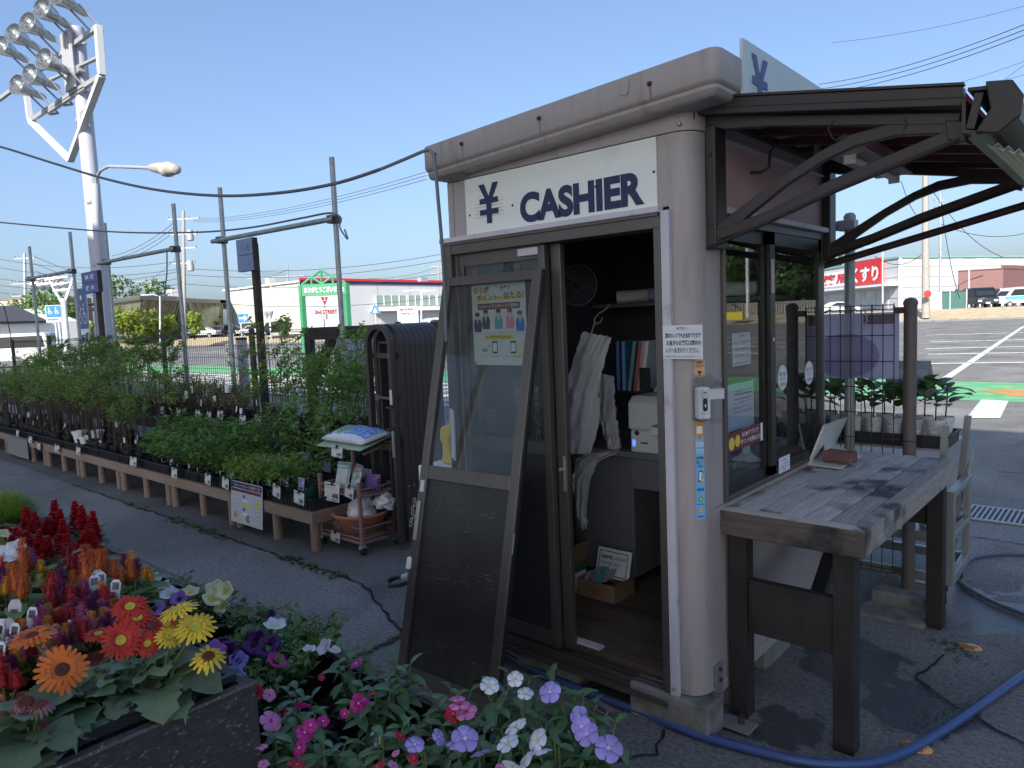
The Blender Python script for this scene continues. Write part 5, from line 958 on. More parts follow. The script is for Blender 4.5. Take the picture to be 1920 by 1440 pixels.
for k in range(6): sloped(-1.16, -.39, 2.40+k*.2105, 2.40+k*.2105+.205, .018, .022).build('roof_panel', RP, aw)
MB().box(-1.165, 2.4, 2.225, -1.14, 3.66, 2.26).build('wall_ledger', AWB, aw)
gp = [(-.385, 2.012), (-.345, 2.0), (-.30, 1.998), (-.258, 2.03), (-.252, 2.075), (-.275, 2.118), (-.372, 2.13), (-.372, 2.121), (-.28, 2.108), (-.263, 2.072), (-.27, 2.036), (-.305, 2.008), (-.345, 2.01), (-.376, 2.02), (-.376, 2.1), (-.385, 2.1)]
MB().prism(gp, (0, 2.34, 0), (1, 0, 0), (0, 0, 1), (0, 1.38, 0)).build('gutter', AWB, aw)
MB().prism([(-.352, 2.005), (-.30, 1.992), (-.25, 2.03), (-.245, 2.08), (-.27, 2.124), (-.33, 2.134), (-.318, 2.06)], (0, 2.325, 0), (1, 0, 0), (0, 0, 1), (0, .016, 0)).build('gutter_cap', AWB, aw, bevel=.004)
MB().bar((-.365, 2.345, 2.02), (-.345, 2.345, 2.11), .012, .02).build('gutter_clip', AWB, aw)
GOLD = mat('weathered_gold', (.34, .31, .2), .4, .3, var=.25, scale=7, stretch=(6, 1, 1))
cg = MB()
for k in range(7): x = -.335+k*.024; cg.prism([(x, 1.985-.012*k), (x+.012, 1.975-.012*k), (x+.024, 1.985-.012*k), (x+.024, 1.982-.012*k), (x+.012, 1.972-.012*k), (x, 1.982-.012*k)], (0, 2.42, 0), (1, 0, 0), (0, 0, 1), (0, 1.3, 0))
cg.build('corrugated_eave', GOLD, aw)
MB().tube([onY(1538, 500, 3.7), onY(1925, 384, 3.7)], .017, 12).build('stay_rail', AWR, aw, smooth=60)
MB().tube([n_(1565, 226), n_(1552, 240), n_(1560, 258), n_(1572, 265), n_(1585, 250)], .0025, 6).build('cable_tie', CABLE, aw)
MB().tube([n_(1697, 222), n_(1700, 232), n_(1694, 243)], .003, 6).build('cable_tie', CABLE, aw)
t = thing('strip_light', 'grey strip light fitting with bare tube hung beneath the awning', 'strip light', (-.8, 3.0, 2.1)); LG = mat('lamp_grey', (.34, .27, .25), .5)
MB().box(-.83, 2.74, 2.115, -.75, 3.36, 2.155).build('housing', LG, t, bevel=.004); MB().prism([(-.86, 2.085), (-.72, 2.085), (-.75, 2.115), (-.83, 2.115)], (0, 2.74, 0), (1, 0, 0), (0, 0, 1), (0, .62, 0)).build('reflector', LG, t); MB().tube([(-.79, 2.76, 2.075), (-.79, 3.34, 2.075)], .013, 12).build('tube_lamp', MATS['white_paint'], t, smooth=60)
MB().box(-.81, 2.745, 2.055, -.77, 2.76, 2.085).box(-.81, 3.34, 2.055, -.77, 3.355, 2.085).build('lamp_holder', MATS['white_paint'], t)

# ------------------------------------------------------------------ timber counter table
def wood(name, col, dark, sc=(22, 1.4, 22), thr=.5, hs=5):
    m = mat(name, col, .75, 0, .3, 4.5, .6, 14, hue=(dark, hs, thr, .13), stretch=sc, rnd=.22, off=7, hraw=True)
    return m
WTOP = wood('weathered_plank', (.42, .405, .395), (.075, .072, .078), sc=(30, 1.6, 30), thr=.53, hs=4); WTX = wood('weathered_edge', (.4, .37, .34), (.05, .043, .04), sc=(1.4, 22, 22)); WLEG = wood('dark_timber', (.022, .018, .016), (.014, .011, .011), sc=(22, 22, 1.4)); WEDGE = wood('dark_edge', (.12, .095, .08), (.025, .02, .019), sc=(1.2, 22, 22)); WEDY = wood('pale_edge', (.30, .275, .25), (.05, .045, .045))
zT = .81
FL, FR, BR_ = onZ(1336, 954, zT), onZ(1623, 999, zT), onZ(1775, 859, zT); uT = (FR-FL); wT = uT.length; uT.normalize(); vT = (BR_-FR); dT = vT.length; vT.normalize()
ang = math.atan2(uT.y, uT.x)
tb = thing('counter_table', 'weathered plank table with dark timber legs beside the booth window', 'table', (FL.x, FL.y, 0), rz=ang)
lt = dict()
sk = vT.dot(uT); D = dT
def tbx(x0, y0, z0, x1, y1, z1): return MB().box(x0, y0, z0, x1, y1, z1)
e_ = .055; npl = 5; pw = (wT-2*e_)/npl
rr = random.Random(2); tbx(e_, e_, zT-.045, wT-e_, D-.004, zT-.034).build('gap_shade_board', WLEG, tb)  # dark board added under the planks to make their gaps look shaded
for k in range(npl): tbx(e_+k*pw+.003, e_+.003, zT-.03, e_+(k+1)*pw-.003, D-.002, zT-rr.uniform(.0, .003)).build('plank', WTOP, tb, bevel=.003)
MB().prism([(0, 0), (wT, 0), (wT-e_, e_), (e_, e_)], (0, 0, zT-.092), (1, 0, 0), (0, 1, 0), (0, 0, .0925)).build('front_board', WEDGE, tb, bevel=.004)
MB().prism([(.002, 0), (wT-.002, 0), (wT-e_, e_), (e_, e_)], (0, .002, zT+.0008), (1, 0, 0), (0, 1, 0), (0, 0, .0022)).build('front_board_top', WTX, tb)
MB().prism([(wT, .001), (wT, D), (wT-e_, D), (wT-e_, e_+.001)], (0, 0, zT-.09), (1, 0, 0), (0, 1, 0), (0, 0, .0905)).build('side_board', WEDY, tb, bevel=.004)
MB().prism([(0, .001), (0, D), (e_, D), (e_, e_+.001)], (0, 0, zT-.09), (1, 0, 0), (0, 1, 0), (0, 0, .0905)).build('side_board', WEDY, tb, bevel=.004)
lg = .07
for (x, y) in ((.045, .03), (wT-.115, .03), (wT-.10, D-.12), (.045, D-.12)): tbx(x, y, 0, x+lg, y+lg, zT-.093).build('leg', WLEG, tb, bevel=.004)
tbx(.116, .045, .34, wT-.116, .085, .545).build('stretcher', WLEG, tb, bevel=.003); tbx(.116, D-.1, .5, wT-.101, D-.06, .716).build('stretcher', WLEG, tb)
MB().bar((wT*.28, D*.75, .60), (wT*.62, .09, .44), .05, .06).build('brace', WLEG, tb)
for (x, z) in ((.5*wT, .50), (.5*wT, .41), (.03, .75), (wT*.6, .74)): MB().lathe([(0, .003), (.005, .002), (.006, 0)], (x, -.0 if z > .6 else .044, z), 8, (0, -1, 0)).build('screw', CABLE, tb)
# folded board and paver on the table
A, B_, Cc2, Dd = onZ(1513, 872, zT+.004), onZ(1562, 834, zT+.004), onZ(1577, 880, zT+.004), onZ(1615, 856, zT+.004)
t = thing('folded_board', 'folded white plastic board standing open on the table under a paver', 'board', tuple(A)); WB = mat('board_white', (.62, .63, .58), .4, var=.05)
up_ = V((0, 0, 1)); TA, TB = onY(1543, 797, A.y+.05), onY(1586, 782, B_.y+.06); nb = (B_-A).cross(TA-A).normalized()*.004
def slab(a, b_, c, d, n): return MB().addm([a, b_, c, d, a+n, b_+n, c+n, d+n], [(0, 1, 2, 3), (7, 6, 5, 4), (0, 4, 5, 1), (1, 5, 6, 2), (2, 6, 7, 3), (3, 7, 4, 0)])
slab(A, Cc2, Dd, B_, V((0, 0, .005))).build('base_leaf', WB, t); slab(A, B_, TB, TA, nb).build('upright_leaf', WB, t)
slab(A+nb*1.4, B_+nb*1.4, TB+nb*1.4, TA+nb*1.4, nb).build('upright_leaf', WB, t, label='second thin leaf behind the upright board')
pc = onZ(1571, 868, zT+.01); dr = (Cc2-A).normalized(); ps = V((-dr.y, dr.x, 0)); Lp, Wp, Hp = .125, .075, .052
t = thing('paver', 'ribbed dusky red concrete paver weighing down the folded board', 'paver', (pc.x, pc.y, zT+.01))
pf = []
for k in range(6):
    y = -Wp+k*Wp*2/6; pf += [(y+.002, Hp), (y+Wp/3-.006, Hp), (y+Wp/3-.003, Hp-.006)]
pf += [(Wp, Hp-.008), (Wp*1.0, .012), (Wp-.012, 0), (Wp*.4, 0), (Wp*.3, .008), (-Wp*.3, .008), (-Wp*.4, 0), (-Wp+.012, 0), (-Wp, .012), (-Wp, Hp-.008)]
pc2 = V((pc.x, pc.y, zT+.011)); MB().prism(pf, pc2-dr*Lp/2+ps*.02, ps*.62, (0, 0, 1), dr*Lp).build('block', mat('paver_red', (.17, .085, .08), .9, var=.2, scale=20, bump=.7, bscale=140), t)

# ------------------------------------------------------------------ mesh fence along the back, poles, pipes
FEN = mat('fence_brown', (.045, .035, .03), .55, var=.15); FPO = mat('fence_post', (.12, .10, .09), .5, var=.1, scale=4); PIPE = mat('scaffold_pipe', (.33, .36, .36), .5, .45, var=.18, scale=8, hue=((.22, .24, .24), 6, .55, .25))
YFN = 4.03
fe = thing('mesh_fence', 'long dark brown welded mesh fence behind the plant shelves', 'fence', (-6, YFN, 0))
px_ = [-.872]+[onY(*p, YFN).x for p in ((472, 625), (305, 628), (186, 634), (92, 637))]
posts = [px_[0], -2.86, -4.85, px_[1], px_[2], px_[3], px_[4], px_[4]-2.2]
for i, x in enumerate(posts):
    p_ = MB().tube([(x, YFN, 0), (x, YFN, 1.55)], .031, 16).build('post', FPO if i == 0 else FEN, fe, smooth=50)
    MB().lathe([(.034, 0), (.035, .012), (.026, .03), (.0, .038)], (x, YFN, 1.548), 16).build('post_cap', FPO if i == 0 else FEN, p_, smooth=50)
    for z in (1.553-.03, .17): MB().box(x-.075, YFN-.014, z-.016, x-.028, YFN+.014, z+.016).build('clamp', FEN, p_); i and MB().box(x+.028, YFN-.014, z-.016, x+.075, YFN+.014, z+.016).build('clamp', FEN, p_)
for i in range(len(posts)-1):
    x1, x0 = posts[i]-.075, posts[i+1]+.075; wm = MB(); nn = 4 if i == 0 else 3; r_ = .0024 if i < 3 else .0028
    for z in (1.552, 1.53)+tuple(1.397-.1345*k for k in range(9))+(.165, .145): wm.tube([(x0, YFN, z), (x1, YFN, z)], r_, nn, caps=False)
    k = 0
    while x1-k*.052 > x0: x = x1-k*.052; wm.tube([(x, YFN+.004, .14), (x, YFN+.004, 1.5), (x, YFN-.012, 1.535), (x, YFN+.0, 1.56), (x, YFN+.012, 1.54), (x, YFN+.004, 1.515)], r_, nn, caps=False); k += 1
    wm.build('wire_panel', FEN, fe)
for z in (.86, .765): MB().tube([(-.915, YFN-.01, z), (-.96, YFN-.01, z)], .006, 6).tube([(-.872+.034*math.cos(a*.63), YFN+.034*math.sin(a*.63), z) for a in range(11)], .003, 5).build('band_clip', FEN, fe)
t = thing('concrete_footing', 'mossy concrete footing block around the near fence post', 'footing', (-.88, 4.05, 0)); MB().prism([(-.14, -.12), (.14, -.12), (.11, -.09), (.11, .09), (-.11, .09), (-.11, -.09)][:2]+[(.14, .12), (-.14, .12)], (-.88, 4.03, 0), (1, 0, 0), (0, 1, 0), (0, 0, .085)).build('block', BLK, t, bevel=.012)
MB().box(-1.04, 3.74, .0, -.74, 3.92, .018).build('footing_slab', BLK, t)
gpz = thing('pipe_post', 'grey steel pipe post with clamp and cap behind the far awning bracket', 'pipe', (-1.18, 4.1, 0))
MB().tube([(-1.18, 4.1, 0), (-1.18, 4.1, 2.015)], .0265, 18).build('pipe', PIPE, gpz, smooth=50); MB().lathe([(.03, 0), (.031, .02), (.02, .035), (0, .04)], (-1.18, 4.1, 2.01), 16).build('cap', mat('cap_grey', (.35, .34, .32), .5), gpz, smooth=50); MB().box(-1.235, 4.065, 1.955, -1.145, 4.135, 2.01).build('clamp', GALV, gpz, bevel=.006)
MB().tube([(-1.24, 4.1, 1.985), (-2.5, 4.1, 1.985)], .0265, 14).build('cross_pipe', PIPE, gpz, smooth=50)
MB().tube([onY(1548, 583, 4.0), onY(1590, 582, 4.06), onY(1622, 582, 4.0), onY(1640, 578, 4.0)], .004, 6).tube([onY(1622, 583, 4.0), onY(1626, 600, 4.0), onY(1618, 618, 4.0), onY(1610, 625, 4.0)], .004, 6).build('tie_wire', GALV, gpz)
BAN = leafmat('banner_back', (.74, .72, .74), (.78, .75, .78), .7, .75, 0, tcol=(1, .97, 1.05))
t, bo = sheet_thing('fence_banner', 'grey lavender back of a printed banner tied to the mesh fence', 'banner', (-1.95, YFN+.03, 1.17), (1, 0, 0), (0, 0, 1), 1.02, .345, BAN)
LV = leafmat('banner_tint', (.48, .46, .6), (.52, .5, .64), .7, .65, 0, tcol=(1, .97, 1.1)); bo.disc(.76, .12, .17, LV, 1, ry=.12).poly([(.3, .34), (.5, .34), (.62, .02), (.52, .02)], LV, 1).rect(.85, .285, 1.0, .335, mat('banner_dark', (.15, .13, .17), .7), 1).text('よし', .87, .295, .98, .325, LV, 2); bo.done()
for c_ in t.children: pass
# scaffold frames
def frame(pa, pb, p0, p1, lab):
    t = thing('scaffold_frame', lab, 'scaffold frame', (onY(*pb, 3.95).x, 3.95, 0)); 
    for p in (pa, pb): q = onY(*p, 3.95); MB().tube([(q.x+.0, 3.95, 0), (q.x, 3.95, q.z)], .0245, 14).build('upright', PIPE, t, smooth=50)
    a, c = onY(*p0, 3.89), onY(*p1, 3.89); m = MB().tube([a, c], .0245, 14, caps=False).build('cross_pipe', PIPE, t, smooth=50)
    MB().lathe([(.0245, 0), (.019, 0), (.017, -.06), (0, -.06)], c, 14, (c-a)).build('pipe_bore', CABLE, m)
    for p, q in ((pa, a), (pb, c)): x = onY(*p, 3.95).x; MB().box(x-.035, 3.87, q.z-.035+.0, x+.035, 3.985, q.z+.04).build('coupler', mat('coupler', (.12, .12, .12), .5, .5), t, bevel=.01)
frame((412, 352), (622, 295), (398, 453), (626, 410), 'grey pipe frame nearest the booth with one cross pipe'); frame((196, 418), (325, 382), (184, 494), (328, 466), 'grey pipe frame standing between the two blue plant signs'); frame((55, 462), (131, 435), (49, 524), (138, 507), 'grey pipe frame farthest along the plant shelves')
# two sagging cables
HOS = mat('cable_grey', (.16, .18, .19), .5); CB2 = mat('cable_dark', (.12, .13, .15), .5)
pts = [(-60, 262, 6.0), (0, 275, 5.6), (100, 306, 5.4), (200, 336, 5.0), (300, 357, 4.6), (412, 367, 4.2), (520, 362, 3.8), (620, 346, 3.5), (700, 322, 3.2), (760, 298, 3.05), (800, 282, 2.98), (812, 290, 2.95), (816, 312, 2.95), (822, 380, 2.97), (828, 450, 3.0), (833, 525, 3.05), (837, 640, 3.1)]
def smooth_path(P_, n=6):
    out = []
    for i in range(len(P_)-1):
        a, b_, c, d = P_[max(0, i-1)], P_[i], P_[i+1], P_[min(len(P_)-1, i+2)]
        for k in range(n):
            t = k/n; out.append(.5*((2*b_)+(c-a)*t+(2*a-5*b_+4*c-d)*t*t+(3*b_-a-3*c+d)*t**3))
    out.append(P_[-1]); return out
t = thing('hung_hose', 'grey hose sagging from the left and turning down the booth corner', 'hose', tuple(at(700, 322, 3.2))); sp_ = smooth_path([at(*p) for p in pts]); MB().tube(sp_[:50], .0085, 8).build('hose', CB2, t, smooth=60); MB().tube(sp_[49:], .0075, 8).build('hose_end', HOS, t, smooth=60)
t = thing('hung_cable', 'dark cable sagging low between the scaffold frames', 'cable', tuple(at(300, 435, 8))); MB().tube(smooth_path([at(*p) for p in ((-60, 412, 11), (0, 417, 10.6), (200, 434, 9.6), (350, 436, 8.5), (460, 428, 7.6), (560, 410, 6.9), (612, 400, 6.55), (632, 402, 6.5))]), .010, 8).build('cable', CB2, t, smooth=60); MB().tube(smooth_path([at(*p) for p in ((632, 402, 6.5), (640, 410, 6.45), (637, 425, 6.45), (645, 440, 6.45), (652, 448, 6.45), (646, 430, 6.45))]), .008, 6).build('tail', HOS, t)
t = thing('hung_cable', 'thin cord dangling from the middle scaffold frame', 'cable', tuple(at(312, 470, 9))); MB().tube(smooth_path([at(*p) for p in ((313, 472, 8.8), (313, 510, 8.8), (311, 530, 8.8), (308, 552, 8.8))]), .008, 6).build('cable', CB2, t)
# blue plant signs on dark wooden posts
POST = wood('sign_post_wood', (.05, .034, .028), (.025, .018, .015), sc=(20, 20, 1.5)); SBL = mat('sign_blue', (.05, .09, .32), .45, var=.04); SBL2 = mat('sign_blue_faded', (.17, .24, .42), .5, var=.06)
for (px, y0, y1, m, lab, wd_) in ((172, 508, 549, SBL, 'deep blue plant sign on a dark post in front of the floodlight mast', .30), (463, 446, 508, SBL2, 'faded blue plant sign on a dark post between scaffold frames', .30)):
    a, c = onY(px, y1, 3.86), onY(px, y0, 3.86); t = thing('plant_sign', lab, 'sign', (a.x, 3.9, 0)); w = (onY(px+14, y1, 3.86).x-onY(px-16, y1, 3.86).x); x0 = onY(px-17, y1, 3.86).x; h = c.z-a.z
    MB().box(x0, 3.86, a.z, x0+w, 3.92, a.z+h*.49).build('board', m, t, bevel=.004); MB().box(x0, 3.86, a.z+h*.5, x0+w, 3.92, c.z).build('board', m, t, bevel=.004); MB().box(x0+w+.0005, 3.862, a.z+.005, x0+w+.012, 3.918, c.z-.005).build('edge', POST, t)
    MB().box(x0+w*.5, 3.925, 0, x0+w*.5+.07, 3.985, c.z-.05).build('post', POST, t)
    bo = Board((x0, 3.859, a.z), (1, 0, 0), (0, 0, 1), t, .001); gm = MATS['white_print'] if m is SBL else mat('faded_letter', (.24, .29, .42), .6)
    bo.text('鉢 花', w*.25, h*.62, w*.8, h*.86, gm, 2, .02).text('庭 木', w*.25, h*.12, w*.8, h*.36, gm, 2, .02); bo.done()
t = thing('timber_gate', 'dark timber braced frame standing behind the fence', 'gate', (-5.9, 4.3, 0)); F_ = lambda x, y: onY(x, y, 4.3)
a, c = F_(574, 614), F_(700, 609); MB().bar(V((a.x, 4.3, 1.50)), V((-3.9, 4.3, 1.50)), .06, .13).build('top_rail', POST, t); MB().box(a.x, 4.27, 0, a.x+.1, 4.33, 1.435).build('post', POST, t); MB().bar(F_(622, 636)+V((.0, 0, -.0)), F_(588, 715), .055, .1, (0, 1, 0)).build('brace', POST, t); MB().bar(V((a.x, 4.3, .2)), V((-3.9, 4.3, .2)), .06, .1).build('bottom_rail', POST, t)
t = thing('marker_post', 'pale lavender square marker post with black cap behind the mesh fence', 'post', tuple(onY(460, 725, 4.6))); a = onY(453, 725, 4.6); MB().box(a.x, 4.57, 0, a.x+.12, 4.65, onY(460, 637, 4.6).z).build('body', POLEW, t, bevel=.004); z_ = onY(460, 637, 4.6).z; MB().box(a.x-.004, 4.566, z_, a.x+.124, 4.654, z_+.03).build('cap', CABLE, t)
t = thing('plastic_drum', 'pale blue rounded container beyond the timber gate', 'container', (onY(672, 640, 5.2).x, 5.2, 0)); c = onY(665, 660, 5.2); MB().lathe([(.2, 1.05), (.24, 1.1), (.25, 1.42), (.22, 1.48), (0, 1.5)], (c.x, 5.2, 0), 18).build('body', mat('pale_blue', (.3, .36, .5), .5), t, smooth=50); MB().lathe([(.2, 0), (.2, 1.05)], (c.x, 5.2, 0), 12).build('stand', GALV, t)
t = thing('hung_wire_arch', 'thin dark wire arch over the plants near the far left', 'wire arch', tuple(onY(10, 640, 3.6))); MB().tube(smooth_path([onY(*p, 3.6) for p in ((-40, 560), (0, 568), (10, 585), (16, 610), (22, 640))]), .008, 6).build('wire', CABLE, t)

# ------------------------------------------------------------------ folded accordion gate
GB = mat('gate_brown', (.075, .063, .058), .42, .45, var=.12, scale=4, stretch=(1, 1, .2)); gt = thing('folding_gate', 'dark brown accordion gate folded into a stack of rounded arches', 'gate', (-3.9, 3.3, 0))
def arch(y, w=.028, d=.042, x0=-4.045, x1=-3.765, zt_=1.565, nm='arch'):
    r = (x1-x0)/2; cx = (x0+x1)/2; zc_ = zt_-r; out = [(x0, .05)]+[(cx+r*math.cos(R_(a)), zc_+r*math.sin(R_(a))) for a in range(180, -1, -12)]+[(x1, .05)]
    r2 = r-w; inn = [(x1-w, .05)]+[(cx+r2*math.cos(R_(a)), zc_+r2*math.sin(R_(a))) for a in range(0, 181, 12)]+[(x0+w, .05)]
    m = MB(); O, I = out, inn[::-1]; k = len(O)
    for i in range(k-1):
        a, b_, c, dd = O[i], O[i+1], I[i+1], I[i]
        q = lambda p, yy: (p[0], yy, p[1])
        m.face([q(a, y), q(dd, y), q(c, y), q(b_, y)]); m.face([q(a, y+d), q(b_, y+d), q(c, y+d), q(dd, y+d)]); m.face([q(a, y), q(b_, y), q(b_, y+d), q(a, y+d)]); m.face([q(dd, y), q(dd, y+d), q(c, y+d), q(c, y)])
    for p, s_ in ((O[0], I[0]), (O[-1], I[-1])): m.face([(p[0], y, p[1]), (p[0], y+d, p[1]), (s_[0], y+d, s_[1]), (s_[0], y, s_[1])])
    return m
rails = []
for k in range(9):
    y = 3.05 if k == 0 else 3.125+(k-1)*.049
    a_ = arch(y, d=.045 if k else .04, w=.034).build('arch', GB, gt, smooth=35, bevel=.004)
    if k: 
        for xx in (-4.045, -3.765): MB().lathe([(0, .012), (.009, .01), (.012, 0)], (xx+(.0 if xx > -4 else -.0), y+.022, .44), 8, (1 if xx > -4 else -1, 0, 0)).build('rivet', FPO, a_)
MB().box(-4.01, 3.052, .70, -3.80, 3.088, .745).build('cross_rail', GB, gt); MB().box(-4.01, 3.052, .09, -3.80, 3.088, .13).build('cross_rail', GB, gt)
MB().box(-4.02, 3.09, 1.33, -3.79, 3.125, 1.365).build('hinge_bar', GB, gt); MB().box(-3.965, 3.1, .76, -3.945, 3.13, 1.44).box(-3.90, 3.1, .1, -3.88, 3.13, .70).box(-3.965, 3.1, 1.43, -3.83, 3.13, 1.445).build('inner_rod', GB, gt)
for x in (-4.03, -3.785):
    for y in (3.05, 3.135): MB().lathe([(0, .006), (.012, .005), (.015, 0)], (x+.0, y-.001, 1.345), 10, (0, -1, 0)).build('bolt', FPO, gt)
hb = MB(); hb.tube([(-3.78, 3.045, 1.005), (-3.78, 3.0, 1.005), (-3.70, 2.99, 1.005)], .006, 8).tube([(-3.78, 3.045, .86), (-3.78, 3.0, .86), (-3.70, 2.99, .86)], .006, 8).tube([(-3.735, 2.995, 1.005), (-3.735, 2.995, .86)], .006, 8); hb.build('pull_handle', DALU, gt)
MB().box(-3.795, 3.046, 1.02, -3.77, 3.049, 1.12).build('label_plate', LTRIM, gt); MB().box(-3.795, 3.044, .66, -3.77, 3.049, .84).build('lock', SCREW, gt)
MB().tube([(-3.96, 3.08, 1.06), (-3.80, 3.08, 1.055)], .01, 8).lathe([(.022, -.01), (.022, .01)], (-3.96, 3.08, 1.06), 10, (0, 1, 0)).build('latch_rod', FPO, gt)
for x in (-4.03, -3.78): MB().lathe([(0, -.015), (.03, -.015), (.03, .015), (0, .015)], (x, 3.3, .03), 12, (1, 0, 0)).build('caster', CABLE, gt)

# ------------------------------------------------------------------ hoses, studs, drain, latch plate
BH = mat('hose_blue', (.04, .08, .22), .35, var=.08)
t = thing('garden_hose', 'thick blue garden hose curving across the asphalt before the booth', 'hose', (-1, 1.9, 0)); q = [onZ(x, y, .019) for x, y in ((930, 1212), (962, 1234), (1010, 1260), (1100, 1297), (1200, 1333), (1300, 1374), (1400, 1403), (1500, 1426), (1590, 1433), (1660, 1424), (1740, 1387), (1830, 1328), (1930, 1258), (2050, 1170))]; MB().tube(smooth_path(q), .0165, 14).build('hose', BH, t, smooth=60)
t = thing('thin_hose', 'thin dark hose lying by the seedling trolley', 'hose', (-.4, 4.2, 0)); MB().tube(smooth_path([onZ(x, y, .013) for x, y in ((2050, 1200), (1920, 1152), (1860, 1128), (1818, 1104), (1800, 1085), (1806, 1060), (1830, 1045), (1880, 1039), (1925, 1040), (2000, 1042))]), .011, 10).build('hose', mat('hose_slate', (.07, .09, .13), .4), t, smooth=60)
STUD = mat('amber_lens', (.55, .27, .08), .2, var=.12, scale=30); 
for (px, py, lab) in ((1817, 1214, 'amber oval road stud alone on the asphalt right of the table leg'), (1718, 1402, 'amber oval road stud half under the blue hose')):
    c = onZ(px, py, 0); t = thing('road_stud', lab, 'road stud', tuple(c), rz=.15); MB().lathe([(1, 0), (1, .12), (.8, .45), (.3, .62), (0, .64)], (0, 0, 0), 20).build('lens', STUD, t, smooth=50); o_ = t.children[0]
    for v in o_.data.vertices: v.co.x *= .052; v.co.y *= .033; v.co.z *= .024
    MB().box(-.022, -.034, .006, .022, -.022, .014).build('reflector', mat('amber_dark', (.25, .13, .06), .3), t); MB().tube([(-.03, -.012, .013), (-.012, -.02, .0155), (.012, -.02, .0155), (.032, -.012, .0125)], .0018, 5).build('seam', mat('amber_dark', (.25, .13, .06), .3), t)
t = thing('drain_grating', 'steel drain grating set in the asphalt beyond the trolley', 'grating', (0, 6.1, 0)); fr_ = MB().box(-1.2, 5.88, .004, 1.6, 5.905, .014).box(-1.2, 6.275, .004, 1.6, 6.30, .014)
fr_.build('frame', GALV, t); MB().face([(-1.2, 5.905, .0075), (1.6, 5.905, .0075), (1.6, 6.275, .0075), (-1.2, 6.275, .0075)]).build('pit', CABLE, t)
b0 = MB().box(-.006, 5.906, .008, .006, 6.274, .014).mesh('bar', GALV)
for k in range(86): part('bar', b0, t, Matrix.Translation(V((-1.18+k*.0325, 0, 0))-V((0, 6.1, 0))))
for x in (-.55, .4): MB().box(x-.012, 5.906, .0082, x+.012, 6.274, .0152).build('joint_bar', GALV, t)
c = onZ(1130, 1330, .015); t = thing('floor_latch', 'small steel floor latch lying on the broken concrete pad', 'latch', tuple(c)); d_ = V((.9, -.2, 0)).normalized(); e2 = V((.2, .9, 0)).normalized()
MB().obox(c+V((0, 0, .02)), d_*.055, e2*.012, (0, 0, .002)).build('plate', SCREW, t); MB().bar(c-d_*.055-e2*.02+V((0, 0, .002)), c+d_*.06-e2*.02+V((0, 0, .002)), .004, .004).bar(c+d_*.04-e2*.02+V((0, 0, .002)), c+d_*.04+V((0, 0, .018)), .006, .004).bar(c-d_*.02-e2*.02, c-d_*.02+V((0, 0, .018)), .006, .004).build('frame', SCREW, t)
# ------------------------------------------------------------------ plant shelves
SHB = mat('shelf_brown', (.27, .195, .145), .7, var=.12, scale=5, stretch=(.5, 4, 4), bump=.2, bscale=40); POT = mat('pot_black', (.014, .014, .016), .5, var=.1, rnd=.2); TRY = mat('tray_black', (.016, .016, .018), .55, var=.1); SOIL = mat('soil', (.03, .022, .016), 1, var=.4, scale=60, bump=.8)
for k in range(9):
    x1 = -4.25-k*1.17; x0 = x1-1.165; t = thing('plant_shelf', ('brown low plant shelf unit at the end by the pink wire trolley' if k == 0 else 'brown low plant shelf unit on round legs along the fence'), 'shelf', (x1, 3.0, 0), 'low plant shelf units')
    MB().box(x0, 2.68, .205, x1, 2.715, .287).build('front_board', SHB, t, bevel=.003); MB().box(x1-.035, 2.716, .205, x1, 3.30, .287).build('end_board', SHB, t, bevel=.003); MB().box(x0, 3.27, .205, x1-.036, 3.30, .287).build('back_board', SHB, t)
    for j in range(5): MB().box(x0, 2.717+j*.11, .262, x1-.037, 2.717+j*.11+.1, .282).build('slat', SHB, t)
    for lx in (x0+.07, x0+.62, x1-.05):
        for ly in (2.73, 3.24): MB().tube([(lx, ly, 0), (lx, ly, .262)], .034, 12).build('leg', SHB, t, smooth=50)
for k in range(8):
    x1 = -4.35-k*1.3; x0 = x1-1.29; t = thing('upper_stand', 'black upper plant stand behind the low shelf', 'stand', (x1, 3.6, 0), 'black upper plant stands')
    MB().box(x0, 3.36, .62, x1, 3.93, .65).build('top_board', TRY, t); MB().box(x0, 3.355, .50, x1, 3.37, .648).build('front_board', TRY, t)
    for lx in (x0+.05, x1-.05):
        for ly in (3.40, 3.88): MB().box(lx-.03, ly-.03, 0, lx+.03, ly+.03, .62).build('leg', TRY, t)
def tray_mesh(w, d, h):
    m = MB(); a = .014
    for (x0, y0, x1, y1) in ((-w/2, -d/2, w/2, -d/2+.004), (-w/2, d/2-.004, w/2, d/2), (-w/2, -d/2+.004, -w/2+.004, d/2-.004), (w/2-.004, -d/2+.004, w/2, d/2-.004)): m.box(x0, y0, .0, x1, y1, h)
    for (x0, y0, x1, y1) in ((-w/2-.01, -d/2-.01, w/2+.01, -d/2), (-w/2-.01, d/2, w/2+.01, d/2+.01), (-w/2-.01, -d/2, -w/2, d/2), (w/2, -d/2, w/2+.01, d/2)): m.box(x0, y0, h-.012, x1, y1, h)
    for k in range(int(w/.045)): x = -w/2+.02+k*.045; m.box(x, -d/2-.006, .0, x+.008, -d/2-.0005, h-.013)
    m.box(-w/2+.004, -d/2+.004, .002, w/2-.004, d/2-.004, .008); return m
tm = tray_mesh(.54, .30, .085); tp_ = thing('plant_tray', 'black ribbed plastic tray on the low plant shelf', 'tray', (0, 0, 0), 'trays on the low plant shelf'); tme = tm.mesh('tray', TRY)
part('body', tme, tp_); trays = []
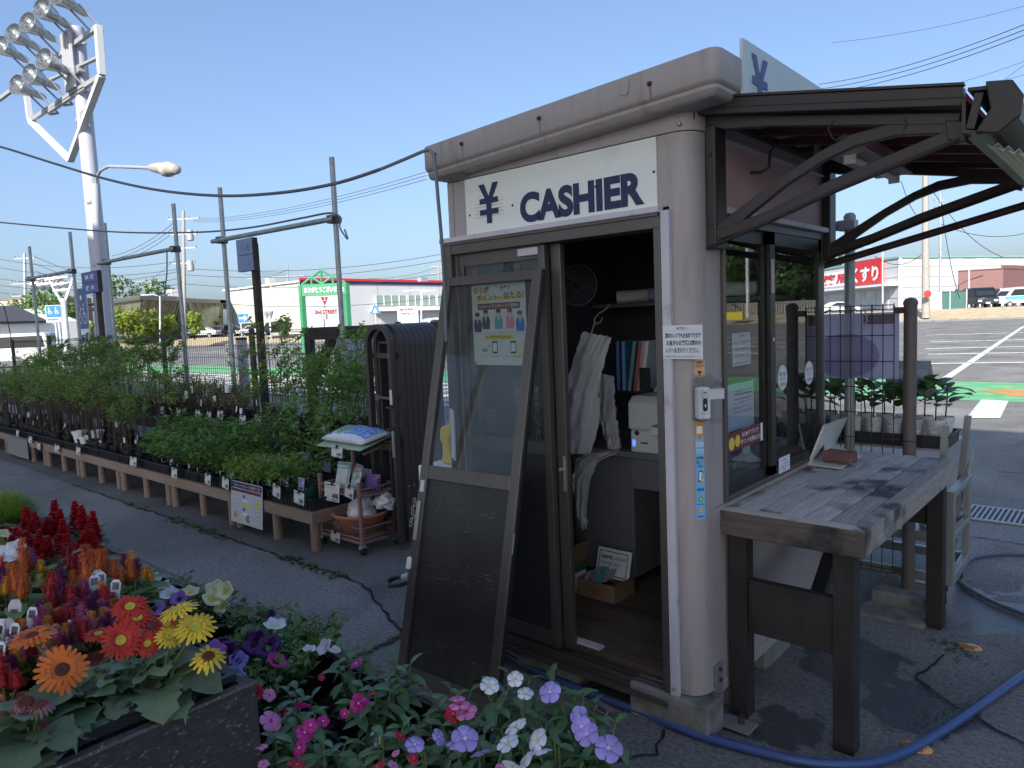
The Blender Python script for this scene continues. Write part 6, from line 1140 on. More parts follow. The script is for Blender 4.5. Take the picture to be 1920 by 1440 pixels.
for k in range(18):
    for j, y in enumerate((2.86, 3.17)):
        o_ = tp_ if not trays else dup(tp_, (0, 0, 0)); trays.append(o_); o_['label'] = 'black ribbed plastic tray on the low plant shelf'; o_.location = (-4.55-k*.575, y, .288)
    tp2 = dup(tp_, (0, 0, 0), label='black plastic tray on the upper plant stand', group='trays on the upper plant stands'); tp2.location = (-4.65, 3.52, .651)
for k in range(1, 18): dup(tp2, (-4.65-k*.575, 3.52, .651))

# leaf and plant builders -------------------------------------------------------------
def leafmesh(name, m, L, Wd, n=5, fold=.25, curl=.4, prof=None, lobes=0, wave=0, seed=0):
    r = random.Random(seed); me = MB(); rows = []
    for i in range(n+1):
        t = i/n; w = Wd/2*(prof(t) if prof else math.sin(math.pi*min(1, t*.97+.03))**.75)
        if lobes and 0 < i < n: w *= 1+lobes*(.22 if i % 2 else -.18)
        x = L*math.sin(curl*t)/curl if curl else L*t; z = -L*(1-math.cos(curl*t))/curl if curl else 0
        zw = wave*r.uniform(-1, 1)
        rows.append((V((x, w, z+w*fold+zw)), V((x, 0, z)), V((x, -w, z+w*fold-zw*.6))))
    for a, b_ in zip(rows, rows[1:]): me.face([a[1], b_[1], b_[0], a[0]]); me.face([a[2], b_[2], b_[1], a[1]])
    mm = me.mesh(name, m); bm = bmesh.new(); bm.from_mesh(mm); bmesh.ops.remove_doubles(bm, verts=bm.verts, dist=1e-5); bm.to_mesh(mm); bm.free(); mm.polygons.foreach_set('use_smooth', [True]*len(mm.polygons)); return mm
def ribbed(m, k=.35, w=.035):
    n = m.node_tree.nodes; L = m.node_tree.links.new; hs = [x for x in n if x.type == 'HUE_SAT'][0]; src = hs.inputs['Color'].links[0].from_socket
    tc = n.new('ShaderNodeTexCoord'); sx = n.new('ShaderNodeSeparateXYZ'); L(tc.outputs['Generated'], sx.inputs[0])
    s1 = n.new('ShaderNodeMath'); s1.operation = 'SUBTRACT'; L(sx.outputs[1], s1.inputs[0]); s1.inputs[1].default_value = .5
    ab = n.new('ShaderNodeMath'); ab.operation = 'ABSOLUTE'; L(s1.outputs[0], ab.inputs[0]); mr = n.new('ShaderNodeMapRange'); mr.inputs[1].default_value = 0; mr.inputs[2].default_value = w; mr.inputs[3].default_value = k; mr.inputs[4].default_value = 0; L(ab.outputs[0], mr.inputs[0])
    mx = n.new('ShaderNodeMixRGB'); L(mr.outputs[0], mx.inputs[0]); L(src, mx.inputs[1]); mx.inputs[2].default_value = (.28, .36, .2, 1); L(mx.outputs[0], hs.inputs['Color']); return m
def fol(m, n, fn, r):          # many small folded leaves in one mesh
    mb = MB()
    for _ in range(n):
        p, d, l, w = fn(r); d = d.normalized(); s_ = d.cross(V((r.gauss(0, .4), r.gauss(0, .4), 1))).normalized(); up = s_.cross(d)
        mb.face([p, p+d*l*.55+s_*w+up*w*.3, p+d*l, p+d*l*.55-s_*w+up*w*.3])
    return mb
GN = [leafmat('nandina_leaf', (.14, .23, .06), (.26, .37, .1), trans=.45, tcol=(1.5, 1.7, .6)), leafmat('bush_leaf', (.10, .20, .05), (.18, .30, .08), trans=.35), leafmat('fresh_leaf', (.17, .27, .06), (.3, .4, .12), trans=.42, tcol=(1.5, 1.7, .6)), leafmat('round_leaf', (.15, .25, .06), (.27, .38, .11), trans=.48, tcol=(1.5, 1.7, .6)), leafmat('twig_leaf', (.16, .18, .05), (.28, .28, .08), trans=.35)]
STM = mat('stem_brown', (.09, .06, .045), .8, var=.2, scale=20); STG = mat('stem_green', (.09, .14, .04), .6, var=.15, scale=20)
TAGM = [mat('tag_white', (.65, .68, .72), .5, var=.04), mat('tag_pink', (.5, .1, .2), .5, var=.4, scale=40, hue=((.6, .6, .6), 30, .5, .1)), mat('tag_blue', (.3, .4, .5), .5, var=.3, scale=40, hue=((.65, .65, .65), 25, .5, .1)), mat('tag_teal', (.2, .4, .38), .5, var=.3, scale=40, hue=((.65, .65, .65), 25, .5, .1))]
def potmesh(r, h, sq=False, m=None):
    return MB().lathe([(r*.72, 0), (r*.95, h*.8), (r*1.04, h*.8), (r*1.06, h), (r*.98, h), (r*.93, h*.84), (0, h*.84)], (0, 0, 0), 4 if sq else 14, caps=False).mesh('pot', m or POT, smooth=40)
def proto(kind, seed):
    r = random.Random(seed*17+3); c_ = {}
    t = thing('potted_plant', '', 'potted plant', (0, 0, -50))
    R0, H0 = {'nandina': (.075, .15), 'bush': (.06, .11), 'low': (.05, .09), 'sapling': (.06, .11), 'twig': (.05, .09), 'shrub': (.075, .14), 'citrus': (.09, .17)}[kind]
    part('pot', potmesh(R0, H0), t); st = MB(); tops = []
    if kind == 'nandina':
        for k in range(5):
            a = r.uniform(0, 6.28); x, y = .035*math.cos(a), .035*math.sin(a); h = r.uniform(.45, .72); q = V((x*2.6, y*2.6, H0+h)); st.tube([(x, y, H0*.8), (x*1.6, y*1.6, H0+h*.5), q], .006, 5, r1=.003)
            for j in range(5): an = r.uniform(0, 6.28); e = q+V((math.cos(an)*.15, math.sin(an)*.15, r.uniform(-.05, .1))); st.tube([q-V((0, 0, r.uniform(0, .12))), e], .002, 4); tops.append((q, e))
        def fn(r): q, e = r.choice(tops); f = r.uniform(.3, 1.15); p = q.lerp(e, f)+V((r.gauss(0, .02), r.gauss(0, .02), r.gauss(0, .025))); return p, (e-q)*.6+V((r.gauss(0, .1), r.gauss(0, .1), r.gauss(-.03, .05))), r.uniform(.035, .06), r.uniform(.007, .012)
        n, m = 330, GN[0]
    elif kind in ('bush', 'low', 'shrub'):
        hh, rad, n, m, l, w = {'bush': (.34, .15, 240, GN[1], .06, .018), 'low': (.15, .12, 300, GN[2], .04, .011), 'shrub': (.55, .19, 560, GN[1], .05, .014)}[kind]
        for k in range(9): a = r.uniform(0, 6.28); e = V((rad*.7*math.cos(a), rad*.7*math.sin(a), H0+hh*r.uniform(.5, .95))); st.tube([(0, 0, H0*.8), e*.5+V((0, 0, H0*.4)), e], .004, 4, r1=.002); tops.append(e)
        def fn(r):
            a = r.uniform(0, 6.28); z = r.random()**.8; q = rad*(.55+.5*math.sin(z*3))*r.uniform(.35, 1.1); p = V((q*math.cos(a), q*math.sin(a), H0+hh*(.1+.9*z)+r.gauss(0, .02))); return p, V((math.cos(a), math.sin(a), r.gauss(.1, .5))), l*r.uniform(.6, 1.2), w*r.uniform(.7, 1.2)
    elif kind in ('sapling', 'citrus'):
        hh = r.uniform(.5, .75) if kind == 'sapling' else .8; n, m = (170, GN[3]) if kind == 'sapling' else (420, GN[1])
        st.tube([(0, 0, H0*.8), (.01, 0, H0+hh*.4), (r.gauss(0, .03), r.gauss(0, .03), H0+hh)], .006, 5, r1=.002)
        for k in range(8 if kind == 'sapling' else 12):
            z = r.uniform(.25, .95); a = r.uniform(0, 6.28); b_ = V((0, 0, H0+hh*z)); e = b_+V((math.cos(a)*.17, math.sin(a)*.17, r.uniform(.05, .2))); st.tube([b_, b_.lerp(e, .5)+V((0, 0, -.01)), e], .003, 4, r1=.0015); tops.append((b_, e))
        def fn(r): q, e = r.choice(tops); p = q.lerp(e, r.uniform(.25, 1.1))+V((r.gauss(0, .012), r.gauss(0, .012), r.gauss(0, .012))); return p, V((r.gauss(0, 1), r.gauss(0, 1), r.gauss(.1, .5))), r.uniform(.03, .055), r.uniform(.011, .02)
    else:
        for k in range(14): a = r.uniform(0, 6.28); h = r.uniform(.1, .26); e = V((r.gauss(0, .06), r.gauss(0, .06), H0+h)); st.tube([(.02*math.cos(a), .02*math.sin(a), H0*.8), e*.6+V((0, 0, H0*.3)), e], .0022, 4); tops.append(e)
        def fn(r): e = r.choice(tops); return e+V((r.gauss(0, .015), r.gauss(0, .015), r.uniform(-.1, .02))), V((r.gauss(0, 1), r.gauss(0, 1), .4)), r.uniform(.012, .03), r.uniform(.005, .011)
        n, m = 120, GN[4]
    part('stems', st.mesh('stems', STM), t); part('foliage', fol(m, n, fn, r).mesh('foliage', m), t); return t
def tagpart(t, m, x, y, z, w, h, tilt, an): 
    part('plant_label', MB().obox((0, 0, h/2), (w/2, 0, 0), (0, .0006, 0), (0, 0, h/2)).mesh('plant_label', m), t, Matrix.Translation((x, y, z)) @ Matrix.Rotation(an, 4, 'Z') @ Matrix.Rotation(tilt, 4, 'X'))
PRO = {k: [proto(k, s) for s in range(3)] for k in ('nandina', 'bush', 'low', 'sapling', 'twig', 'shrub', 'citrus')}
used = set(); rp = random.Random(21)
INFO = {'nandina': ('tall feathery sapling in a black pot at the far end of the shelves', 'feathery saplings on the low shelf'), 'bush': ('dense dark green leafy bush in a black pot on the low shelf', 'dense bushes on the low shelf'), 'low': ('low light green herb with a printed tag on the low shelf', 'low herbs on the low shelf'),
 'sapling': ('slender round leaved sapling on the upper plant stand', 'slender saplings on the upper stands'), 'twig': ('short twiggy seedling with sparse leaves on the upper plant stand', 'twiggy seedlings on the upper stands'), 'shrub': ('thick small leaved shrub by the end of the plant stands', 'thick shrubs on the stands'), 'citrus': ('tall bushy fruit tree in a black pot on the upper plant stand', 'bushy fruit trees on the upper stands')}
def put(kind, x, y, z, sc=1, tags=1, label=None):
    v = rp.randrange(3); src = PRO[kind][v]
    key = (kind, v)
    if key in used: o = dup(src, (x, y, z), rp.uniform(0, 6.28), sc)
    else: used.add(key); o = src; list_ = KIDS.setdefault(src.name, list(src.children)); o.location = (x, y, z); o.rotation_euler.z = rp.uniform(0, 6.28); o.scale = (sc,)*3
    o['label'], o['group'] = INFO[kind]
    if label: o['label'] = label; del o['group']
    if tags:
        c_ = len(o.children); m = TAGM[{'low': (1, 1, 3), 'bush': (3, 2, 3)}.get(kind, (0, 0, 2))[rp.randrange(3)]]; a = -o.rotation_euler.z
        q = Matrix.Rotation(a, 3, 'Z') @ V((rp.uniform(-.02, .02), -.06, 0)); tagpart(o, m, q.x, q.y, .08 if kind in ('low', 'bush') else rp.uniform(.1, .3), rp.uniform(.03, .045), rp.uniform(.05, .07), rp.uniform(-.3, .1), a+rp.uniform(-.5, .5))
    return o
ZS, ZU = .297, .66
x = -5.95
def rowx(x0, x1, st): 
    x = x0
    while x > x1: yield x+rp.uniform(-.03, .03); x -= st
for x in rowx(-4.75, -5.45, .135):
    put('low', x, 2.80+rp.uniform(-.02, .02), ZS, rp.uniform(.85, 1.15))
    put('low', x-.05, 2.95, ZS, rp.uniform(.9, 1.2), 0)
for x in rowx(-5.5, -7.2, .19): put('bush', x, 2.80+rp.uniform(-.02, .02), ZS, rp.uniform(.75, 1.0)); put('bush', x-.07, 3.0, ZS, rp.uniform(.9, 1.12), 0)
for x in rowx(-5.6, -7.2, .45): put('bush', x-.1, 3.18, ZS, rp.uniform(.8, 1.0), 0)
for x in rowx(-7.45, -12.4, .22): put('nandina', x, 2.82+rp.uniform(-.03, .03), ZS, rp.uniform(.72, .95), rp.random() < .7); 
for x in rowx(-7.6, -12.4, .42): put('nandina', x, 3.05+rp.uniform(-.03, .03), ZS, rp.uniform(.85, 1.1), rp.random() < .3)
for x in rowx(-8.0, -12.4, .8): put('nandina', x, 3.2, ZS, rp.uniform(.95, 1.2), 0)
for x in rowx(-4.6, -5.5, .42): put('shrub', x, 3.15, ZS, rp.uniform(.9, 1.1), 0)
for x in rowx(-4.55, -6.6, .17): put('sapling', x, 3.5+rp.uniform(-.05, .06), ZU, rp.uniform(.7, 1.05), rp.random() < .6)
for x in rowx(-4.7, -6.5, .3): put('sapling', x, 3.75, ZU, rp.uniform(.85, 1.15), 0)
for x in rowx(-4.6, -5.2, .25): put('shrub', x, 3.45, ZU, rp.uniform(.8, 1.0), 0)
for x in rowx(-6.6, -8.6, .15): put('twig', x, 3.47, ZU, rp.uniform(.9, 1.3)); put('twig', x-.05, 3.62, ZU, rp.uniform(1, 1.5), 0)
for x in rowx(-8.55, -10.6, .32): put('citrus', x, 3.55+rp.uniform(-.05, .08), ZU, rp.uniform(.75, .95))
for x in rowx(-8.9, -12.6, .6): put('nandina', x, 3.5, ZU, rp.uniform(.75, 1.0), rp.random() < .5)
for x in rowx(-10.6, -12.8, .35): put('citrus', x, 3.7, ZU, rp.uniform(.7, .95), 0)
put('citrus', -8.75, 3.72, ZU, .95, 0, 'lone branching fruit tree rising beside the middle scaffold pole')
for k in PRO:
    for v in range(3):
        if (k, v) not in used: 
            o = PRO[k][v]; 
            for c in list(o.children): bpy.data.objects.remove(c)
            bpy.data.objects.remove(o)
# two green pots, white buckets
GRP = mat('pot_green', (.02, .06, .05), .5, var=.1)
for k, (px, py, lab) in enumerate(((551, 905, 'dark green round pot with purple tag second from the pink trolley'), (580, 908, 'dark green round pot with purple tag next to the pink trolley'))):
    p = onY(px, py, 2.84); p.z = .30; t = thing('green_pot', lab, 'potted plant', tuple(p)); part('pot', potmesh(.07, .12, m=GRP), t); r = random.Random(k); e_ = [V((r.gauss(0, .06), r.gauss(0, .06), r.uniform(.2, .36))) for _ in range(8)]; st = MB()
    for e in e_: st.tube([(0, 0, .1), e*.5, e], .003, 4)
    part('stems', st.mesh('stems', STM), t); part('foliage', fol(GN[1], 160, lambda r: (r.choice(e_)*r.uniform(.7, 1.05)+V((r.gauss(0, .02), r.gauss(0, .02), 0)), V((r.gauss(0, 1), r.gauss(0, 1), .2)), .035, .011), r).mesh('foliage', GN[1]), t); tagpart(t, mat('tag_purple', (.25, .2, .4), .5, var=.4, scale=40, hue=((.6, .6, .65), 22, .5, .1)), 0, -.072, .1, .075, .09, -.15, 0)
for k, (px, py, lab) in enumerate(((150, 822, 'white bucket pot on the low shelf, left one of the pair'), (159, 826, 'smaller white pot in front of the white bucket'), (181, 806, 'white pot behind the pair of white buckets'))):
    p = onY(px, py, 2.78+.12*(k == 2)); p.z = .375-.02*(k == 1); t = thing('white_pot', lab, 'pot', tuple(p)); part('pot', potmesh(.075-.02*(k == 1), .13-.03*(k == 1), m=MATS['white_paint']), t); part('soil', MB().lathe([(.0, .1-.02*(k == 1)), (.05, .1-.02*(k == 1))], n=10, caps=False).mesh('soil', SOIL), t)
# price cards
CARDM = mat('card_white', (.62, .62, .58), .5, var=.04)
def card(px, py, y, w, h, lab, grp, tilt=.12, num='498', name='price_card'):
    p = onY(px, py, y); t = thing(name, lab, 'price card', (p.x, y, p.z), grp, rz=rp.uniform(-.15, .15)+.001); U_, V_ = V((1, 0, rp.uniform(-.1, .02))).normalized(), V((0, math.sin(tilt), math.cos(tilt)))
    MB().obox(V_*(-h/2), U_*w/2, V_*h/2, V((0, .0008, 0))).build('card', CARDM, t); bo = Board(-U_*w/2-V_*h+V((0, -.0016, 0)), U_, V_, t, .0006)
    bo.rect(w*.06, h*.84, w*.75, h*.9, BKP, 1).rect(w*.06, h*.7, w*.6, h*.74, MATS['grey_print'], 1).text(num, w*.52, h*.16, w*.92, h*.45, BKP, 2, .03).text('税込', w*.06, h*.1, w*.2, h*.2, BKP, 2).rect(w*.5, h*.06, w*.9, h*.1, BKP, 1); bo.done()
    MB().box(-.012, -.006, -.012, .012, .004, .012).build('clip', CABLE, t)
for k, (px, py) in enumerate(((33, 806), (57, 818), (73, 830), (107, 834), (147, 838), (250, 857), (327, 878), (390, 889), (423, 896), (519, 910), (561, 922))): card(px, py, 2.655, .13, .085, 'white price card clipped to the tray rim on the low shelf front', 'price cards along the low shelf', num=rp.choice(['498', '398', '598', '298']))
for k, (px, py) in enumerate(((212, 756), (271, 757), (302, 761), (335, 766), (371, 769), (392, 772), (413, 770), (455, 779), (484, 780), (552, 789), (610, 795))): card(px, py, 3.33, .115, .085, 'white price card on the front of the upper plant stands', 'price cards along the upper stands', num=rp.choice(['980', '798', '698', '880']))
a, c = onY(440, 842, 3.32), onY(536, 818, 3.32); t, bo = sheet_thing('banner_sign', 'blue banner with white Japanese lettering below the upper stand cards', 'banner', (a.x, 3.32, .455), (1, 0, 0), (0, 0, 1), c.x-a.x, .15, MATS['blue_print']); w = c.x-a.x
bo.text('〃たくさん収穫〃', w*.16, .078, w*.84, .13, wp, 2, .02).text('楽しめる', w*.18, .018, w*.5, .065, wp, 2, .03).text('ベリー', w*.55, .018, w*.8, .065, MATS['orange_print'], 2, .03); bo.rect(0, .14, w, .15, wp, 1); bo.done()
a, c = onY(433, 968, 2.655), onY(486, 906, 2.655); t, bo = sheet_thing('hung_poster', 'laminated guide sheet with navy header hung from the low shelf edge', 'poster', (a.x, 2.655, .07), (1, 0, .0), (0, .07, 1), c.x-a.x, .325, mat('guide_paper', (.5, .52, .55), .4, var=.05)); w = c.x-a.x
bo.rect(.01, .275, w-.01, .318, NAVY, 1).text('ブルーベリーの育て方', .03, .283, w-.03, .308, wp, 2).rect(.02, .245, w-.02, .268, MATS['maroon_print'], 1)
for k in range(6): bo.rect(.03, .215-k*.032, .13, .219-k*.032, MATS['grey_print'], 1).rect(.18, .205-k*.034, .19+.1*((k*7) % 3+1)/3, .228-k*.034, (MATS['blue_print'], PAP, MATS['yellow_print'])[k % 3], 1).rect(w-.11, .21-k*.03, w-.03, .214-k*.03, MATS['grey_print'], 1)
bo.disc(w-.07, .17, .03, MATS['yellow_print'], 1).disc(.07, .06, .025, MATS['orange_print'], 1).disc(w*.55, .05, .03, MATS['blue_print'], 1); bo.done()
t = thing('striped_cloth', 'grey striped sheet hanging over the low shelf at the far end', 'sheet', (onY(33, 830, 2.66).x, 2.66, .28)); a, c = onY(17, 850, 2.66), onY(50, 818, 2.66); MB().box(a.x, 2.655, .04, c.x, 2.66, .285).build('sheet', mat('striped_grey', (.22, .22, .22), .7, var=.25, scale=6, stretch=(9, 1, .1)), t)

# ------------------------------------------------------------------ pink wire trolley with goods
PKM = mat('trolley_pink', (.34, .2, .17), .5, .2, var=.1); tr = thing('wire_trolley', 'dusty pink wire display trolley on casters at the shelf end', 'trolley', (-4.15, 3.0, 0))
X0, X1, Y0, Y1 = -4.395, -3.935, 2.855, 3.15
for (x, y, z) in ((X0, Y0, .52), (X1, Y0, .505), (X1, Y1, .74), (X0, Y1, .70)):
    MB().box(x-.011, y-.011, .07, x+.011, y+.011, z).build('post', PKM, tr, bevel=.002); cs = MB().box(x-.016, y-.02, .045, x+.016, y+.02, .07).build('caster_fork', GALV, tr); MB().lathe([(0, -.013), (.026, -.012), (.03, 0), (.026, .012), (0, .013)], (x+.008, y, .031), 14, (1, .35, 0)).build('wheel', TYRE, cs, smooth=50)
def basket(z, h, par):
    m = MB(); 
    for zz in (z, z+h): m.tube([(X0, Y0, zz), (X1, Y0, zz)], .006, 6).tube([(X1, Y0, zz), (X1, Y1, zz)], .006, 6).tube([(X1, Y1, zz), (X0, Y1, zz)], .006, 6).tube([(X0, Y1, zz), (X0, Y0, zz)], .006, 6)
    for k in range(1, 18): x = X0+(X1-X0)*k/18; m.tube([(x, Y0, z+h), (x, Y0, z), (x, Y1, z), (x, Y1, z+h)], .0022, 4)
    for k in range(1, 10): y = Y0+(Y1-Y0)*k/10; m.tube([(X0, y, z+h), (X0, y, z), (X1, y, z), (X1, y, z+h)], .0022, 4)
    m.build('basket', PKM, par)
basket(.40, .05, tr); basket(.11, .07, tr); bm_ = MB(); bm_.bar((X0, Y0, .085), (X1, Y0, .085), .018, .02).bar((X1, Y0, .085), (X1, Y1, .085), .018, .02).bar((X0, Y1, .085), (X1, Y1, .085), .018, .02); bm_.build('base_rail', PKM, tr)
bm_ = MB().bar((X0, Y1, .70), (X1, Y1, .735), .018, .02).bar((X0-.02, Y0+.05, .655), (X0, Y1, .70), .012, .014).bar((X1, Y0+.05, .69), (X1, Y1, .735), .012, .014); bm_.build('top_rail', PKM, tr)
GPAD = mat('pale_green_card', (.36, .46, .34), .6, var=.06)
t = thing('display_board', 'pale green display board sloping on top of the pink trolley', 'board', (-4.15, 3, .70)); a, b_, c, d = onY(594, 836, 2.86), onY(676, 846, 2.84), onY(733, 818, 3.14), onY(650, 806, 3.16); slab(a, b_, c, d, V((0, 0, .008))).build('sheet', GPAD, t)
def pillow(name, label, quad, hgt, m, cat, org, prints=()):
    a, b_, c, d = [V(p) for p in quad]; n = 12; mb = MB(); r = random.Random(len(label)); nz = (b_-a).cross(d-a).normalized()
    if nz.z < 0: nz = -nz
    def S_(u, v, s_): p = a.lerp(b_, u).lerp(d.lerp(c, u), v); e = (max(0, 1-abs(2*u-1)**3.2)*max(0, 1-abs(2*v-1)**3.2))**.6; return p+nz*(s_*hgt*e+.004*math.sin(u*19+v*7)*e)
    for s_ in (1, -.25):
        for i in range(n):
            for j in range(n):
                q = [S_(i/n, j/n, s_), S_((i+1)/n, j/n, s_), S_((i+1)/n, (j+1)/n, s_), S_(i/n, (j+1)/n, s_)]; mb.face(q if s_ > 0 else q[::-1])
    t = thing(name, label, cat, tuple(a)); o = mb.build('sack', m, t); bm = bmesh.new(); bm.from_mesh(o.data); bmesh.ops.remove_doubles(bm, verts=bm.verts, dist=1e-4); bm.to_mesh(o.data); bm.free(); o.data.polygons.foreach_set('use_smooth', [True]*len(o.data.polygons))
    for (u0, v0, u1, v1, mm, k) in prints:
        pm = MB(); k_ = 8
        for i in range(k_):
            for j in range(k_): f = lambda ii, jj: S_(u0+(u1-u0)*ii/k_, v0+(v1-v0)*jj/k_, 1)+nz*.0015*k; pm.face([f(i, j), f(i+1, j), f(i+1, j+1), f(i, j+1)])
        pm.build('print', mm, t)
    return t
SACK = mat('sack_white', (.6, .64, .7), .35, var=.05, scale=6); BERRY = mat('berry_print', (.1, .22, .55), .4, var=.6, scale=60, hue=((.45, .6, .8), 70, .5, .1))
zz = V((0, 0, .012)); pillow('fertiliser_sack', 'white soil sack printed with blue berries lying on top of the pink trolley', (onY(601, 826, 2.9)+zz, onY(678, 838, 2.87)+zz, onY(738, 815, 3.12)+zz, onY(656, 803, 3.14)+zz), .055, SACK, 'sack', 0, ((.45, .2, .95, .9, BERRY, 1), (.06, .12, .2, .88, mat('sack_navy', (.1, .1, .25), .4), 1), (.28, .15, .42, .8, mat('sack_green', (.2, .35, .2), .4, var=.3, scale=40), 1)))
def sachet(name, label, x, y, z, w, h, tilt, m, band, rz):
    t = thing(name, label, 'packet', (x, y, z), rz=rz); mb = MB(); n = 8
    f = lambda u, v, s_: V(((u-.5)*w, s_*.022*(max(0, 1-abs(2*u-1)**3)*max(0, 1-abs(2*v-1)**4))**.5+math.sin(tilt)*v*h, math.cos(tilt)*v*h))
    for s_ in (-1, 1):
        for i in range(n):
            for j in range(n): q = [f(i/n, j/n, s_), f((i+1)/n, j/n, s_), f((i+1)/n, (j+1)/n, s_), f(i/n, (j+1)/n, s_)]; mb.face(q if s_ < 0 else q[::-1])
    mb.build('packet', m, t); pm = MB()
    for i in range(n): q = [f(i/n, .78, -1), f((i+1)/n, .78, -1), f((i+1)/n, .98, -1), f(i/n, .98, -1)]; pm.face([p+V((0, -.001, 0)) for p in q])
    pm.build('print', band, t); return t
sachet('fertiliser_packet', 'green topped white fertiliser packet standing in the pink trolley', -4.25, 2.93, .41, .13, .19, .3, mat('packet_white', (.5, .55, .56), .35, var=.25, scale=25), mat('packet_green', (.15, .35, .3), .4), .2)
sachet('fertiliser_packet', 'white and purple fertiliser packet leaning in the pink trolley', -4.10, 2.93, .41, .13, .19, .3, mat('packet_leafy', (.42, .48, .45), .35, var=.4, scale=30, hue=((.15, .2, .12), 25, .5, .1)), mat('packet_purple', (.3, .15, .3), .4), -.25)
sachet('fertiliser_packet', 'deep purple packet behind the others in the pink trolley', -3.99, 3.0, .41, .13, .12, .2, mat('packet_deep', (.08, .04, .2), .4), mat('packet_purple', (.3, .15, .3), .4), .3)
TER = mat('terracotta', (.42, .165, .105), .6, var=.08)
t = thing('terracotta_bowl', 'wide terracotta coloured plastic bowl on the lower trolley basket', 'bowl', (-4.12, 3.0, .115)); MB().lathe([(.11, 0), (.13, .01), (.185, .115), (.20, .12), (.205, .135), (.195, .145), (.18, .138), (.125, .02), (0, .015)], (-4.12, 2.99, .118), 28, caps=False).build('bowl', TER, t, smooth=40)
BAG2 = glassmat('white_poly', (.7, .7, .72), 1.4, .3, .75, (.85, .86, .88))
def crumple(name, label, c, sx, sy, sz, seed, m, cat='bag'):
    r = random.Random(seed); bm = bmesh.new(); bmesh.ops.create_icosphere(bm, subdivisions=3, radius=1)
    for v in bm.verts: k = 1+.22*math.sin(v.co.x*7+seed)*math.sin(v.co.z*6+seed*2)+r.gauss(0, .06); v.co = V((v.co.x*sx*k, v.co.y*sy*k, max(v.co.z, -.8)*sz*k))
    me = bpy.data.meshes.new(name); bm.to_mesh(me); bm.free(); me.materials.append(m); t = thing(name, label, cat, c); part('film', me, t); return t
crumple('plastic_bag', 'crumpled white plastic bag heaped in the terracotta bowl', (-4.09, 2.98, .255), .10, .09, .115, 1, BAG2); crumple('plastic_bag', 'loose clear bag spilling over the side of the terracotta bowl', (-4.33, 2.97, .19), .05, .07, .09, 2, BAG2); crumple('plastic_bag', 'clear bag of paper cups at the far side of the trolley', (-3.96, 3.08, .325), .10, .06, .06, 3, BAG2)
card(623, 905, 2.84, .15, .13, 'largest price card on the pink trolley reading 498', None); card(655, 913, 2.838, .12, .075, 'smaller price card beside the large one on the pink trolley', None, num='498'); card(629, 997, 2.84, .12, .07, 'price card hung on the lower basket of the pink trolley', None, num='298'); card(632, 838, 2.825, .15, .07, 'price card under the sack on the pink trolley', None, num='598')
# ------------------------------------------------------------------ seedling cart behind the near fence
CAL = mat('cart_alu', (.33, .34, .33), .4, .6, var=.08)
ct = thing('nursery_trolley', 'aluminium nursery trolley carrying seedlings behind the mesh fence', 'trolley', (-1.1, 4.35, 0))
def cb_(x0, y0, z0, x1, y1, z1, nm='rail', par=None): return MB().box(x0, y0, z0, x1, y1, z1).build(nm, CAL, par or ct, bevel=.003)
xe = -.70
for y in (4.12, 4.56): cb_(xe-.018, y-.02, .11, xe+.018, y+.02, .60, 'upright')
cb_(xe-.018, 4.141, .565, xe+.018, 4.539, .60); cb_(xe-.018, 4.141, .11, xe+.018, 4.539, .16); cb_(xe-.015, 4.141, .34, xe+.015, 4.539, .37)
for y in (4.12, 4.56):
    cb_(-1.72, y-.015, .11, xe-.019, y+.015, .16); cb_(-1.72, y-.012, .32, xe-.019, y+.012, .37)
    MB().bar((-.76, y, .2), (-.70-.03*(y < 4.3), y+.0, .93), .03, .035, (0, 1, 0)).build('slanted_leg', CAL, ct); cb_(-1.74, y-.02, .11, -1.70, y+.02, .9, 'upright')
    wl = MB().box(xe-.05, y-.015, .075, xe-.01, y+.015, .11).build('caster_fork', CABLE, ct); MB().lathe([(0, -.016), (.04, -.015), (.045, 0), (.04, .015), (0, .016)], (xe-.03, y, .045), 16, (1, .2, 0)).build('wheel', TYRE, wl, smooth=50); MB().lathe([(0, -.016), (.04, -.015), (.045, 0), (.04, .015), (0, .016)], (-1.68, y, .045), 16, (1, .2, 0)).build('wheel', TYRE, wl, smooth=50)
MB().box(-1.73, 4.13, .335, xe-.02, 4.55, .345).build('lower_shelf', CAL, ct); MB().box(-1.73, 4.10, .80, -.72, 4.58, .812).build('upper_shelf', CAL, ct); MB().tube([(xe, 4.56, .60), (xe+.02, 4.6, .74)], .01, 8).build('brace', CAL, ct)
t2 = dup(tp2, (0, 0, 0), label='black seedling tray on the nursery trolley behind the fence', group=None); del t2['group']; t2.location = (-.99, 4.28, .815); t2.scale.z = .7
t2 = dup(tp2, (0, 0, 0), label='second black seedling tray further along the nursery trolley', group=None); del t2['group']; t2.location = (-1.56, 4.28, .815); t2.scale.z = .7
EGL = leafmat('eggplant_leaf', (.06, .11, .04), (.13, .2, .07), trans=.3); EGS = mat('eggplant_stem', (.03, .018, .03), .6); PWH = mat('pot_printed', (.55, .55, .56), .5, var=.35, scale=30, stretch=(1, 1, 3), detail=2)
leaf_e = [leafmesh('leaf', EGL, .135, .09, 5, .15, .8, seed=s, wave=.004) for s in range(3)]
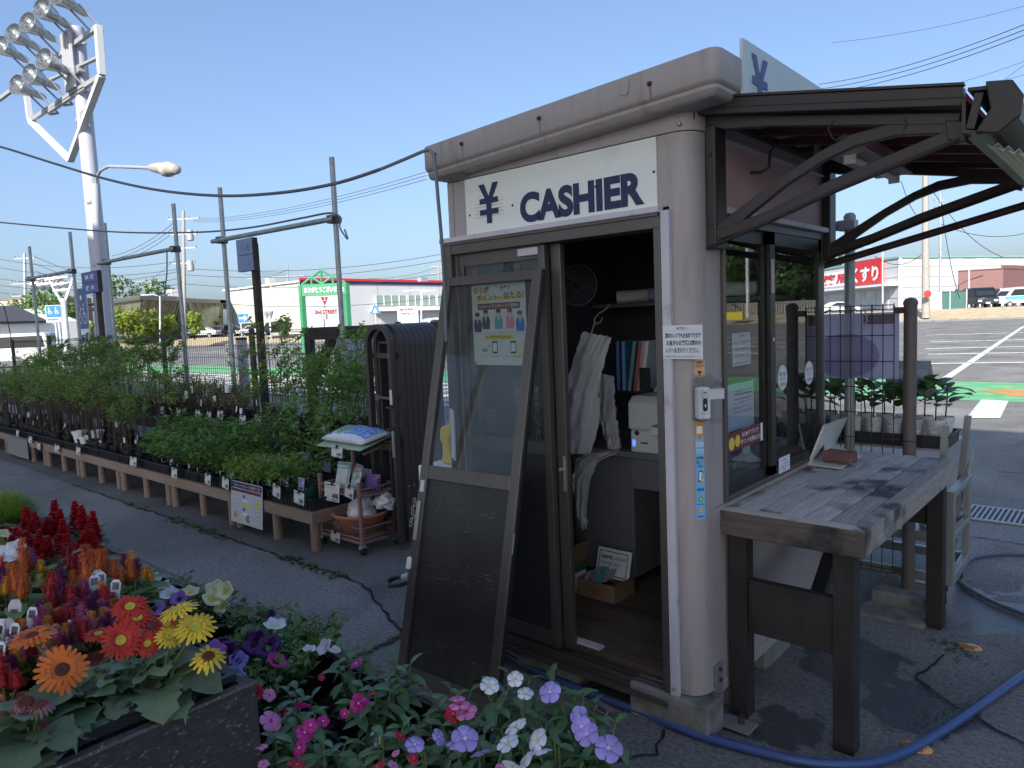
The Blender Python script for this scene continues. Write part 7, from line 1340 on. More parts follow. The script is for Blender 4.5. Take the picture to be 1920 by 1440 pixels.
def seedling(x, y, z, seed, k):
    r = random.Random(seed); t = thing('eggplant_seedling', 'young eggplant seedling with dark stem in a white printed pot on the trolley', 'seedling', (x, y, z), 'eggplant seedlings on the nursery trolley', rz=r.uniform(0, 6.28)); h = r.uniform(.13, .19)
    part('pot', SEEDPOT, t); part('stem', MB().tube([(0, 0, .10), (.01, 0, .13+h*.5), (r.gauss(0, .015), r.gauss(0, .015), .12+h)], .004, 6, r1=.003).mesh('stem', EGS), t)
    for j in range(8):
        a = j*2.4+r.uniform(-.3, .3); zz_ = .12+h*(.35+.65*j/7); part('leaf', leaf_e[j % 3], t, Matrix.Translation((0, 0, zz_)) @ Matrix.Rotation(a, 4, 'Z') @ Matrix.Rotation(-r.uniform(.2, 1.0), 4, 'Y') @ Matrix.Translation((.03, 0, 0)) @ Matrix.Scale(r.uniform(.6, 1.05), 4))
SEEDPOT = potmesh(.042, .125, m=PWH)
k = 0
for x in [-.79-.098*i for i in range(11)]:
    for y in (4.2, 4.34): seedling(x+.02*(y > 4.3), y, .824, k, k); k += 1
a = onY(1660, 712, 4.42); t, bo = sheet_thing('seedling_card', 'blue grey product card standing among the eggplant seedlings', 'card', (onY(1665, 742, 4.40).x, 4.40, onY(1665, 742, 4.4).z), (1, .1, 0), (-.16, .1, 1), .235, .20, mat('card_slate', (.2, .24, .28), .5)); bo.rect(.02, .1, .21, .15, mat('card_pale', (.3, .34, .37), .5), 1).text('千両二号なす', .03, .11, .2, .14, MATS['grey_print'], 2).text('接木苗', .05, .165, .18, .185, MATS['grey_print'], 2).disc(.12, .05, .035, mat('card_pale', (.3, .34, .37), .5), 1); bo.done()
lw = thing('leafy_plant', 'dark leafy plant on the lower deck of the nursery trolley', 'potted plant', (-.85, 4.3, .35)); part('pot', SEEDPOT, lw)
for j in range(14): part('leaf', leaf_e[j % 3], lw, Matrix.Rotation(j*2.4, 4, 'Z') @ Matrix.Translation((.02, 0, .08+.012*j)) @ Matrix.Rotation(-.5+.06*j, 4, 'Y') @ Matrix.Scale(.9, 4))

# ------------------------------------------------------------------ flower bench in the foreground
CHIP = mat('chipboard_black', (.045, .042, .044), .75, var=.35, scale=18, stretch=(1, 3, 6), bump=.8, bscale=50, hue=((.22, .2, .19), 26, .6, .12)); CH2 = mat('bench_edge', (.12, .11, .10), .85, var=.4, scale=30, stretch=(1, 8, 8), bump=.8, bscale=60, hue=((.3, .28, .26), 24, .56, .14))
fb = thing('flower_bench', 'low black timber bench carrying trays of annuals before the booth', 'bench', (-2.4, .7, 0))
MB().box(-5.2, -.6, .33, -.60, 1.262, .365).build('top_board', CHIP, fb); MB().box(-5.2, 1.264, .30, -.585, 1.30, .497).build('back_board', CH2, fb, bevel=.004); MB().box(-.60, -.6, .30, -.57, 1.262, .49).build('end_board', CH2, fb, bevel=.004)
for x in (-5, -3.6, -2.2, -.7):
    for y in (-.5, 1.2): MB().box(x-.04, y-.04, 0, x+.04, y+.04, .33).build('leg', CHIP, fb)
st_m = MB(); rr = random.Random(12)
for _ in range(130):
    x = rr.uniform(-1.9, -.6); y = rr.uniform(1.262, 1.3); a = rr.uniform(-.6, .6); l = rr.uniform(.01, .05); p = V((x, y, .499)); st_m.tube([p, p+V((l*.5*math.cos(a), l*.5*math.sin(a), rr.uniform(.0, .018))), p+V((l*math.cos(a), l*math.sin(a), rr.uniform(0, .006)))], .0009, 4)
st_m.build('straw_bits', mat('straw', (.35, .31, .25), .9), fb)
ub = thing('flower_crate', 'raised black chipboard crate bench holding gerberas and celosias', 'bench', (-2.5, .2, .365))
XC = -1.405
MB().box(XC-.022, -.8, .367, XC, .725, .805).build('end_board', CHIP, ub, bevel=.004); MB().box(-5.0, .70, .367, XC-.023, .725, .80).build('back_board', CHIP, ub); MB().box(-5.0, -.8, .66, XC-.023, .699, .685).build('deck', CHIP, ub); MB().bar((XC-.045, -.8, .812), (XC-.045, .70, .812), .014, .014).build('edge_strip', TRY, ub)
MB().box(XC+.001, -.8, .80, XC+.004, .72, .806).build('worn_edge', CH2, ub)
lat = MB()      # lattice floors of the flower trays
def lattice(x0, x1, y0, y1, z, s=.045):
    m = MB(); k = 0
    while x0+k*s < x1: m.bar((x0+k*s, y0, z), (x0+k*s, y1, z), .008, .006); k += 1
    k = 0
    while y0+k*s < y1: m.bar((x0, y0+k*s, z+.004), (x1, y0+k*s, z+.004), .008, .006); k += 1
    return m
def ftray(x0, x1, y0, y1, z, h, lab, name='flower_tray'):
    t = thing(name, lab, 'tray', ((x0+x1)/2, (y0+y1)/2, z)); lattice(x0, x1, y0, y1, z+.006).build('floor', TRY, t); m = MB()
    for q in ((x0, y0, x1, y0+.006), (x0, y1-.006, x1, y1), (x0, y0+.006, x0+.006, y1-.006), (x1-.006, y0+.006, x1, y1-.006)): m.box(q[0], q[1], z+.02, q[2], q[3], z+h)
    m.build('wall', TRY, t); rim = [V((x0, y0, z+h)), V((x1, y0, z+h)), V((x1, y1, z+h)), V((x0, y1, z+h))]; r_ = MB()
    for a, b_ in zip(rim, rim[1:]+rim[:1]): r_.tube([a, b_], .008, 8)
    r_.build('rim', mat('tray_gloss', (.02, .02, .024), .25), t); return t
tA = ftray(-1.39, -.98, .62, 1.255, .37, .12, 'black lattice flower tray at the bench back behind the crate corner'); ftray(-.97, -.62, .45, 1.255, .37, .12, 'black lattice flower tray at the end of the bench'); ftray(-1.39, -.98, -.05, .61, .37, .12, 'black lattice flower tray beside the crate end board'); ftray(-2.3, -1.41, .74, 1.255, .37, .12, 'long black flower tray of petunias along the bench back'); ftray(-3.4, -2.32, .74, 1.255, .37, .12, 'black flower tray farthest along the bench back'); ftray(-2.0, -1.46, -.35, .66, .686, .1, 'black lattice tray of gerbera pots inside the crate')
MB().obox((-1.10, 1.247, .44), (.012, 0, 0), (0, .0005, 0), (0, 0, .012)).build('sticker', MATS['white_print'], tA)

VL = ribbed(leafmat('vinca_leaf', (.065, .14, .055), (.11, .2, .08), rough=.33, trans=.15, rnd=.25)); PL = leafmat('petunia_leaf', (.085, .165, .05), (.15, .25, .08), trans=.2); GL = ribbed(leafmat('gerbera_leaf', (.12, .19, .10), (.19, .27, .15), rough=.5, trans=.2, rnd=.2), .25, .03); CL = ribbed(leafmat('celosia_leaf', (.11, .19, .05), (.18, .28, .08), trans=.25, rnd=.25), .3, .03); SL = ribbed(leafmat('salvia_leaf', (.05, .10, .055), (.09, .15, .08), trans=.15), .2, .03)
def petal(name, c, hi=None, tr_=.25): 
    m = leafmat(name, c, hi or tuple(min(1, x*1.25) for x in c), .5, tr_, .1, 8, tcol=(1.3, 1.1, 1.1)); return m
PM = {'white': petal('petal_white', (.72, .75, .8)), 'pink': petal('petal_pink', (.72, .25, .5)), 'magenta': petal('petal_magenta', (.55, .02, .25)), 'crimson': petal('petal_crimson', (.5, .012, .05)), 'lavender': petal('petal_lavender', (.42, .33, .75)), 'purple': petal('petal_purple', (.06, .008, .11)), 'cream': petal('petal_cream', (.7, .7, .42)), 'lilac': petal('petal_lilac', (.35, .16, .5)), 'blue': petal('petal_blue', (.25, .24, .6)),
 'orange': petal('petal_orange', (.75, .19, .025)), 'redorange': petal('petal_redorange', (.62, .045, .02)), 'yellow': petal('petal_yellow', (.75, .55, .04)), 'fade': petal('petal_fade', (.3, .12, .15))}
EYE_ = {'white': MATS['yellow_print'], 'pink': PM['magenta'], 'magenta': PM['white'], 'crimson': PM['pink'], 'lavender': PM['white']}
vleaf = [leafmesh('leaf', VL, .066+.006*s, .026+.002*s, 5, .22, .9, seed=s, wave=.0015) for s in range(3)]
def vflower(c):
    mb = MB()
    for k in range(5):
        R3 = Matrix.Rotation(k*1.2566, 3, 'Z'); P_ = [R3 @ V(p) for p in ((.001, 0, 0), (.009, .0065, .002), (.018, .0115, .001), (.0225, .006, -.001), (.0235, 0, -.0005), (.0225, -.007, -.001), (.018, -.0115, .0), (.009, -.0065, .002), (.012, 0, .0045))]
        for i in range(7): mb.face([P_[8], P_[i], P_[i+1]])
        mb.face([P_[8], P_[7], P_[0]])
    me = mb.mesh('flower', PM[c], smooth=60); ey = MB().lathe([(.0035, 0.0012), (.003, .0022), (.0, .0022)], n=8, caps=False).mesh('eye', EYE_[c]); return me, ey
VF = {c: vflower(c) for c in EYE_}
POTF = potmesh(.05, .085); TAGF = MB().prism([(-.012, 0), (.012, 0), (.014, .045), (.008, .055), (-.008, .055), (-.014, .045)], (0, 0, 0), (1, 0, 0), (0, 0, 1), (0, .001, 0)).mesh('plant_label', TAGM[0]); TAGP = MB()
for k in range(6): TAGP.box(-.008+k*.003, -.0008, .03, -.0064+k*.003, -.0002, .048)
TAGP = TAGP.mesh('print', BKP)
def label_part(t, x, y, z, rz, tilt=-.25): o_ = part('plant_label', TAGF, t, Matrix.Translation((x, y, z)) @ Matrix.Rotation(rz, 4, 'Z') @ Matrix.Rotation(tilt, 4, 'X')); part('print', TAGP, o_); return o_
TOCAM = lambda p: (EYE-V(p)).normalized()
def vplace(t, p, c, face, r, sc=1):
    me, ey = VF[c]; o_ = part('flower', me, t, Matrix.Translation(p) @ face.to_track_quat('Z', 'Y').to_matrix().to_4x4() @ Matrix.Rotation(r.uniform(0, 6), 4, 'Z') @ Matrix.Scale(sc, 4)); part('eye', ey, o_)
def vinca(px, py, z, seed, label, flowers=(), n=4, h=.15, lift=0, tag_=False):
    r = random.Random(seed); b = onZ(px, py, z+.085+h*.6); b.z = z; t = thing('vinca_plant', label, 'potted flower', tuple(b)); part('pot', POTF, t); st = MB()
    for s in range(n):
        a = s*6.28/n+r.uniform(-.5, .5); e = V((.055*math.cos(a), .055*math.sin(a), .085+h*r.uniform(.75, 1.1))) if s else V((0, 0, .085+h*1.1)); m_ = e*.5+V((0, 0, .04)); st.tube([(0, 0, .07), m_, e], .0028, 5)
        for j in range(5):
            f = .25+.75*j/4; q = V((0, 0, .07)).lerp(m_, f*2) if f < .5 else m_.lerp(e, f*2-1)
            for w in (0, 3.1416):
                an = a+j*1.57+w+r.uniform(-.2, .2); part('leaf', r.choice(vleaf), t, Matrix.Translation(q) @ Matrix.Rotation(an, 4, 'Z') @ Matrix.Rotation(r.uniform(-.35, .25)-(.5 if j == 4 else 0), 4, 'Y') @ Matrix.Rotation(r.uniform(-.3, .3), 4, 'X') @ Matrix.Scale((.7 if j == 4 else 1)*r.uniform(.75, 1.1), 4))
    part('stems', st.mesh('stems', STG), t)
    for (fx, fy, c, dz, sc) in flowers:
        p = onZ(fx, fy, z+.085+h*1.15+dz)-b; f_ = (TOCAM(p+b)*r.uniform(-.1, .7)+V((r.gauss(0, .4), r.gauss(0, .4), r.uniform(.35, .9)))).normalized(); vplace(t, p, c, f_, r, sc*r.uniform(.85, 1.05))
    if tag_: label_part(t, .03, -.03, .1, r.uniform(-.6, .3)+.6)
    return t
zb = .38
vinca(655, 1275, zb, 1, 'bushy vinca plant with one magenta flower at the left end of the tray rim', [(668, 1244, 'magenta', .0, .95), (603, 1270, 'crimson', -.02, .4)])
vinca(705, 1345, zb, 2, 'vinca plant with magenta flowers above its dark pot in the tray middle', [(672, 1318, 'magenta', 0, 1.05), (682, 1312, 'magenta', .01, .9), (646, 1338, 'magenta', -.01, .5)], tag_=True)
vinca(745, 1300, zb, 3, 'vinca plant with a single red bud near the tray corner', [(698, 1300, 'crimson', 0, .5)], n=5)
vinca(560, 1345, zb, 4, 'vinca plant with pale pink and magenta flowers by the crate corner', [(508, 1352, 'pink', 0, 1.15), (566, 1322, 'magenta', .01, 1.05), (505, 1303, 'pink', .02, .7), (536, 1333, 'crimson', -.02, .5)], tag_=True)
vinca(560, 1400, zb, 5, 'vinca plant with a cluster of deep crimson magenta flowers beside the crate', [(571, 1374, 'magenta', .0, 1.05), (562, 1402, 'magenta', -.01, 1.1), (582, 1360, 'magenta', .01, .8), (606, 1352, 'magenta', .0, .7)])
vinca(520, 1440, zb, 6, 'vinca plant with small mauve pink flowers low against the crate board', [(490, 1400, 'pink', .02, .6), (494, 1432, 'pink', 0, .6)])
vinca(610, 1450, zb, 7, 'vinca plant with a crimson flower cut by the lower edge', [(556, 1434, 'crimson', .01, .9), (558, 1445, 'pink', 0, .8)])
vinca(848, 1345, zb, 8, 'vinca plant with two pink flowers and one red at the tray rim', [(862, 1322, 'pink', .02, 1.2), (874, 1335, 'pink', .01, 1.2), (850, 1338, 'crimson', 0, .9), (858, 1310, 'pink', .03, .9)], tag_=True)
vinca(790, 1410, zb, 9, 'vinca plant with a folded red flower and pale lavender one', [(750, 1380, 'crimson', .02, .9), (778, 1396, 'lavender', .01, 1.05), (742, 1412, 'pink', 0, .5), (806, 1385, 'crimson', .0, .5)], tag_=True)
vinca(870, 1410, zb, 10, 'vinca plant with an open lavender flower facing up', [(872, 1385, 'lavender', .03, 1.35), (858, 1396, 'lavender', .01, 1.0), (823, 1382, 'lavender', .01, .8), (900, 1413, 'lavender', 0, 1.0)], n=5)
vinca(720, 1440, zb, 11, 'vinca plant with red buds at the lower picture edge', [(708, 1438, 'crimson', .01, .9), (775, 1422, 'crimson', .0, .6), (738, 1436, 'pink', .0, .6)])
vinca(955, 1335, zb, 12, 'tallest vinca plant with small white flowers and upright leaves', [(918, 1285, 'white', .06, 1.0), (966, 1273, 'white', .07, .85), (985, 1300, 'white', .02, .8)], n=6, h=.2)
vinca(985, 1400, zb, 13, 'vinca plant with several large white flowers', [(967, 1362, 'white', .02, 1.25), (952, 1393, 'white', .01, 1.15), (1008, 1388, 'white', .02, 1.15), (1010, 1412, 'white', .0, 1.2), (984, 1430, 'white', .0, 1.2), (960, 1436, 'white', 0, .9)], n=6, h=.17)
vinca(1040, 1340, zb, 14, 'vinca plant with a lone lavender flower and dark round leaf', [(1031, 1298, 'lavender', .04, 1.1)], n=5, h=.17)
vinca(1095, 1370, zb, 15, 'vinca plant with lavender flowers near the end of the bench', [(1085, 1342, 'lavender', .03, 1.0), (1100, 1376, 'lavender', .02, 1.2), (1090, 1362, 'lavender', .03, .9)], n=5, h=.17)
vinca(1120, 1425, zb, 16, 'vinca plant with one lavender flower at the bench end', [(1141, 1403, 'lavender', .03, 1.25)], n=5, h=.15)
vinca(900, 1455, zb, 17, 'flowerless vinca plant at the lower edge between lavender and white', [(938, 1440, 'pink', 0, .5)], n=5); vinca(1050, 1460, zb, 18, 'flowerless glossy vinca plant at the lower edge near the bench end', [], n=6); vinca(800, 1470, zb, 19, 'flowerless vinca plant cut by the lower edge', [], n=5); vinca(660, 1420, zb, 23, 'small flowerless vinca plant in a deep gap of the tray', [], n=3, h=.08)
# petunias and companions behind the crate
def petunia_mesh(c, ec):
    mb = MB(); N = 20; prof_ = [(.003, -.03), (.006, -.015), (.014, -.003), (.027, .004), (.034, .002)]
    rows = []
    for i, (r_, z) in enumerate(prof_): rows.append([V((r_*(1+(.10*math.cos(5*a) if i > 2 else 0))*math.cos(a), r_*(1+(.10*math.cos(5*a) if i > 2 else 0))*math.sin(a), z+(.003*math.cos(5*a) if i > 2 else 0))) for a in [2*math.pi*j/N for j in range(N)]])
    for A_1, B_1 in zip(rows, rows[1:]):
        for j in range(N): mb.face([A_1[j], A_1[(j+1) % N], B_1[(j+1) % N], B_1[j]])
    return mb.mesh('flower', PM[c], smooth=60), MB().lathe([(.008, -.006), (.004, -.012), (0, -.012)], n=8, caps=False).mesh('eye', ec)
PF = {'white': petunia_mesh('white', PM['cream']), 'cream': petunia_mesh('cream', MATS['yellow_print']), 'purple': petunia_mesh('purple', CABLE), 'lilac': petunia_mesh('lilac', PM['purple']), 'blue': petunia_mesh('blue', PM['purple']), 'magenta': petunia_mesh('magenta', PM['purple']), 'crimson': petunia_mesh('crimson', PM['purple'])}
def petunia(px, py, z, seed, label, flowers, rad=.12, h=.12, n=190, name='petunia_plant'):
    r = random.Random(seed); b = onZ(px, py, z+.085+h*.6); b.z = z; t = thing(name, label, 'potted flower', tuple(b)); part('pot', POTF, t); st = MB(); tips = []
    for k in range(9): a = k*.7+r.uniform(-.2, .2); e = V((rad*.8*math.cos(a)*r.uniform(.4, 1), rad*.8*math.sin(a)*r.uniform(.4, 1), .085+h*r.uniform(.6, 1.1))); st.tube([(0, 0, .07), e*.5+V((0, 0, .06)), e], .0022, 4); tips.append(e)
    part('stems', st.mesh('stems', STG), t)
    def fn(r): e = r.choice(tips); f = r.uniform(.3, 1.05); a = r.uniform(0, 6.28); return V((0, 0, .07)).lerp(e, f)+V((r.gauss(0, .012), r.gauss(0, .012), .02*math.sin(f*3)+r.gauss(0, .01))), V((math.cos(a), math.sin(a), r.uniform(-.1, .9))), r.uniform(.025, .042), r.uniform(.007, .011)
    part('foliage', fol(PL, n, fn, r).mesh('foliage', PL), t)
    for (fx, fy, c, dz, sc) in flowers:
        p = onZ(fx, fy, z+.085+h+dz)-b; me, ey = PF[c]; f_ = (TOCAM(p+b)*.5+V((r.gauss(0, .3), r.gauss(0, .3), .55))).normalized(); o_ = part('flower', me, t, Matrix.Translation(p) @ f_.to_track_quat('Z', 'Y').to_matrix().to_4x4() @ Matrix.Scale(sc, 4)); part('eye', ey, o_)
    return t
petunia(395, 1135, zb, 1, 'petunia plant with large cream and white trumpets at the bench back', [(405, 1105, 'cream', .04, 1.1), (420, 1108, 'cream', .05, 1.0), (398, 1122, 'cream', .03, 1.0), (357, 1108, 'cream', .03, .9), (415, 1136, 'cream', 0, .8)])
petunia(330, 1120, zb, 2, 'petunia plant with drooping white flowers beside the orange celosias', [(300, 1100, 'white', .04, 1.0), (316, 1112, 'white', .03, 1.0), (290, 1085, 'white', .04, .7)]); petunia(300, 1150, zb, 31, 'lilac petunia half hidden behind the red gerberas', [(335, 1122, 'lilac', .02, .9), (290, 1140, 'lilac', .02, .9), (320, 1130, 'lilac', .0, .8)])
petunia(470, 1170, zb, 3, 'dense petunia with dark buds and no open flowers at the bench back', [(507, 1152, 'purple', .02, .5)], n=230); petunia(530, 1190, zb, 4, 'petunia with a single white side facing flower', [(516, 1170, 'white', .05, 1.0), (458, 1196, 'white', 0, .5)], n=230)
petunia(490, 1225, zb, 5, 'petunia with velvety near black purple flowers', [(478, 1204, 'purple', .02, 1.25), (500, 1212, 'purple', .02, 1.15), (515, 1218, 'purple', .01, .9)]); petunia(420, 1230, zb, 6, 'purple petunia right of the yellow gerberas', [(402, 1222, 'lilac', .03, 1.0), (425, 1226, 'purple', .02, 1.25), (415, 1212, 'purple', .02, .9), (440, 1240, 'blue', 0, .9)])
petunia(450, 1270, zb, 7, 'petunia with pale blue violet flowers above the crate corner', [(440, 1272, 'blue', .02, .9), (447, 1238, 'blue', .01, .8)], n=150); petunia(575, 1215, zb, 8, 'bright leaved petunia with small white flowers near the rim', [(607, 1213, 'white', 0, .8), (580, 1216, 'white', 0, .6), (630, 1218, 'white', 0, .6)], n=230); petunia(545, 1255, zb, 9, 'carnation pink dianthus plant before the petunias', [(520, 1239, 'magenta', .02, .9)], n=150, name='dianthus_plant'); petunia(500, 1295, zb, 10, 'low seedling with a red flower against the crate corner', [(478, 1300, 'crimson', .0, .7), (466, 1283, 'magenta', .0, .4)], rad=.08, n=90); petunia(605, 1200, zb, 12, 'small light green petunia at the bench edge', [], n=180)
# gerberas
gleaf = [leafmesh('leaf', GL, .10+.01*s, .062+.006*s, 13, .2, 1.2, prof=lambda t: .14 if t < .03 else (0 if t > .99 else (.18+.82*math.sin(math.pi*(t*.78+.12))**.9)*(1 if t < .8 else (1-((t-.8)/.2)**2)**.5)), lobes=.6, wave=.009, seed=s) for s in range(4)]
def gerb_mesh(c, discm, R=.04, n=24, droop=.0):
    mb = MB(); r = random.Random(5)
    for ring, (k_, rr_, zz_) in enumerate(((n, R, -.001), (n-4, R*.8, .003))):
        for k in range(k_):
            a = 6.2832*k/k_+ring*.13+r.uniform(-.03, .03); R3 = Matrix.Rotation(a, 3, 'Z'); L_ = rr_*r.uniform(.9, 1.06); w = L_*.112; up = r.uniform(-.002, .003); P_ = [V(p) for p in ((.009, w*.5, zz_), (.009, -w*.5, zz_), (L_*.6, -w, zz_+.004+up-droop*.3), (L_*.6, w, zz_+.004+up-droop*.3), (L_*.95, -w*.6, zz_+up-droop), (L_*.95, w*.6, zz_+up-droop), (L_, 0, zz_+up-.001-droop))]
            P_ = [R3 @ p for p in P_]; mb.face([P_[0], P_[1], P_[2], P_[3]]); mb.face([P_[3], P_[2], P_[4], P_[5]]); mb.face([P_[5], P_[4], P_[6]])
    me = mb.mesh('flower', PM[c]); kd = .82 if discm is DYE else 1.05; ds_ = MB().lathe([(.0125*kd, 0), (.013*kd, .003), (.0105*kd, .006), (.006*kd, .0055), (0, .004)], n=18, caps=False).mesh('disc', discm, smooth=60)
    ring = MB()
    for k in range(26): a = k*.2417; ring.lathe([(.0009, 0), (.0009, .003), (0, .004)], (.0098*math.cos(a), .0098*math.sin(a), .003), 5)
    return me, ds_, ring.mesh('stamens', MATS['yellow_print'])
DBR = mat('disc_brown', (.1, .025, .012), .8, var=.4, scale=300, bump=.5, bscale=600); DYE = mat('disc_yellow', (.45, .42, .05), .7, var=.3, scale=300)
GF = {'orange': gerb_mesh('orange', DBR, .046, 22), 'redorange': gerb_mesh('redorange', DYE, .04, 22), 'yellow': gerb_mesh('yellow', DYE, .04, 20), 'oldyellow': gerb_mesh('yellow', DBR, .038, 15, .008), 'fade': gerb_mesh('fade', DBR, .026, 16, .012)}
WPOT = mat('pot_white_blue', (.50, .54, .62), .4, var=.03); GPOT = potmesh(.058, .125, m=WPOT)
def gerbera(px, py, seed, label, flowers, nl=13, sc=1, z=.692):
    r = random.Random(seed); b = onZ(px, py, z+.13); b.z = z; b.x = min(b.x, XC-.10); t = thing('gerbera_plant', label, 'potted flower', tuple(b)); pt_ = part('pot', GPOT, t); cam_a = math.atan2(-b.y, -b.x)
    pr_ = MB(); 
    for k in range(7): a = cam_a+.5+k*.035; pr_.box(.0553*math.cos(a)-.0, 0, 0, .0553*math.cos(a)+.0, 0, 0) if 0 else pr_.face([(.0578*math.cos(a), .0578*math.sin(a), .07), (.0578*math.cos(a+.018), .0578*math.sin(a+.018), .07), (.0588*math.cos(a+.018), .0588*math.sin(a+.018), .09), (.0588*math.cos(a), .0588*math.sin(a), .09)])
    part('print', pr_.mesh('print', BKP), pt_)
    part('soil', MB().lathe([(.05, .112), (0, .116)], n=14, caps=False).mesh('soil', SOIL), pt_)
    for j in range(nl):
        a = j*2.4+r.uniform(-.2, .2); inner = j > nl*.6; part('leaf', r.choice(gleaf), t, Matrix.Translation((.012*math.cos(a), .012*math.sin(a), .118+.004*j)) @ Matrix.Rotation(a, 4, 'Z') @ Matrix.Rotation(-(.95 if inner else .45)+r.uniform(-.15, .15), 4, 'Y') @ Matrix.Rotation(r.uniform(-.3, .3), 4, 'X') @ Matrix.Scale(sc*(.62 if inner else 1)*r.uniform(.85, 1.1), 4))
    for (fx, fy, c, zf, ori, s_) in flowers:
        p = onZ(fx, fy, zf)-b; me, ds_, rg = GF[c]
        f_ = {'cam': (TOCAM(p+b)*1.0+V((r.gauss(0, .1), r.gauss(0, .1), .25))), 'up': V((r.gauss(0, .15), r.gauss(0, .15), 1))+TOCAM(p+b)*.15, 'tilt': TOCAM(p+b)*.5+V((.1, .05, .8)), 'away': V((.5, .5, -.5))+TOCAM(p+b)*.3}[ori].normalized()
        o_ = part('flower', me, t, Matrix.Translation(p) @ f_.to_track_quat('Z', 'Y').to_matrix().to_4x4() @ Matrix.Rotation(r.uniform(0, 6), 4, 'Z') @ Matrix.Scale(s_, 4)); part('disc', ds_, o_); c in ('redorange', 'yellow') and part('stamens', rg, o_)
        part('stem', MB().tube([(r.gauss(0, .006), r.gauss(0, .006), .11), (p.x*.45, p.y*.45, .11+(p.z-.11)*.55), p-f_*.008], .0032, 8, r1=.0028).lathe([(.003, -.012), (.009, -.004), (.010, 0)], p-f_*.0035, 8, f_).mesh('stem', STG), t)
    return t
gerbera(165, 1322, 1, 'gerbera plant with a large orange brown centred flower in a white pot', [(116, 1256, 'orange', .93, 'cam', 1.0), (60, 1194, 'orange', .955, 'up', .95)])
gerbera(245, 1300, 2, 'gerbera plant with four red orange yellow centred flowers', [(227, 1201, 'redorange', .93, 'cam', 1.0), (277, 1207, 'redorange', .91, 'cam', .72), (244, 1139, 'redorange', .95, 'tilt', 1.0), (258, 1160, 'redorange', .93, 'tilt', .95), (312, 1172, 'redorange', .9, 'tilt', .8), (185, 1190, 'redorange', .9, 'up', .8)])
gerbera(330, 1310, 3, 'gerbera plant with bright yellow flowers by the crate corner', [(334, 1146, 'yellow', .97, 'up', 1.05), (366, 1177, 'yellow', .95, 'tilt', 1.05), (320, 1193, 'yellow', .93, 'tilt', .8), (391, 1232, 'oldyellow', .89, 'tilt', .95)], nl=15, sc=1.05)
gerbera(60, 1390, 4, 'gerbera plant with faded mauve heads nearest the lower left', [(48, 1318, 'fade', .9, 'tilt', 1.0), (75, 1322, 'fade', .9, 'up', .9), (85, 1362, 'fade', .85, 'cam', .6)], nl=16, sc=1.1); gerbera(285, 1275, 5, 'flowerless gerbera rosette between the red and yellow ones', [], nl=12); gerbera(120, 1330, 6, 'gerbera rosette with a withered yellow head behind the orange flower', [(70, 1322, 'oldyellow', .85, 'away', .9)], nl=9, sc=.85)
# celosias, salvias and the bright green mound
def spike_mesh(name, m, R, H, n, seed, kind):
    r = random.Random(seed); mb = MB().lathe([(R*.3, 0), (R*.5, H*.18), (R*.36, H*.55), (R*.12, H*.85), (0, H*.97)], n=7)
    for _ in range(n):
        z = r.random()**1.1; q = R*(.85*(1-z)**.75+.1)*(1 if z > .15 else .8); a = r.uniform(0, 6.28); p = V((q*math.cos(a), q*math.sin(a), z*H)); p = p*r.uniform(.45, 1)+V((0, 0, p.z*.0)); p.z = z*H; l = R*r.uniform(.3, .62); d = V((math.cos(a)+r.gauss(0, .4), math.sin(a)+r.gauss(0, .4), r.uniform(.1, 1.3))).normalized()*l; s_ = V((-math.sin(a), math.cos(a), r.gauss(0, .5)))*l*.2; mb.face([p-s_, p+d*.5+s_*.6, p+d, p+s_*-.2])
    return mb.mesh(name, m)
CC = {'o': petal('plume_orange', (.62, .15, .04), tr_=.1), 'r': petal('plume_red', (.5, .025, .035), tr_=.1), 'd': petal('plume_dark', (.26, .008, .02), tr_=.1), 'p': petal('plume_purple', (.16, .006, .09), tr_=.1), 'k': petal('plume_pink', (.48, .13, .3), tr_=.1), 'y': petal('plume_yellow', (.68, .3, .02), tr_=.1), 'l': petal('plume_lemon', (.6, .5, .15), tr_=.1), 's': petal('salvia_red', (.38, .006, .012), tr_=.1)}
PLM = {c: [spike_mesh('plume', CC[c], .022, .075, 520, s, 0) for s in range(2)] for c in CC}
cleaf = [leafmesh('leaf', CL, .075+.01*s, .028+.004*s, 5, .2, .7, seed=s) for s in range(2)]
TPOT = potmesh(.055, .1, m=TER)
def celosia(cx, cy, seed, label, spikes, z=.692, nl=18, name='celosia_plant', lf=None, pot=None, sc=.95):
    r = random.Random(seed); zc_ = z+.17; b = onZ(cx, cy, zc_); b.z = z; t = thing(name, label, 'potted flower', tuple(b)); part('pot', pot or POTF, t); lf = lf or cleaf; st = MB()
    for j in range(nl):
        a = j*2.4+r.uniform(-.3, .3); hz = .09+.08*r.random(); part('leaf', r.choice(lf), t, Matrix.Translation((.02*math.cos(a), .02*math.sin(a), hz)) @ Matrix.Rotation(a, 4, 'Z') @ Matrix.Rotation(-r.uniform(-.1, .9), 4, 'Y') @ Matrix.Scale(r.uniform(.8, 1.25)*sc, 4))
    for (px, py, hpx, c) in spikes:
        d = (onZ(px, py, zc_+.03)-EYE).dot(FWD); H_ = hpx/1340*d*1.12; p = onZ(px, py+hpx*.5, zc_)-b; sw = H_/.075
        o_ = part('plume', r.choice(PLM[c]), t, Matrix.Translation(p) @ Matrix.Rotation(r.uniform(-.12, .12), 4, 'X') @ Matrix.Rotation(r.uniform(0, 6), 4, 'Z') @ Matrix.Diagonal((sw*.5+.45, sw*.5+.45, sw, 1))); st.tube([(p.x*.4, p.y*.4, .09), p+V((0, 0, .01))], .003, 5)
    part('stems', st.mesh('stems', STG), t); return t
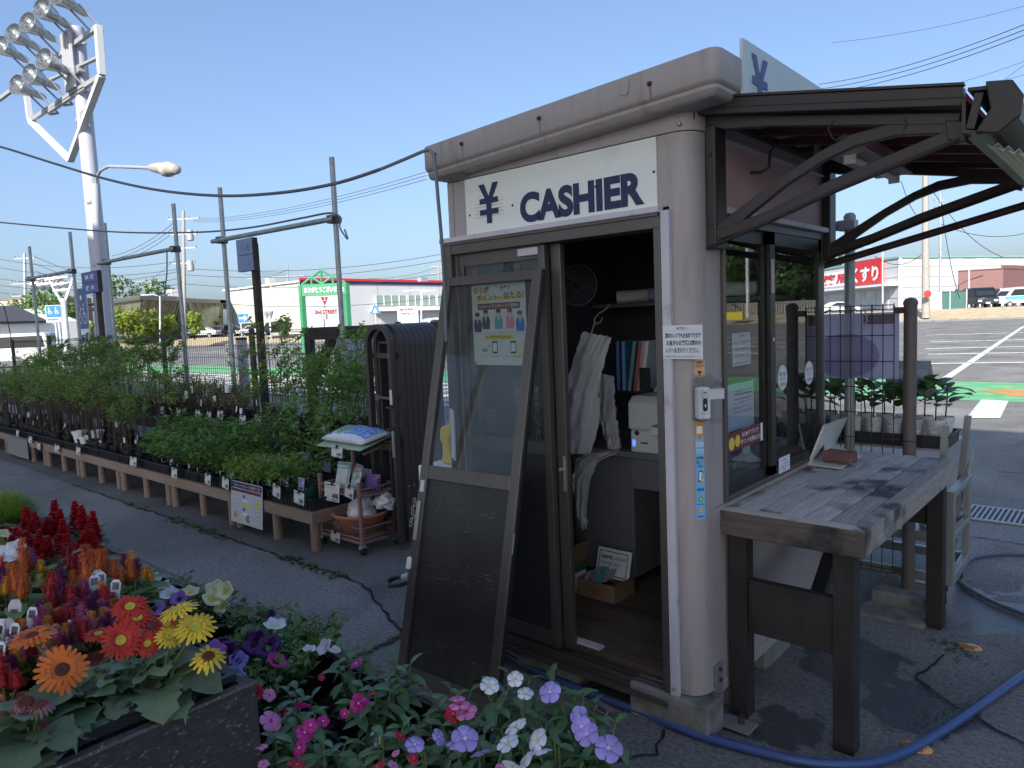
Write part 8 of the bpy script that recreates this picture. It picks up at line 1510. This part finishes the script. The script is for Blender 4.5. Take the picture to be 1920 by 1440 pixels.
celosia(180, 1085, 1, 'celosia plant with a row of orange feathery plumes at the bench back', [(155, 1048, 40, 'o'), (170, 1045, 38, 'o'), (186, 1060, 46, 'o'), (196, 1058, 44, 'o'), (217, 1068, 34, 'o'), (165, 1078, 62, 'o'), (176, 1056, 40, 'o')], nl=24, sc=1.1)
celosia(250, 1085, 2, 'celosia plant with purple and yellow plumes at the crate corner', [(238, 1055, 30, 'p'), (258, 1066, 30, 'p'), (252, 1058, 40, 'y'), (273, 1076, 26, 'y'), (282, 1080, 20, 'y'), (249, 1070, 36, 'o'), (233, 1052, 26, 'y')], nl=20)
celosia(120, 1105, 3, 'celosia plant with dark red and purple plumes', [(132, 1050, 50, 'd'), (142, 1066, 40, 'd'), (112, 1085, 46, 'p'), (95, 1102, 50, 'r'), (120, 1110, 36, 'p'), (106, 1118, 40, 'd'), (140, 1082, 22, 'o'), (150, 1060, 40, 'd'), (74, 1090, 22, 'l')], nl=22, sc=1.1)
celosia(45, 1085, 4, 'celosia plant with tall burnt orange plumes near the left edge', [(46, 1048, 60, 'o'), (34, 1086, 52, 'o'), (52, 1052, 44, 'd'), (40, 1100, 44, 'o'), (62, 1046, 30, 'k'), (50, 1096, 30, 'o')], nl=20, sc=1.2); celosia(85, 1070, 5, 'leafy celosia with large lime leaves and a small yellow head', [(80, 1064, 24, 'y')], nl=16, sc=1.7); celosia(10, 1090, 6, 'celosia plant with magenta and yellow plumes cut by the left edge', [(3, 1065, 36, 'r'), (8, 1080, 30, 'p'), (10, 1100, 30, 'y'), (-4, 1075, 30, 'p')], nl=18, sc=1.2)
celosia(30, 1125, 7, 'leafy green celosia with few plumes above the mixed bowl', [], nl=18, sc=1.5); celosia(215, 1110, 8, 'leafy celosia between orange plumes and red gerberas', [(228, 1080, 24, 'o')], nl=22, sc=1.2)
BOWL = potmesh(.12, .10, m=TER)
def mixbowl(cx, cy, seed, label, area, n):
    r = random.Random(seed); sp_ = []; x0, y0, x1, y1 = area
    for k in range(n): sp_.append((r.uniform(x0, x1), r.uniform(y0, y1), r.uniform(24, 38), r.choice('rrrkkkyyppdr')))
    t = celosia(cx, cy, seed, label, sp_, nl=40, name='celosia_bowl', pot=BOWL, sc=.75); 
    for k in range(3): label_part(t, r.uniform(-.1, .1), r.uniform(-.1, .1), .17, r.uniform(.2, 1.2))
    return t
mixbowl(85, 1195, 1, 'terracotta bowl of small mixed red pink and yellow celosias by the orange gerbera', (30, 1145, 135, 1235), 34); mixbowl(170, 1140, 2, 'terracotta bowl of small mixed celosias behind the red gerberas', (120, 1095, 222, 1185), 36); mixbowl(5, 1220, 3, 'terracotta bowl of mixed celosias cut by the left edge', (-30, 1175, 45, 1275), 24)
sleaf = [leafmesh('leaf', SL, .06+.01*s, .035+.004*s, 5, .2, .7, seed=s) for s in range(2)]
def salv_mesh(seed):
    r = random.Random(seed); mb = MB()
    for k in range(9):
        z = .012*k; q = .036*(1-k/9.5)+.006
        for j in range(7):
            a = j*.9+k*.4+r.uniform(-.2, .2); d = V((math.cos(a), math.sin(a), r.uniform(-.2, .5))).normalized(); p = V((0, 0, z)); e = p+d*q; s_ = V((-math.sin(a), math.cos(a), 0))*.0075; u2 = V((0, 0, .006)); mb.face([p, p+d*q*.5+s_+u2, e, p+d*q*.5-s_+u2]); mb.face([p, p+d*q*.5-s_-u2, e+V((0, 0, -.004)), p+d*q*.5+s_-u2])
    return mb.mesh('spike', CC['s'])
PLM['S'] = [salv_mesh(s) for s in range(3)]
def salvia(cx, cy, seed, label, sp_):
    return celosia(cx, cy, seed, label, [(x, y, h*.75, 'S') for x, y, h in sp_], nl=22, name='salvia_plant', lf=sleaf, sc=1.1)
salvia(70, 1000, 1, 'scarlet salvia with broad red spikes beside the bright green mound', [(55, 982, 44), (72, 990, 40), (86, 995, 34), (60, 1000, 36)]); salvia(115, 985, 2, 'scarlet salvia standing in the middle of the three', [(105, 972, 46), (112, 985, 40), (97, 990, 30)]); salvia(165, 1000, 3, 'scarlet salvia nearest the walkway edge', [(145, 974, 46), (160, 980, 44), (172, 995, 48), (168, 1015, 44), (180, 1000, 34)]); salvia(110, 1030, 4, 'scarlet salvia in the second row above the celosias', [(118, 1012, 50), (78, 1022, 40), (90, 1030, 34), (55, 1018, 32), (128, 1025, 34)]); salvia(25, 1025, 5, 'scarlet salvia at the left edge beside yellow flowers', [(12, 1012, 34), (30, 1015, 34), (40, 1020, 34), (22, 1025, 30)]); salvia(165, 1040, 6, 'scarlet salvia in front with hanging red spikes', [(160, 1025, 40), (172, 1022, 40), (150, 1032, 30)])
t = thing('grass_mound', 'rounded mound of fine bright green foliage at the far bench end', 'potted plant', tuple(onZ(20, 990, .70))); b = onZ(15, 985, .78); b.z = .70; r = random.Random(3); gm_ = MB()
GRS = leafmat('grass_bright', (.16, .27, .05), (.3, .42, .12), trans=.35)
for _ in range(1500):
    a = r.uniform(0, 6.28); ph = r.random()**.6*1.4; d = V((math.cos(a)*math.sin(ph), math.sin(a)*math.sin(ph), math.cos(ph)*.8)); p = b+V((0, 0, .09))+d*.07; e = p+(d+V((r.gauss(0, .2), r.gauss(0, .2), .3))).normalized()*r.uniform(.07, .11); s_ = V((-math.sin(a), math.cos(a), 0))*.0022; gm_.face([p-s_, p+s_, e])
t.location = b; t['o'] = tuple(b); gm_.build('foliage', GRS, t); part('pot', potmesh(.1, .12), t)
petunia(8, 1015, .69, 40, 'small yellow flowered annual below the bright green mound', [(5, 1000, 'cream', .03, .9), (8, 1030, 'cream', .0, .6), (32, 993, 'crimson', .02, .4)], n=120); petunia(20, 1045, .69, 41, 'white flowered annual left of the orange plumes', [(12, 1036, 'white', .02, .9), (28, 1040, 'white', .02, .9), (30, 1028, 'white', .03, .8)], n=120)
for (px, py, z, lab) in ((182, 1092, .86, 'pale round plastic plant label standing among the celosias'), (135, 1190, .86, 'tall pale plant label in front of the mixed celosia bowl'), (12, 1188, .86, 'pale label with bars at the left edge'), (27, 1150, .86, 'torn pale label below the leafy celosia'), (262, 1095, .84, 'striped plant label behind the red gerberas')):
    p = onZ(px, py, z); t = thing('plant_tag', lab, 'plant label', tuple(p), rz=.75); part('tag', MB().prism([(-.014, -.06), (.014, -.06), (.017, .02), (.010, .034), (-.010, .034), (-.017, .02)], (0, 0, 0), (1, 0, 0), (0, .25, .97), (0, .001, 0)).mesh('tag', mat('tag_lilac', (.5, .45, .52), .5, var=.1)), t); part('print', TAGP, t, Matrix.Translation((0, -.0022, -.036)) @ Matrix.Scale(1, 4))
